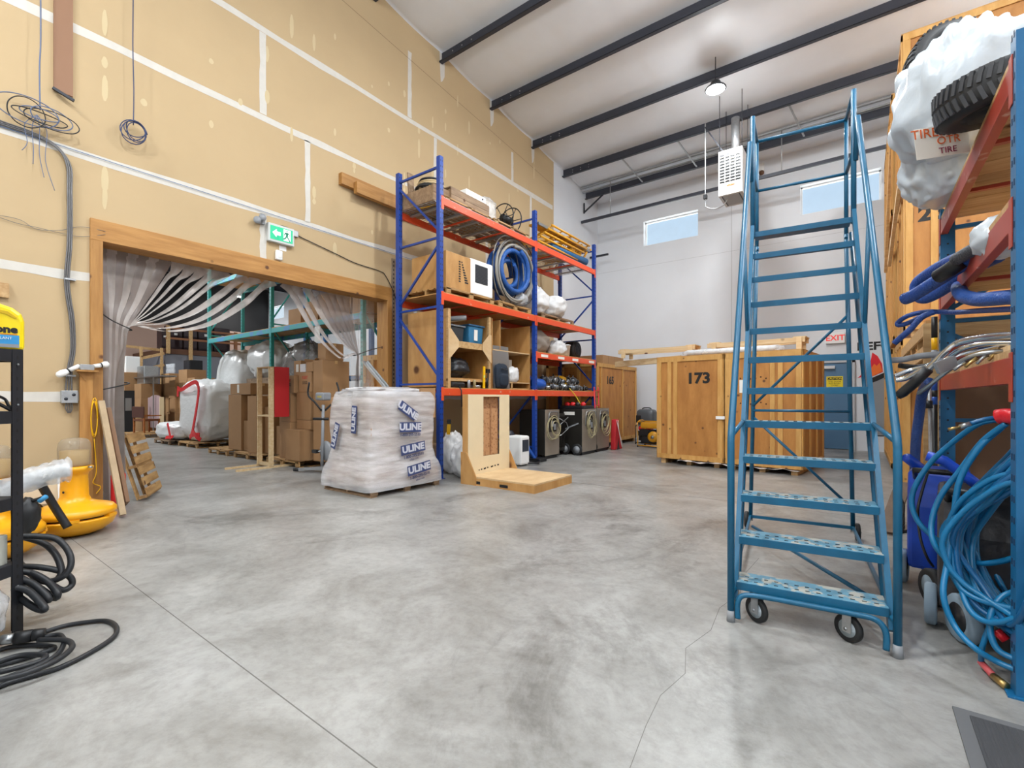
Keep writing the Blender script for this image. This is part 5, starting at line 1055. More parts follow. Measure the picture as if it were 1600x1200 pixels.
t = thing('fire_extinguisher', 'red extinguisher half hidden behind the leaning boards', 'fire extinguisher', (-7.62, 1.84, 0)); MB().lathe([(0, 0), (.07, 0), (.075, .03), (.075, .42), (.03, .5), (.02, .54), (0, .54)], n=18).build('cylinder', RED, t); MB().box(-.02, .08, -.015, .015, .54, .57).build('valve_lever', BLACK, t)
# ---- yellow wobble lights
YW = mat('moulded_yellow', '#eda711', .32, var=.06, vs=3); DOME = film('smoked_dome', '#a89b86', .45, .6, 2, .12, 0)
def wobble(loc, rz, label):
    t = thing('wobble_light', label, 'work light', loc, rz, 'yellow wobble lights')
    MB().lathe([(0, 0), (.16, .005), (.24, .035), (.31, .09), (.34, .16), (.34, .175), (.31, .18)], n=40).build('weighted_base', YW, t)
    MB().lathe([(.3, .165), (.3, .2)], n=30).build('dark_gap', BLACK, t)
    for k in range(6): MB().box(.29, .345, -.05, .05, .172, .2, Matrix.Rotation(k*PI/3+.3, 4, 'Z')).build('spacer', YW, t)
    MB().lathe([(.31, .196), (.338, .2), (.34, .245), (.31, .28), (.2, .315), (.135, .34), (.114, .39), (.108, .6), (.115, .63), (.145, .655), (.152, .69), (.13, .7), (.0, .7)], n=40).build('upper_body', YW, t)
    MB().lathe([(.128, .7), (.132, .72), (.132, .88), (.124, .94), (.1, .975), (.05, .99), (0, .992)], n=36).build('smoked_dome', DOME, t)
    MB().lathe([(.11, .7), (.115, .74), (.115, .86), (.0, .862)], n=20).build('lamp', mat('lamp_amber', '#dbb46a', .4), t)
    MB().cyl((.162, 0, .69), (.2, 0, .69), .012, n=8).build('latch', STEEL, t)
    for z in (.45, .57): MB().cyl((.02, -.124, z), (.02, -.128, z), .012, n=8).build('screw', BLACK, t)
    return t
wobble((-6.53, 1.22, 0), R(30), 'yellow dome topped work light with its round weighted base by the tan wall')
wobble((-6.1, .6, 0), R(10), 'second yellow work light mostly hidden behind the black shelving post')
hose('black_wand', [V(62, 753, 4.25), V(84, 790, 4.35), V(106, 824, 4.4)], .033, BLACK, 'black tube resting across the base of the yellow work light', 'tube')
t = thing('cardboard_sheet', 'beige sheet leaning on the wall behind the yellow work light', 'board', (-7.3, 1.0, 0)); MB().beam((0, 0, .22), (-.1, 0, .62), .5, .03, up=(1, 0, .2)).build('panel', mat('beige_sheet', '#c9b394', .8), t); MB().beam((0.02, .24, .2), (-.09, .24, .66), .03, .04, up=(1, 0, .2)).build('pale_edge', WHITE, t)
for k in range(3): hose('extension_cord', [V(44+6*k, 800-8*k, 4.6), V(60, 788+10*k, 4.7), V(80+6*k, 806-6*k, 4.9), V(100, 796+4*k, 5.1)], .009, BLACK, ['topmost', 'middle', 'lowest'][k]+' black cord lying behind the yellow work light base', 'cord', None, 6)
t = thing('black_tool', 'black tool body with a blue tie behind the shelving post', 'tool', tuple(V(44, 805, 4.0))); MB().blob((0, 0, 0), (.16, .16, .3), .2, 3, 3, 18, 12).build('tool_body', BLACK, t); 
MB().tube(spline([(0, 0, .12), tuple(V(52, 782, 4.0)-t.location), tuple(V(70, 776, 4.0)-t.location)], 5), .014, 8).build('lead', BLACK, t); MB().tube([tuple(V(62, 783, 4.0)-t.location), tuple(V(72, 776, 4.0)-t.location)], .02, 8).build('blue_tie', mat('tie_blue', '#3c8fc0', .5), t)
# ---- black shelving at the left edge
SHB = mat('shelf_black', '#24262c', .5, metal=.3, var=.2, vs=6)
sx_, sy_ = Vector((.65, -.76, 0)), Vector((-.76, -.65, 0)); so = Vector((-4.06, .528, 0)); sh_rz = math.atan2(-.76, .65)
t = thing('shelving_unit', 'black steel shelving unit at the left edge of the picture', 'shelving', tuple(so), sh_rz)
SL, SW = 1.3, .5    # local x toward the camera, local -y away
for x in (0, SL):
    for y in (0, -SW):
        sg = 1 if x == 0 else -1; ys_ = -1 if y == 0 else 1
        b = MB().box(*sorted((x, x+sg*.066)), *sorted((y, y+ys_*.004)), 0, 1.69).box(*sorted((x, x+sg*.004)), *sorted((y, y+ys_*.066)), 0, 1.69)
        b.mt(1)
        for k in range(26): b.box(*sorted((x+sg*.028, x+sg*.038)), *sorted((y-ys_*.001, y+ys_*.0005)), .08+k*.062, .1+k*.062)
        b.build('post', [SHB, K], t)
for z in (1.685, 1.32, .81, .42):
    MB().box(0.004, SL-.004, -.02, -.002, z-.07, z).box(.004, SL-.004, -SW+.002, -SW+.02, z-.07, z).box(.004, .02, -SW, -.002, z-.07, z).box(SL-.02, SL-.004, -SW, -.002, z-.07, z).build('shelf_beam', SHB, t)
    MB().box(.01, SL-.01, -SW+.01, -.01, z-.012, z+.002).build('shelf_board', mat('shelf_board', '#35363a', .7), t)
for k in range(3): MB().cyl((.035, .0, [1.6, 1.36, .28][k]), (.035, .006, [1.6, 1.36, .28][k]), .006, n=8).build('rivet', STEEL, t)
o = MB().box(.06, 1.25, -SW-.03, -SW-.012, .05, 1.6).build('plywood_back', PINE, t)
def SP(x, y, z): return so+sx_*x+sy_*y+Vector((0, 0, z))
jp = SP(.055, .12, 1.688)
YJ = mat('jug_yellow', '#f3d40a', .3); t = thing('coolant_jug', 'bright yellow plastic jug with a blue label standing on the black shelving', 'jug', tuple(jp), R(84))
b = MB(); prof = [(-.13, 0), (.13, 0), (.13, .17), (.118, .215), (.08, .25), (.03, .268), (-.03, .268), (-.06, .25), (-.12, .22), (-.13, .18)]
MB(frame((0, .055, 0), (1, 0, 0), (0, 0, 1))).prism(prof, 0, .11).build('jug_body', YJ, t, bevel=.018)
MB(frame((0, -.0565, 0), (1, 0, 0), (0, 0, 1))).prism([(-.1, .2), (-.02, .235), (.06, .225), (.1, .19), (.095, .182), (.05, .21), (-.02, .218), (-.09, .188)], 0, .003).build('grip_recess', mat('jug_dark_yellow', '#c9a400', .4), t)
lb_ = MB().box(-.12, .108, -.0575, -.055, .012, .085).build('blue_label', mat('label_blue', '#2f8fc9', .4), t); MB().box(-.12, .108, -.0583, -.0575, .012, .032).build('grey_band', GREYP, lb_)
text('lettering', 'tone', .06, frame((.045, -.0565, .118), (1, 0, 0), (0, 0, 1)), K, t, off=.003); MB().box(-.0, .1, -.0575, -.056, .088, .091).build('red_line', RED, t)
text('lettering', 'COOLANT', .02, frame((.03, -.0585, .066), (1, 0, 0), (0, 0, 1)), WHITE, lb_)
MB().lathe([(.028, .268), (.028, .3), (0, .3)], n=16).build('cap', K, t)
o = MB().tube(spline([V(-5, 618, 2.8), V(8, 624, 2.85), V(14, 634, 2.85), V(28, 645, 2.9)], 6), .008, 8).tube(spline([V(-8, 628, 2.8), V(8, 636, 2.82), V(28, 647, 2.85)], 6), .01, 8).build('black_pliers', BLACK); tag(o, 'black handled tool lying on the second shelf of the black unit', 'tool')
t = thing('film_wrapped_tube', 'long item in crumpled clear film lying through the black shelving', 'wrapped item', tuple(V(60, 745, 3.05)))
P0 = V(-8, 775, 2.86)-t.location; P1 = V(40, 752, 3.0)-t.location; P2 = V(84, 738, 3.1)-t.location; P3 = V(108, 734, 3.16)-t.location
MB().tube(spline([P0, P1, P2, P3], 6), .045, 12).build('tube_core', WHITE, t)
q = spline([P0, P1, P2, P3], 10); b = MB()
vs = []; nn = 18
for i, p in enumerate(q):
    for j in range(nn):
        a = 2*PI*j/nn; r_ = .075*(1+.25*mnoise.noise(Vector((i*.35, math.cos(a)*1.6, math.sin(a)*1.6))))*(1.15 if i > len(q)-5 else 1); tt = (P3-P0).normalized(); aa = tt.cross(Vector((0, 0, 1))).normalized(); vs.append(p+aa*math.cos(a)*r_*.7+Vector((0, 0, 1))*math.sin(a)*r_)
b.smooth = True; b.add(vs, [(i*nn+j, i*nn+(j+1) % nn, (i+1)*nn+(j+1) % nn, (i+1)*nn+j) for i in range(len(q)-1) for j in range(nn)]); b.smooth = False; b.build('film_cover', CLEAR, t)
cp = SP(.2, .14, .422); t = thing('metal_case', 'pale scuffed metal case with a latch on the lowest black shelf', 'case', tuple(cp), sh_rz)
MB().box(-.14, .5, -.2, .11, 0, .175).build('case_body', mat('case_pale', '#b9bab0', .5, metal=.2, mottle=('#85867e', 18, .6)), t, bevel=.006); MB().torus((-.02, .115, .1), .03, .004, 'y', 14, 5).build('latch', STEEL, t); MB().box(-.145, -.143, -.09, -.03, .0, .05).build('sticker', LBL, t)
lumpy_bag('film_bundle', 'crumpled clear film bundle under the lowest black shelf', 'bundle', tuple(SP(.22, .08, 0.0)), (.36, .26, .34), CLEAR, 91, amp=.25)
# thick cable coil hanging off the shelving
CBL = mat('rubber_cable', '#222428', .5)
for k, (pts, lb) in enumerate([
    ([(30, 838, 2.95), (60, 838, 3.0), (88, 842, 3.05), (106, 860, 3.05), (111, 880, 3.03), (102, 898, 3.0), (80, 908, 2.97), (60, 905, 2.95), (30, 880, 3.0)], 'topmost loop of the thick black cable by the shelving post'),
    ([(40, 840, 3.05), (70, 850, 3.06), (88, 868, 3.05), (96, 892, 3.02), (90, 905, 3.0)], 'short inner loop of the thick black cable by the shelving post'),
    ([(30, 885, 2.95), (60, 886, 2.98), (92, 892, 3.02), (110, 902, 3.05), (112, 914, 3.05), (98, 922, 3.0), (78, 912, 2.95), (50, 896, 2.93), (28, 893, 2.9)], 'middle loop of the thick black cable by the shelving post'),
    ([(30, 893, 2.92), (52, 896, 2.93), (76, 910, 2.93), (90, 928, 2.9), (84, 934, 2.92), (60, 918, 2.9), (30, 902, 2.88)], 'fourth loop of the thick black cable by the shelving post'),
    ([(25, 905, 2.85), (48, 910, 2.87), (68, 926, 2.86), (76, 938, 2.86), (60, 934, 2.88), (30, 915, 2.9)], 'lower loop of the thick black cable by the shelving post'),
    ([(20, 918, 2.8), (42, 922, 2.82), (60, 938, 2.8), (70, 952, 2.78), (55, 950, 2.8), (25, 930, 2.85)], 'lowest loop of the thick black cable by the shelving post')]):
    hose('thick_cable', [V(*p) for p in pts], .019, CBL, lb, 'cable', 'thick cable coil by the shelving')
for k, (pts, lb, r_) in enumerate([
    ([(68, 988), (100, 978), (135, 972), (165, 970), (181, 978), (180, 992), (160, 1008), (125, 1028), (90, 1044), (50, 1056), (10, 1068), (-40, 1090)], 'outermost loop of black cable sweeping over the concrete at lower left', .013),
    ([(70, 995), (92, 992), (100, 1003), (90, 1022), (60, 1040), (20, 1055), (-30, 1075)], 'inner loop of black cable next to the outermost one at lower left', .013),
    ([(60, 1000), (100, 1000), (113, 1008), (105, 1020), (80, 1036), (40, 1052), (0, 1062), (-30, 1070)], 'second loop of black cable on the concrete at lower left', .014),
    ([(-20, 1022), (20, 1010), (60, 1008), (85, 1012), (60, 1022), (20, 1034), (-20, 1044)], 'small black cable loop nearest the shelving foot', .013),
    ([(-20, 1040), (30, 1024), (70, 1024), (60, 1034), (10, 1048), (-30, 1056)], 'flat black cable loop in the middle of the tangle at lower left', .013)]):
    hose('floor_cable', [G(p[0], p[1], .014+.024*(k % 3)) for p in pts], r_, CBL, lb, 'cable', 'cable tangle on the floor')
c0, c1 = G(2, 1000, .07), G(70, 990, .06); t = thing('cable_connector', 'black cable connector with a silver collar lying on the cable tangle', 'connector', tuple(c0)); d_ = (c1-c0)
MB().tube([Vector((0, 0, 0)), d_*.3], .028, 14).build('silver_collar', STEEL, t); MB().tube([d_*.3, d_*.7], .034, 14).build('plug_body', BLACK, t); MB().tube([d_*.7, d_*.73, d_], [.026, .034, .03], 14).build('rear_grip', BLACK, t)
# ================================================================ BEYOND THE CURTAIN
TEAL = mat('teal_rack_paint', '#2f9a95', .45, var=.15, vs=4); TBL = mat('beam_teal', '#3fa3a6', .5, mottle=('#4f8fc0', 3, .5), vs=2)
rack('pallet_rack', 'teal pallet rack loaded with cartons beyond the strip curtain', (-8.75, 6.3, 0), PI/2, 1, [0, 4.0, 8.0], 1.1, 5.6,
     [(0, 3.27, 'ply'), (1, 3.27, 'ply'), (0, 5.05, 'ply'), (1, 5.05, 'ply')], TEAL, TBL, braces=[.4, 1.9, 3.4, 5.2], holes=True)
DB = mat('dark_blue_rack', '#1b5b93', .45)
rack('pallet_rack', 'dark blue pallet rack standing behind the teal one', (-9.5, 10.2, 0), PI/2, 1, [0, 4.2, 8.4], 1.0, 6.2, [(0, 2.2, 'ply'), (1, 2.2, 'ply')], DB, DB, braces=[.5, 2.6, 4.2, 5.8], holes=False, pw=.14)
# cartons along the aisle: (x0, x1, y0, depth, z0, z1)
for i, (x, L_, y, lab) in enumerate([(-9.65, 1.3, 5.55, 'pallet under the nearest carton stack by the opening'), (-11.3, 1.35, 5.6, 'pallet under the cartons behind the pine frame'), (-12.85, 1.1, 5.6, 'low pallet poking out left of the tall cartons'), (-15.5, 1.4, 5.85, 'pallet under the red taped white wrapped load'), (-17.2, 1.3, 5.75, 'grey pallet under the long white wrapped load'), (-21.0, 1.9, 6.0, 'pallet carrying the wooden chair')]):
    pallet((x, y, 0), 0, L_, 1.1, lab, 'pallets beyond the curtain', GREYWOOD if i == 4 else PALW)
def CB(x0, x1, y0, z0, z1, label, D=.5, **k): carton(((x0+x1)/2, y0+D/2, z0), 0, x1-x0, D, z1-z0, label, 'cartons beyond the curtain', **k)
P2 = (('FLEET', .07, INKR), ('5152', .08, INK))
CB(-12.6, -11.92, 5.2, .145, 1.48, 'tallest brown carton beside the red taped load')
CB(-12.5, -11.45, 5.2, 1.485, 1.75, 'flat wide carton lying on top of the tallest one', D=.6, lab=(-.1, .14, .1, .2))
CB(-11.9, -11.45, 5.25, .145, .86, 'carton with a pale top edge left of the pine frame posts')
CB(-11.9, -11.46, 5.35, .865, 1.2, 'small carton with a white label behind the pine frame', lab=(0, .25, .16, .14))
CB(-11.42, -11.0, 5.12, .145, 1.45, 'tall narrow carton left of the pine frame post', D=.55)
CB(-10.98, -10.7, 5.3, .145, 1.2, 'carton seen between the pine frame posts')
CB(-10.45, -9.98, 5.3, .145, .78, 'low carton right of the pine frame post', D=.5)
CB(-10.42, -9.96, 5.35, .785, 1.08, 'carton on the low one under the red panel', D=.45)
CB(-9.93, -9.5, 5.1, .145, .9, 'lower carton of the printed column beside the pine frame', D=.45)
CB(-9.93, -9.52, 5.12, .905, 1.5, 'printed carton in the middle of the column beside the pine frame', D=.45, printed=P2)
CB(-9.82, -9.42, 5.14, 1.505, 1.87, 'printed carton on top of the column beside the pine frame', D=.45, printed=P2)
CB(-9.48, -8.95, 5.0, .145, .76, 'big plain carton at the corner of the nearest pallet', D=.9)
CB(-9.42, -8.9, 5.2, .765, .95, 'thin carton on the big plain one at the pallet corner', D=.7)
CB(-9.42, -8.9, 5.2, .955, 1.52, 'plain carton under the printed one with red letters', D=.7)
CB(-9.38, -8.9, 5.22, 1.525, 1.93, 'carton printed with red letters behind the exercise bike', D=.7, printed=(('FLEET', .08, INKR), ('5152', .09, INK)))
CB(-9.62, -9.35, 5.25, 1.95-.075, 2.18, 'small carton with a red label on the top row', D=.4, lab=(0, .15, .1, .16))
CB(-9.33, -9.12, 5.22, 1.935, 2.1, 'white small box on the top row of the nearest cartons', D=.3, m=mat('white_carton', '#d6d6d8', .6), tape=False)
CB(-9.1, -8.85, 5.22, 1.935, 2.13, 'open topped carton on the top row of the nearest cartons', D=.4, open_=True)
CB(-8.83, -8.5, 5.22, .145, 2.15, 'tall dark carton column beside the curtain', D=.6)
CB(-8.8, -8.52, 5.3, 2.155, 2.5, 'carton with a red round label on top of the tall column', D=.4)
# rack shelf load (z 3.29)
rx = [(-8.95, .55, .75), (-9.6, .6, .8), (-10.25, .6, .62), (-10.9, .55, .5), (-8.95, .5, .6), (-11.7, .6, .4)]
for k, (x, w_, h_) in enumerate(rx):
    z = 3.29 if k != 4 else 3.29+.752
    carton((x, 6.75, z), 0, w_, .7, h_, ['nearest tan carton on the teal rack shelf', 'second tan carton along the teal rack shelf', 'third tan carton along the teal rack shelf', 'fourth tan carton along the teal rack shelf', 'tan carton stacked on the nearest one on the teal rack shelf', 'farthest low tan carton on the teal rack shelf'][k], 'cartons on the teal rack')
carton((-9.6, 6.75, 3.29+.802), 0, .6, .7, .5, 'tan carton stacked on the second one on the teal rack shelf', 'cartons on the teal rack')
t = thing('paper_tag', 'white paper tag hanging from the teal beam', 'tag', (-10.45, 6.28, 3.0)); MB().box(-.11, .11, -.004, 0, -.25, .12).build('tag_sheet', WHITE, t)
# vault by the right jamb
vault((-8.36, 6.75, 0), 0, .62, .9, 2.3, 'plywood crate standing behind the clear strips at the right jamb', None, stiles=(0,))
# pine frame with red panel
t = thing('pine_stand', 'tall pine frame with a red panel standing on two long feet', 'wooden frame', (-9.73, 4.8, 0))
for x in (-.24, .24):
    MB().box(x-.02, x+.02, -.14, -.05, .04, 2.01).build('upright', PINE_PALE, t); MB().box(x-.02, x+.02, .12, .21, 1.05, 2.01).build('rear_upright', PINE_PALE, t)
    MB().box(x-.03+.0, x+.01, -.75, .6, 0, .04).build('foot', PINE_PALE, t)
MB().box(-.26, .26, -.14, .21, 2.01, 2.03).build('top_board', PINE, t); MB().box(-.22, .22, -.14, .21, 1.03, 1.06).build('shelf', PINE_PALE, t)
MB().box(.262, .272, -.04, .26, 1.02, 2.03).build('red_panel', mat('panel_red', '#b3181c', .6), t); MB().box(-.22, .22, .2, .21, 1.06, 2.01).build('back_board', PLY, t)
MB().box(-.22, .22, -.12, -.06, .04, .1).build('bottom_rail', PINE_PALE, t)
# exercise bike
t = thing('exercise_bike', 'grey exercise bike half hidden behind the film wrapped load', 'exercise machine', (-8.06, 5.0, 0)); t.scale = (1.0, .75, 1.06)
MB().tube([(-.1, 0, .1), (-.12, .05, 1.2)], .035, 10).build('mast', GREYP, t)
MB().box(-.28, -.02, -.05, .2, 1.28, 1.42).build('console', GREYP, t, bevel=.03); MB().box(-.2, -.06, -.055, -.048, 1.33, 1.36).build('display', mat('lcd', '#b9a44a', .3), t)
MB().tube(spline([(-.12, 0, 1.1), (-.2, -.12, 1.25), (-.32, -.2, 1.38), (-.28, -.2, 1.6)], 5), .02, 10).build('handlebar', BLACK, t); MB().tube(spline([(-.12, .1, 1.1), (-.0, .3, 1.3), (.05, .34, 1.45), (-.02, .34, 1.6)], 5), .02, 10).build('handlebar', BLACK, t)
MB().cyl((-.28, -.1, .95), (.0, .1, .95), .025, n=10).build('cross_handle', BLACK, t)
MB().lathe([(0, -.05), (.16, -.05), (.18, 0), (.16, .05), (0, .05)], Matrix.Translation((-.08, .1, .38)) @ Matrix.Rotation(PI/2, 4, 'X'), 22).build('flywheel_cover', GREYP, t)
MB().box(-.3, -.16, -.12, -.02, .34, .4).build('pedal', BLACK, t); MB().cyl((-.2, -.1, .37), (-.1, .05, .38), .014, n=8).build('crank', STEEL, t)
MB().beam((-.45, -.1, .05), (.2, .25, .05), .07, .05).build('front_foot', GALV, t); MB().beam((-.5, -.35, .05), (.1, -.02, .1), .06, .05).build('frame_tube', GALV, t)
for p in ((-.47, -.12), (-.52, -.37)): MB().cyl((p[0]-.05, p[1]-.03, .05), (p[0]+.05, p[1]+.03, .05), .035, n=10).build('end_cap', BLACK, t)
# white wrapped loads with red tape
WF = mat('white_film_load', '#dfe0e0', .3, bump=.9, bs=6, stretch=(1, 1, 1.5)); RT = mat('red_tape', '#d3161c', .4)
def wload(c, d, label, seed, pw=.55, amp=.07):
    t = thing('wrapped_load', label, 'wrapped pallet load', (c[0], c[1], c[2])); MB().blob((0, 0, d[2]/2), d, amp, 2.2, seed, 60, 40, pw, flat=0, rid=.06).build('white_wrap', WF, t); return t
t = wload((-15.6, 5.85, .145), (2.1, 1.0, 1.8), 'tall white wrapped load criss-crossed with red tape', 5)
for pts in ([(-.75, -.5, 1.55), (-.3, -.56, 1.5), (.25, -.57, 1.62), (.7, -.55, 1.7), (.85, -.53, 1.5), (.8, -.56, 1.0), (.62, -.57, .5), (.5, -.56, .3), (.3, -.55, .12)], [(.55, -.57, .35), (.75, -.56, .2), (.9, -.5, .1)], [(.32, -.56, .16), (.55, -.57, .22), (.88, -.52, .24)], [(-.9, -.44, 1.6), (-.95, -.44, 1.3)]):
    b = MB(); P = spline(pts, 4)
    for i in range(len(P)-1): b.beam(P[i], P[i+1], .02, .11, up=(0, 0, 1)) if abs(P[i+1].z-P[i].z) < abs(P[i+1].x-P[i].x) else b.beam(P[i], P[i+1], .02, .11, up=(1, 0, 0))
    b.build('red_tape', RT, t)
t = wload((-17.1, 5.7, .145), (1.9, 1.05, .52), 'long low white wrapped load with a red tape cross', 8)
for p, q in (((.55, -.55, .5), (.85, -.56, .05)), ((.45, -.56, .08), (.95, -.54, .12))): MB().beam(p, q, .02, .09, up=(1, 0, 0)).build('red_tape', RT, t)
wload((-16.2, 7.0, .0), (1.9, .9, 2.9), 'white draped furniture under the teal rack shelf', 21, .6, .1)
wload((-14.3, 7.1, 2.0), (1.7, .9, 1.1), 'film wrapped white sofa stacked under the teal rack beam', 22, .7, .15)
t = thing('low_shelf_crate', 'dark crate supporting the film wrapped sofa under the teal beam', 'crate', (-14.3, 7.1, 0)); MB().box(-.7, .7, -.4, .4, 0, 1.99).build('panels', GREYWOOD, t)
lumpy_bag('wrapped_furniture', 'dark film wrapped furniture under the teal rack beside the cartons', 'wrapped furniture', (-12.3, 7.1, 1.6), (1.7, .9, 1.4), film('dark_wrap', '#8a8480', .5, .9), 23)
t = thing('low_shelf_crate', 'dark crate under the film wrapped furniture near the curtain', 'crate', (-12.3, 7.1, 0)); MB().box(-.7, .7, -.4, .4, 0, 1.6).build('panels', GREYWOOD, t)
# chair and things round it
t = thing('wooden_chair', 'brown wooden chair with a leather seat standing on a pallet', 'chair', (-20.85, 5.85, .145), R(15)); CW = wood('chair_wood', '#a5622c', '#8a4c1f'); 
for x in (-.28, .28):
    for y in (-.25, .25): MB().box(x-.025, x+.025, y-.025, y+.025, 0, .5 if y > 0 else .62).build('leg', CW, t)
MB().box(-.3, .3, -.28, .28, .42, .5).build('seat', mat('brown_leather', '#6a3a20', .5), t, bevel=.03); MB().box(-.33, .33, -.3, -.26, .55, .95).build('backrest', mat('dark_leather', '#4a2416', .5), t, bevel=.02)
for x in (-.31, .31): MB().box(x-.03, x+.03, -.28, .3, .6, .64).build('armrest', CW, t)
t = thing('headboard', 'mauve upholstered headboard standing behind the wooden chair', 'headboard', (-23.0, 6.75, .0)); MB(frame((0, 0, 0), (1, 0, 0), (0, 0, 1))).prism([(-.7, .2), (.7, .2), (.7, 1.42), (.45, 1.43), (.2, 1.5), (0, 1.52), (-.2, 1.5), (-.45, 1.43), (-.7, 1.42)], -.06, .06).build('padded_panel', mat('mauve_fabric', '#9c8384', .9), t)
for x in (-.6, .6): MB().box(x-.04, x+.04, -.04, .04, 0, .2).build('leg', CW, t)
MB().box(.7, .74, -.08, .06, .1, 1.44).build('pale_edge', CRM, t)
# far cartons: individual boxes in front of the mezzanine wall
rg = random.Random(5)
FC = []
for (x, y, n_, w_) in ((-25.6, 6.6, (.8, .6, .5, .6), 1.0), (-24.45, 6.9, (.75, .65, .6), .95), (-23.9, 7.7, (.8, .7, .5, .45), 1.0), (-22.75, 7.6, (.8, .6, .45, .5), .7), (-21.95, 7.7, (1.0, .6, .5, .45), .75), (-21.1, 7.7, (.9, .7, .6), .8), (-20.0, 7.4, (.9, .7), .9)):
    z = 0
    for h_ in n_: FC.append((x, y, z, w_, h_)); z += h_
for k, (x, y, z, w_, h_) in enumerate(FC):
    lv = 'bottom' if z == 0 else 'second level' if z < 1.01 else 'third level' if z < 1.65 else 'top level'
    st = {-25.6: 'farthest left stack by the mezzanine wall', -24.45: 'stack left of the headboard', -23.9: 'stack behind the headboard', -22.75: 'stack just right of the headboard', -21.95: 'stack between the headboard and the tall white load', -21.1: 'stack at the shoulder of the white load', -20.0: 'stack behind the tall white load'}[x]
    carton((x+rg.uniform(-.03, .03), y, z+.001*k*0), rg.uniform(-.05, .05), w_, .7, h_-.003, '%s brown carton of the %s' % (lv, st), 'far cartons by the mezzanine', tape=False)
t = thing('stacked_frames', 'dark narrow stack of frames left of the mauve headboard', 'frames', (-23.6, 6.0, 0)); MB().box(-.08, .08, -.2, .2, 0, 1.7).build('frames', BLACK, t); MB().box(.081, .09, -.1, .1, .9, 1.4).build('mirror_strip', STEEL, t)
for k, (x, y, z, d) in enumerate([(-25.6, 6.6, 2.5, (.7, .5, .7)), (-24.45, 6.9, 2.0, (.9, .5, .75)), (-23.6, 8.3, 2.45, (.7, .5, .6))]):
    t = thing('appliance', ['white cabinet standing on the far carton stack', 'steel grey cabinet beside the mezzanine stair', 'dark appliance on the far cartons'][k], 'appliance', (x, y, z-.0)); MB().box(-d[0]/2, d[0]/2, -d[1]/2, d[1]/2, 0, d[2]).build('casing', [WHITE, GALV, BLACK][k], t, bevel=.02); MB().box(-d[0]/2+.05, d[0]/2-.05, -d[1]/2-.01, -d[1]/2, .05, d[2]-.05).build('door', [LBL, STEEL, DKSTEEL][k], t)
t = thing('steel_rack_shelf', 'bare wire shelf standing above the far cartons', 'wire shelf', (-24.0, 6.8, 0)); 
for x in (-1.2, 1.2): MB().box(x-.02, x+.02, -.2, -.16, 0, 2.3).build('post', STEEL, t)
MB().box(-2.2, 2.2, -.2, .3, 2.24, 2.29).build('shelf', STEEL, t)
for k in range(9):
    t = thing('glass_vase', ['first', 'second', 'third', 'fourth', 'fifth', 'sixth', 'seventh', 'eighth', 'ninth'][k]+' clear glass vase from the left on the far carton', 'vase', (-24.3+.1*k, 7.55, 2.45), 0, 'glass vases on the far cartons'); MB().lathe([(.04, 0), (.05, .1), (.03, .25), (.05, .42)], n=10).build('glass_body', GLASS if False else CLEAR, t)
# mezzanine
MZ = mat('grey_panel_wall', '#75757c', .7)
struct(MB().box(-32, -27.0, 8.3, 13.6, 0, 3.55).build('wall_mezzanine', MZ)).name = 'wall_stair'
t = thing('mezzanine_deck', 'timber mezzanine deck above the grey wall at the far end', 'mezzanine', (-29.5, 10.95, 3.551)); MB().box(-2.5, 2.55, -2.65, 2.65, 0, .25).build('deck', mat('dark_brown_timber', '#5e3c28', .7), t)
for y in (-2.55, -1.6, .5, 2.55): MB().box(2.552, 2.66, y-.07, y+.07, -.5 if y == -1.6 else 0, 1.35).build('rail_post', PINE if y < 0 else mat('brown_rail', '#8a5836', .6), t)
for z in (.75, 1.25): MB().box(2.56, 2.64, -2.65, 2.65, z-.05, z+.05).build('rail', mat('brown_rail', '#8a5836', .6), t)
t = thing('stair_rail', 'pale pine guard rail at the left end of the mezzanine', 'guard rail', (-26.95, 8.15, 1.5))
for y in (-1.6, -.8, 0): MB().box(-.05, .05, y-.05, y+.05, -1.5, 2.3).build('rail_post', PINE, t)
for z in (.9, 1.45): MB().beam((0, -1.7, z), (0, .1, z+.6), .06, .13).build('rail', PINE, t)
for z in (2.35,): MB().beam((-.6, -1.7, z), (-.6, .1, z-.1), .06, .12).build('rail', PINE, t)
MB().box(-.5, -.1, -1.7, .1, -1.5, .4).build('stair_base', mat('stair_brown', '#6b4a34', .7), t)
for k, (y, h_, w_) in enumerate([(8.95, 1.0, .6), (9.6, 1.05, .62), (10.3, 1.1, .7), (11.1, 1.1, .8), (8.5, .8, .3)]):
    t = thing('dark_cabinet', ['first', 'second', 'third', 'fourth', 'leftmost low'][k]+' dark cabinet standing on the mezzanine behind the rail', 'cabinet', (-28.0, y, 3.802), 0, 'dark cabinets on the mezzanine'); MB().box(-.35, .35, -w_/2+.02, w_/2-.02, 0, h_+.25).build('cabinet_body', mat('dark_cherry', '#2a171b' if k < 3 else '#151a28', .4), t); MB().box(.352, .358, -.06, .08, h_*.75, h_*.86).build('white_tag', WHITE, t)
t = thing('wall_picture', 'dark framed picture on the far beige wall', 'picture', (-43.98, 14.9-1.6, 8.0)); MB().box(0, .05, -.6, .6, -.9, .9).build('frame', BLACK, t); MB().box(.051, .06, -.3, .3, -.5, .4).build('pale_crest', LBL, t)
struct(MB().box(-32, -31.8, -2, 15.6, 5.6, 9.5).build('wall_shade_sheet', mat('dark_shade_sheet', '#2b2929', .8))).name = 'wall_shade'  # added dark sheet standing in for the unlit space under the roof
struct(MB().box(-32, -31.8, -2, 15.6, 3.55, 5.6).build('wall_inner', mat('beige_wall_paint', '#bb9c8c', .8))).name = 'wall_beige'
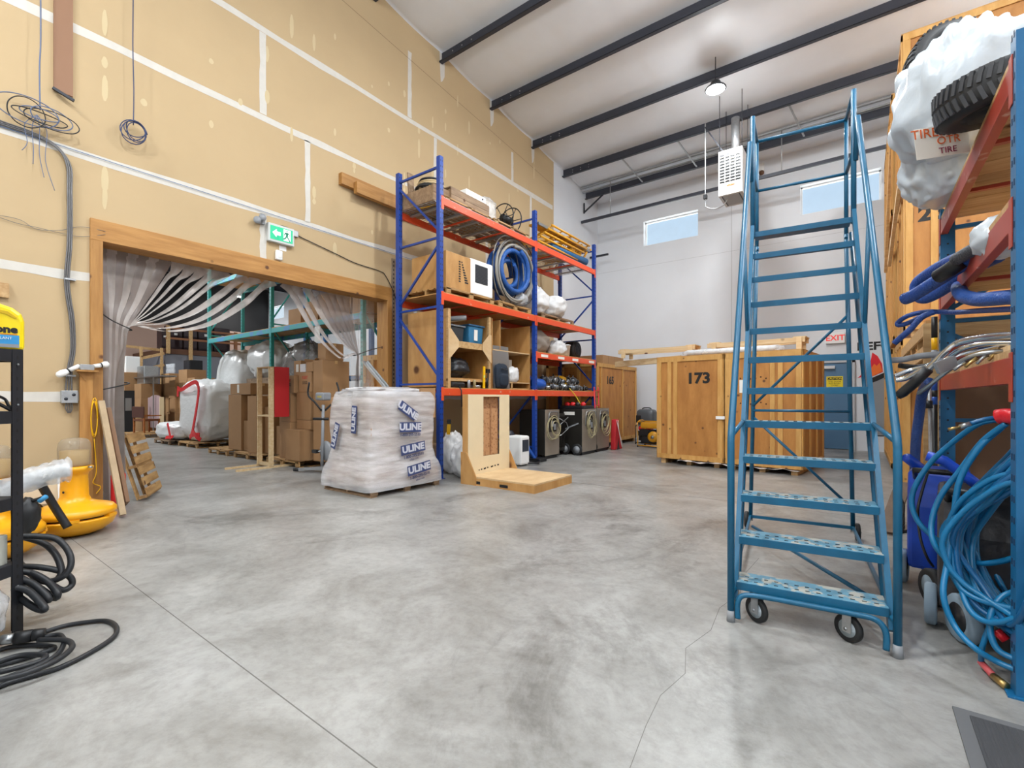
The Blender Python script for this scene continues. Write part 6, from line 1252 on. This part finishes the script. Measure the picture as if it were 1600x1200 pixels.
# ================================================================ RIGHT SIDE: VAULTS, RED AND BLUE RACK, HOSES
BX = .51; ZV = 2.33
for lv in range(3):
    for q, y in enumerate((9.38, 11.1, 12.8)):
        if q and lv == 2 and q == 2: pass
        vault((BX+.95+(.03 if lv == 1 else 0)-(.05 if q else 0), y+.8, lv*ZV+.0), 0, 1.9, 1.6, ZV-.03, ['bottom', 'middle', 'top'][lv]+' plywood vault of the '+['stack standing closest behind the red and blue rack', 'second stack toward the back wall', 'third stack toward the back wall'][q], '125' if (lv == 1 and q == 0) else None, 'stacked vaults at the right', stiles=(-.62, .55), numx=-.72, numy=.47, side_bats=2)
o = MB().beam((.48, 9.6, 4.75), (.42, 11.3, 3.9), .05, .1).build('loose_batten', PINE_PALE); tag(o, 'loose pine batten slanting down the side of the stacked vaults', 'lumber')
o = MB().beam((.45, 11.0, 6.4), (.40, 12.4, 4.0), .05, .1).build('loose_batten', PINE); tag(o, 'long pine batten leaning beside the upper vaults, farther back', 'lumber')
# slatted pine crate behind the rack
t = thing('slatted_crate', 'pine slatted crate standing behind the rack in front of the vaults', 'wooden crate', (.5, 6.05, 0))
for y in (.02, .8, 1.6, 2.4, 3.0): MB().box(0, .04, y, y+.09, 0 if y < .1 else 1.5, 2.12).build('side_stud', PINE, t)
for z in (1.62, 1.84, 2.06): MB().box(-.02, 0, 0, 3.1, z-.06, z+.06).build('side_slat', PINE, t)
MB().box(-.02, .1, -.02, 0, 0, 2.12).build('corner_post', PINE, t)
for z in (2.07, 1.9): MB().box(.1, 1.7, -.02, 0, z-.08, z+.08).build('front_board', GREYWOOD if z < 2 else PINE, t)
MB().box(.1, 1.7, .02, .04, 0, 1.8).build('front_panel', mat('dark_ply', '#7d5a40', .7, var=.15, vs=2), t)
MB().box(0, 1.7, 0, 3.1, 2.12, 2.15).build('top_board', PLY, t)
# rack
RB = mat('rack_blue_light', '#166291', .4, var=.12, vs=4, mottle=('#9fc0d4', 24, .73)); RR = mat('rack_red', '#a83c28', .4, var=.1, mottle=('#c9a295', 6, .64))
FX = .58
rack('pallet_rack', 'light blue upright rack with worn red beams filling the right edge', (FX, 0, 0), 0, 1, [3.22, 5.84], 1.15, 3.12,
     [(0, 3.02, 'plank'), (0, 2.34, 'plank'), (0, 1.6, 'plank')], RB, RR, braces=[.3, 1.2, 2.1, 2.95], pw=.1, bh=.13)
# holes on the camera side of the far upright
fr = [x for x in bpy.data.objects if x.name.startswith('pallet_rack') and x.location.x > 0][0]
b = MB()
for k in range(28): b.cb((FX+.05, 5.789, .2+k*.1), (.014, .002, .014))
b.build('slot', K, fr, world=True)
# bags of tyres on the top shelf
TB = mat('tyre_bag', '#cad3db', .28, bump=.7, bs=5, var=.05, vs=3)
def tyre(loc, rot, label, R_=.33, w_=.22):
    t = thing('car_tyre', label, 'tyre', loc); t.rotation_euler = rot
    MB().lathe([(R_*.6, -w_*.42), (R_*.8, -w_*.5), (R_*.95, -w_*.42), (R_, -w_*.25), (R_, w_*.25), (R_*.95, w_*.42), (R_*.8, w_*.5), (R_*.6, w_*.42), (R_*.6, -w_*.42)], n=40).build('tyre_body', RUB, t)
    b = MB()
    for k in range(44):
        a = 2*PI*k/44; 
        for s_ in (-1, 1): b.beam((R_*1.004*math.cos(a), R_*1.004*math.sin(a), s_*.01), (R_*.985*math.cos(a+.07), R_*.985*math.sin(a+.07), s_*w_*.4), .02, .014, up=(math.cos(a), math.sin(a), 0))
    b.build('tread_blocks', mat('tread_grey', '#3c3e42', .7), t); return t
tyre((.64, 3.92, 3.19), (R(6), R(-6), 0), 'black tyre showing its bare tread beside the big white bag', .28)
tyre(tuple(V(1492, 96, 3.9)), (R(80), 0, R(20)), 'tyre peeping out above the white bags at the top edge')
def tbag(c, d, label, seed, rz=0): return lumpy_bag('tyre_bag', label, 'bag', c, d, TB, seed, 'white tyre bags on the top shelf', rz=rz, rid=.22, amp=.12, fr=1.7, pw=.8, nu=80, nv=50)
c1 = V(1488, 262, 3.95); b1 = tbag((c1.x, c1.y, 3.06), (.62, .72, .62), 'lower white plastic bag of tyres hanging over the rack edge', 101, .5)
c2 = V(1518, 150, 3.6); tbag((c2.x, c2.y, c2.z-.42), (.9, .95, .9), 'big upper white plastic bag of tyres on the rack', 102, .6)
c3 = V(1450, 215, 4.1); lumpy_bag('tyre_bag', 'knotted corner of the white tyre bag sticking out to the left', 'bag', (c3.x, c3.y, c3.z-.15), (.26, .26, .3), TB, 103, 'white tyre bags on the top shelf', amp=.3)
M_ = frame(V(1470, 208, 3.08), (.86, .5, .12), (-.05, -.05, 1)); b = MB(M_).box(-.16, .16, -.15, .05, -.003, 0).build('printed_patch', mat('bag_plain', '#e9e4da', .5), b1, world=True)
OI = mat('orange_ink', '#d8642c', .5)
text('lettering', 'TIRES DO', .085, M_ @ Matrix.Translation((0, .01, .002)), OI, b1, world=True); text('lettering', 'OTR', .07, M_ @ Matrix.Translation((.04, -.05, .002)), OI, b1, world=True); text('lettering', 'TIRE', .055, M_ @ Matrix.Translation((.03, -.115, .002)), mat('maroon_ink', '#8a2d4a', .5), b1, world=True)
lumpy_bag('small_bag', 'small white film bundle on the second shelf of the right rack', 'bag', tuple(V(1572, 372, 2.75)-Vector((0, 0, .1))), (.3, .34, .24), TB, 104)
# duct hoses on the second shelf
NVY = mat('duct_navy', '#244c98', .45, bump=.5, bs=70); DG = mat('duct_grey', '#3c4148', .5, bump=.6, bs=70)
hose('duct_hose', [V(p[0], p[1], p[2]) for p in [(1600, 372, 2.6), (1545, 392, 3.0), (1510, 410, 3.25), (1470, 435, 3.5), (1430, 460, 3.75), (1414, 467, 3.85)]], .048, NVY, 'thick blue duct hose with a black cuff drooping over the second shelf', n=12)
hose('duct_hose', [V(p[0], p[1], p[2]) for p in [(1560, 385, 3.2), (1500, 402, 3.5), (1460, 422, 3.8), (1432, 445, 4.0), (1440, 466, 3.95), (1470, 455, 3.8), (1510, 425, 3.5), (1560, 400, 3.2)]], .045, NVY, 'second blue duct hose bending back under the cuffed one', n=12)
o = MB().tube([V(1466, 432, 3.42), V(1486, 420, 3.32), V(1503, 408, 3.22)], [.05, .052, .048], 16).build('black_cuff', BLACK); tag(o, 'black rubber cuff joining the thick duct hoses', 'hose fitting')
hose('duct_hose', [V(p[0], p[1], p[2]) for p in [(1495, 405, 3.2), (1530, 385, 2.95), (1560, 368, 2.75), (1605, 348, 2.5)]], .042, DG, 'grey ribbed duct hose running from the black cuff over the red beam', n=12)
hose('duct_hose', [V(p[0], p[1], p[2]) for p in [(1610, 462, 2.6), (1570, 465, 2.8), (1530, 468, 3.05), (1505, 462, 3.3), (1498, 450, 3.5), (1500, 445, 3.7)]], .045, mat('duct_blue', '#1d4c97', .45, bump=.5, bs=70), 'blue duct hose curling under the second shelf', n=12)
hose('thin_hose', [V(p[0], p[1], p[2]) for p in [(1600, 482, 2.9), (1540, 485, 3.4), (1490, 488, 3.8), (1450, 487, 4.0), (1420, 493, 4.1), (1404, 503, 4.2), (1404, 508, 4.2), (1418, 505, 4.15), (1440, 494, 4.1)]], .02, NVY, 'blue hose loop reaching left toward the vaults', n=10)
hose('thin_hose', [V(p[0], p[1], p[2]) for p in [(1460, 487, 3.9), (1440, 496, 3.95), (1422, 515, 4.0), (1408, 527, 4.05), (1398, 536, 4.1)]], .024, NVY, 'blue hose end slanting down left with a red band', n=10)
# chrome wands
CH = mat('chrome', '#c8ccd0', .12, metal=1); 
def wand(pts, r, label, grip=None, m=CH, gm=BLACK):
    t = thing('cleaning_wand', label, 'cleaning wand', tuple(V(*pts[0])), 0, 'chrome wands on the right rack')
    P = [V(*p)-t.location for p in pts]; MB().tube(spline(P, 7), r, 12).build('tube', m, t)
    if grip: G_ = [V(*p)-t.location for p in grip]; MB().tube(G_, [r*1.5]*(len(G_)-1)+[r*1.25], 14).build('grip', gm, t)
    return t
wand([(1620, 522, 2.35), (1580, 524, 2.5), (1540, 527, 2.65), (1500, 535, 2.8), (1480, 548, 2.85), (1462, 565, 2.9), (1447, 580, 2.95)], .02, 'thickest chrome wand bending over the red beam with a black grip', [(1450, 577, 2.93), (1430, 597, 3.0), (1410, 614, 3.05), (1402, 619, 3.07)])
wand([(1600, 536, 2.7), (1540, 537, 2.85), (1505, 545, 2.95), (1480, 560, 3.05), (1450, 572, 3.1), (1418, 590, 3.2), (1400, 594, 3.25)], .017, 'second chrome wand under the thickest one')
wand([(1560, 540, 3.0), (1500, 556, 3.1), (1455, 572, 3.2), (1425, 578, 3.3), (1398, 588, 3.35)], .016, 'third chrome wand ending left above the ladder rail', m=CH)
wand([(1590, 550, 2.55), (1550, 550, 2.6), (1510, 560, 2.7), (1480, 580, 2.8), (1455, 600, 2.9), (1435, 615, 3.0)], .012, 'thin chrome wand ending over the vertical blue hose', m=STEEL)
wand([(1480, 553, 3.6), (1440, 556, 3.7), (1410, 562, 3.8), (1388, 563, 3.85)], .024, 'grey plastic wand lying level behind the chrome ones', m=GREYP)
wand([(1480, 570, 3.6), (1450, 572, 3.7), (1430, 574, 3.8), (1405, 571, 3.9)], .022, 'black wand lying level under the grey one', m=BLACK)
t = thing('wand_valve', 'grey metal valve block on the chrome wands', 'valve', tuple(V(1478, 570, 2.75))); MB(frame((0, 0, 0), (.8, .55, .35), (-.3, -.1, .9))).box(-.06, .06, -.035, .035, -.012, .012).build('valve_block', mat('alloy_grey', '#8e9196', .4, metal=.5), t, bevel=.004)
BRS = mat('brass', '#b79a62', .3, metal=.9)
for k in range(5): MB().tube([V(1490+18*k, 578-5*k, 2.7-.03*k)-t.location, V(1508+18*k, 566-7*k, 2.68-.03*k)-t.location], .009, 8).build('brass_fitting', BRS if k % 2 else STEEL, t)
t2 = thing('timber_offcut', 'short pale timber lying on the lower red beam', 'lumber', (.62, 3.6, 1.642)); MB().box(0, .08, -.3, .4, 0, .035).build('plank', PINE_PALE, t2)
# uprights beside the far post
hose('duct_hose', [V(p[0], p[1], p[2]) for p in [(1452, 596, 3.6), (1441, 615, 3.75), (1436, 650, 3.85), (1431, 690, 3.9), (1429, 740, 3.9)]], .034, mat('duct_blue_dark', '#20407c', .45, bump=.5, bs=70), 'dark blue hose hanging straight down left of the rack post', n=12)
_p = V(1454, 720, 4.0); o = MB().tube([V(1452, 596, 4.0), _p, Vector((_p.x, _p.y, 0))], .013, 10).build('silver_pole', GALV); tag(o, 'thin silver pole standing left of the far blue rack post', 'pole'); MB().tube([V(1451, 626, 3.99), V(1451.5, 638, 3.99)], .026, 10).build('clamp', BLACK, o)
t = thing('striped_pole', 'black pole with yellow and blue bands beside the far rack post', 'pole', tuple(V(1459, 505, 4.25)))
for (a, b_, m_) in [(495, 528, BLACK), (528, 547, YEL), (547, 575, GREYP), (595, 610, DKB), (610, 620, BLACK), (620, 632, DKB), (632, 864, BLACK)]: MB().tube([V(1460, a, 4.25)-t.location, V(1460, b_, 4.25)-t.location], .022, 12).build('band', m_, t)
# machines on wheels
UB = mat('machine_blue', '#1746b8', .35); LBLU = mat('machine_blue_film', '#5b83c9', .3)
def mach(loc, rz, L_, W_, H_, m, label, extra=None):
    t = thing('extraction_machine', label, 'cleaning machine', loc, rz)
    b = MB(frame((0, W_/2, 0), (1, 0, 0), (0, 0, 1))); b.prism([(-L_/2, .14), (L_/2, .14), (L_/2+.02, .4), (L_/2-.04, H_*.8), (L_/2-.1, H_), (-L_/2+.06, H_), (-L_/2, H_*.7)], 0, W_); b.build('tank', m, t, bevel=.03)
    for y in (-W_/2-.03, W_/2+.03): wheel(MB(), (-L_/2+.1, y, .125), .125, .06, 'y').build('rear_wheel', [mat('tyre_grey_blue', '#8c9fae', .6), BLACK], t)
    for y in (-W_/2+.06, W_/2-.06): wheel(MB(), (L_/2-.06, y, .06), .06, .03, 'y').build('front_wheel', [RUB, GREYP], t)
    MB().tube([(-L_/2+.05, -W_/2+.05, H_-.05), (-L_/2-.1, -W_/2+.05, H_+.02), (-L_/2-.1, W_/2-.05, H_+.02), (-L_/2+.05, W_/2-.05, H_-.05)], .02, 10).build('push_handle', BLACK, t)
    return t
m1 = G(1440, 915); t = mach((m1.x+.12, m1.y+.2, 0), R(82), .6, .34, .86, UB, 'bright blue extraction machine with a slanted handle beside the rack')
MB().tube([V(1417, 715, 3.55), V(1436, 730, 3.6), V(1458, 745, 3.7)], .035, 12).build('blue_handle', UB, t, world=True)
hose('extension_cord', [V(p[0], p[1], p[2]) for p in [(1450, 738, 3.2), (1440, 770, 3.2), (1434, 800, 3.18), (1438, 840, 3.12), (1448, 870, 3.08), (1458, 885, 3.1)]], .008, BLACK, 'black cord trailing down the side of the blue machine', 'cord')
m2 = G(1500, 985); DW = mat('dark_machine', '#3c3838', .3, bump=.5, bs=9, var=.2)
t = mach((m2.x+.13, m2.y+.2, 0), R(84), .62, .42, .84, DW, 'dark film wrapped extraction machine with a big grey wheel behind the blue hoses')
MB().tube([V(1448, 712, 3.0), V(1475, 720, 2.95), V(1510, 745, 2.9), V(1530, 760, 2.85)], .032, 12).build('blue_handle', UB, t, world=True)
TG = [mat('tyre_grey_blue', '#8c9fae', .6), BLACK]
def bigw(c, r, ms, nm): b = wheel(MB(Matrix.Translation(c) @ Matrix.Rotation(R(20), 4, 'Z')), (0, 0, 0), r, .07, 'x'); return b.build(nm, ms, t, world=True)
bigw(G(1505, 1003)+Vector((0, 0, .135)), .135, TG, 'big_wheel'); bigw(G(1452, 945)+Vector((.02, .02, .12)), .12, [RUB, TG[0]], 'big_wheel')
t = thing('angle_bracket', 'rusty steel bracket with two holes leaning behind the blue machine', 'bracket', tuple(V(1405, 800, 5.2))); MB().beam(G(1384, 832, .02)-t.location, V(1412, 755, 5.3)-t.location, .14, .03).build('plate', mat('rusty_steel', '#6e5a4a', .6, metal=.4, var=.3, vs=9), t)
for k in range(6): hose('black_cable', [V(1402+k, 770+6*k, 5.0), V(1412, 790+7*k, 4.95), V(1408-2*k, 825+2*k, 4.9), V(1424, 832-k, 4.9)], .012, BLACK, ['first', 'second', 'third', 'fourth', 'fifth', 'sixth'][k]+' black cable from the top of the bundle behind the blue machine', 'cable', 'cable bundle behind the blue machine')
# air hoses: loops hung from a red strap
AH = mat('air_hose_blue', '#0f6f9f', .35, var=.08, vs=3); AH2 = mat('air_hose_deep', '#0b5788', .35)
rg = random.Random(21); cx_ = Vector((.70, 3.42, .66)); dr = Vector((-.56, .83, 0))
LBH = ['outermost', 'second', 'third', 'fourth', 'fifth', 'sixth', 'seventh', 'eighth', 'ninth', 'tenth', 'eleventh', 'twelfth', 'thirteenth', 'fourteenth', 'fifteenth', 'sixteenth', 'seventeenth', 'eighteenth', 'nineteenth', 'twentieth', 'twenty-first', 'twenty-second', 'twenty-third', 'twenty-fourth', 'twenty-fifth', 'twenty-sixth', 'twenty-seventh', 'twenty-eighth', 'twenty-ninth', 'innermost']
for k in range(42):
    a_ = .55-.008*k+rg.uniform(-.02, .02); b_ = .61-.007*k; n_ = Vector((-.83, -.56, 0)); pts = []
    for j in range(16):
        q = 2*PI*j/16; cz = math.sin(q); pin = max(0, cz)**1.5
        x_ = a_*math.cos(q)*(1-.72*pin); z_ = b_*cz-(.03*math.sin(3*q+k))
        off = -.2+.01*k+.05*math.sin(q*2+k*1.3)*(1-pin)+.03*math.sin(k*2.1)
        pts.append(cx_+dr*(x_+.03*math.sin(k*1.7))+Vector((0, 0, z_))+n_*off*(1-.5*pin))
    hose('air_hose', pts, .0145, AH if k % 3 else AH2, (LBH+['thirtieth', 'thirty-first', 'thirty-second', 'thirty-third', 'thirty-fourth', 'thirty-fifth', 'thirty-sixth', 'thirty-seventh', 'thirty-eighth', 'thirty-ninth', 'fortieth', 'forty-first'])[k if k < 29 else (k+1 if k < 41 else 29)]+' blue air hose loop of the bundle hung on the right rack', 'hose', 'blue air hose loops', 8, 5, True)
for k, (pts, lb) in enumerate([
    ([(1570, 655, 2.5), (1530, 662, 2.6), (1490, 690, 2.75), (1455, 722, 2.85), (1430, 760, 2.9), (1425, 790, 2.9), (1440, 822, 2.85), (1480, 855, 2.75), (1520, 878, 2.6), (1560, 878, 2.5), (1600, 866, 2.4)], 'stray blue hose sweeping farthest left in front of the blue machine'),
    ([(1572, 662, 2.45), (1535, 690, 2.55), (1500, 735, 2.65), (1470, 775, 2.7), (1456, 815, 2.7), (1460, 850, 2.65), (1490, 885, 2.6), (1540, 930, 2.5), (1600, 960, 2.35)], 'stray blue hose inside the farthest left one'),
    ([(1565, 668, 2.5), (1530, 700, 2.55), (1500, 750, 2.6), (1490, 810, 2.6), (1480, 880, 2.55), (1474, 930, 2.5), (1490, 975, 2.45), (1520, 1010, 2.35), (1560, 1035, 2.3), (1610, 1055, 2.2)], 'blue hose hanging in front of the big wheel down to the floor'),
    ([(1610, 920, 2.35), (1570, 930, 2.38), (1550, 955, 2.38), (1548, 990, 2.35), (1565, 1020, 2.3), (1620, 1040, 2.2)], 'short blue hose bend just above the floor by the near rack post')]):
    hose('air_hose', [V(*p) for p in pts], .0145, AH, lb, 'hose', 'stray blue air hoses', 10)
o = MB().tube(spline([V(1556, 652, 2.5), V(1572, 650, 2.46), V(1590, 652, 2.4), V(1612, 655, 2.36)], 4), [.02]+[.04]*11+[.03], 14).build('red_strap', mat('red_tape_strap', '#c71c28', .35, bump=.8, bs=14)); tag(o, 'red strap gathering the blue air hoses on the near rack post', 'strap')
o = MB().tube([V(1556, 985, 2.36), V(1572, 1000, 2.33)], .022, 12).build('red_sleeve', mat('red_tape_strap', '#c71c28', .35)); tag(o, 'red tape band around the low blue hoses', 'tape')
t = thing('hose_fitting', 'brass air hose fitting pointing left above the blue hoses', 'fitting', tuple(V(1482, 671, 2.6))); MB().tube([Vector((0, 0, 0)), V(1500, 667, 2.58)-t.location], .009, 10).build('brass_tip', BRS, t); MB().tube([V(1500, 667, 2.58)-t.location, V(1516, 662, 2.56)-t.location], .013, 10).build('steel_sleeve', STEEL, t); MB().tube(spline([V(1516, 662, 2.56)-t.location, V(1540, 655, 2.52)-t.location, V(1560, 653, 2.5)-t.location], 4), .012, 8).build('hose_tail', AH2, t)
t = thing('hose_fitting', 'brass hose end with a pink sleeve lying on the concrete at lower right', 'fitting', tuple(G(1555, 1058, .02))); MB().tube([G(1533, 1035, .03)-t.location, G(1553, 1057, .02)-t.location], .016, 10).build('pink_sleeve', mat('pink_sleeve', '#cf5a5e', .5), t); MB().tube([G(1553, 1057, .02)-t.location, G(1572, 1072, .02)-t.location], .018, 12).build('brass_tip', BRS, t); MB().tube(spline([G(1533, 1035, .03)-t.location, V(1535, 1010, 2.4)-t.location, V(1548, 975, 2.4)-t.location], 4), .0125, 8).build('hose_tail', AH, t)
t = thing('floor_mat', 'dark ribbed mat on the concrete at the lower right corner', 'mat', (.33, 2.9, 0)); b = MB().box(0, 1.4, -1.2, 0, 0, .008); b.build('mat_base', mat('mat_grey', '#5b5c5e', .8), t); MB().box(.05, 1.35, -1.15, -.05, .008, .013).build('ribbed_field', mat('mat_dark', '#3e3f42', .85, bump=.6, bs=3, stretch=(60, 1, 1)), t)
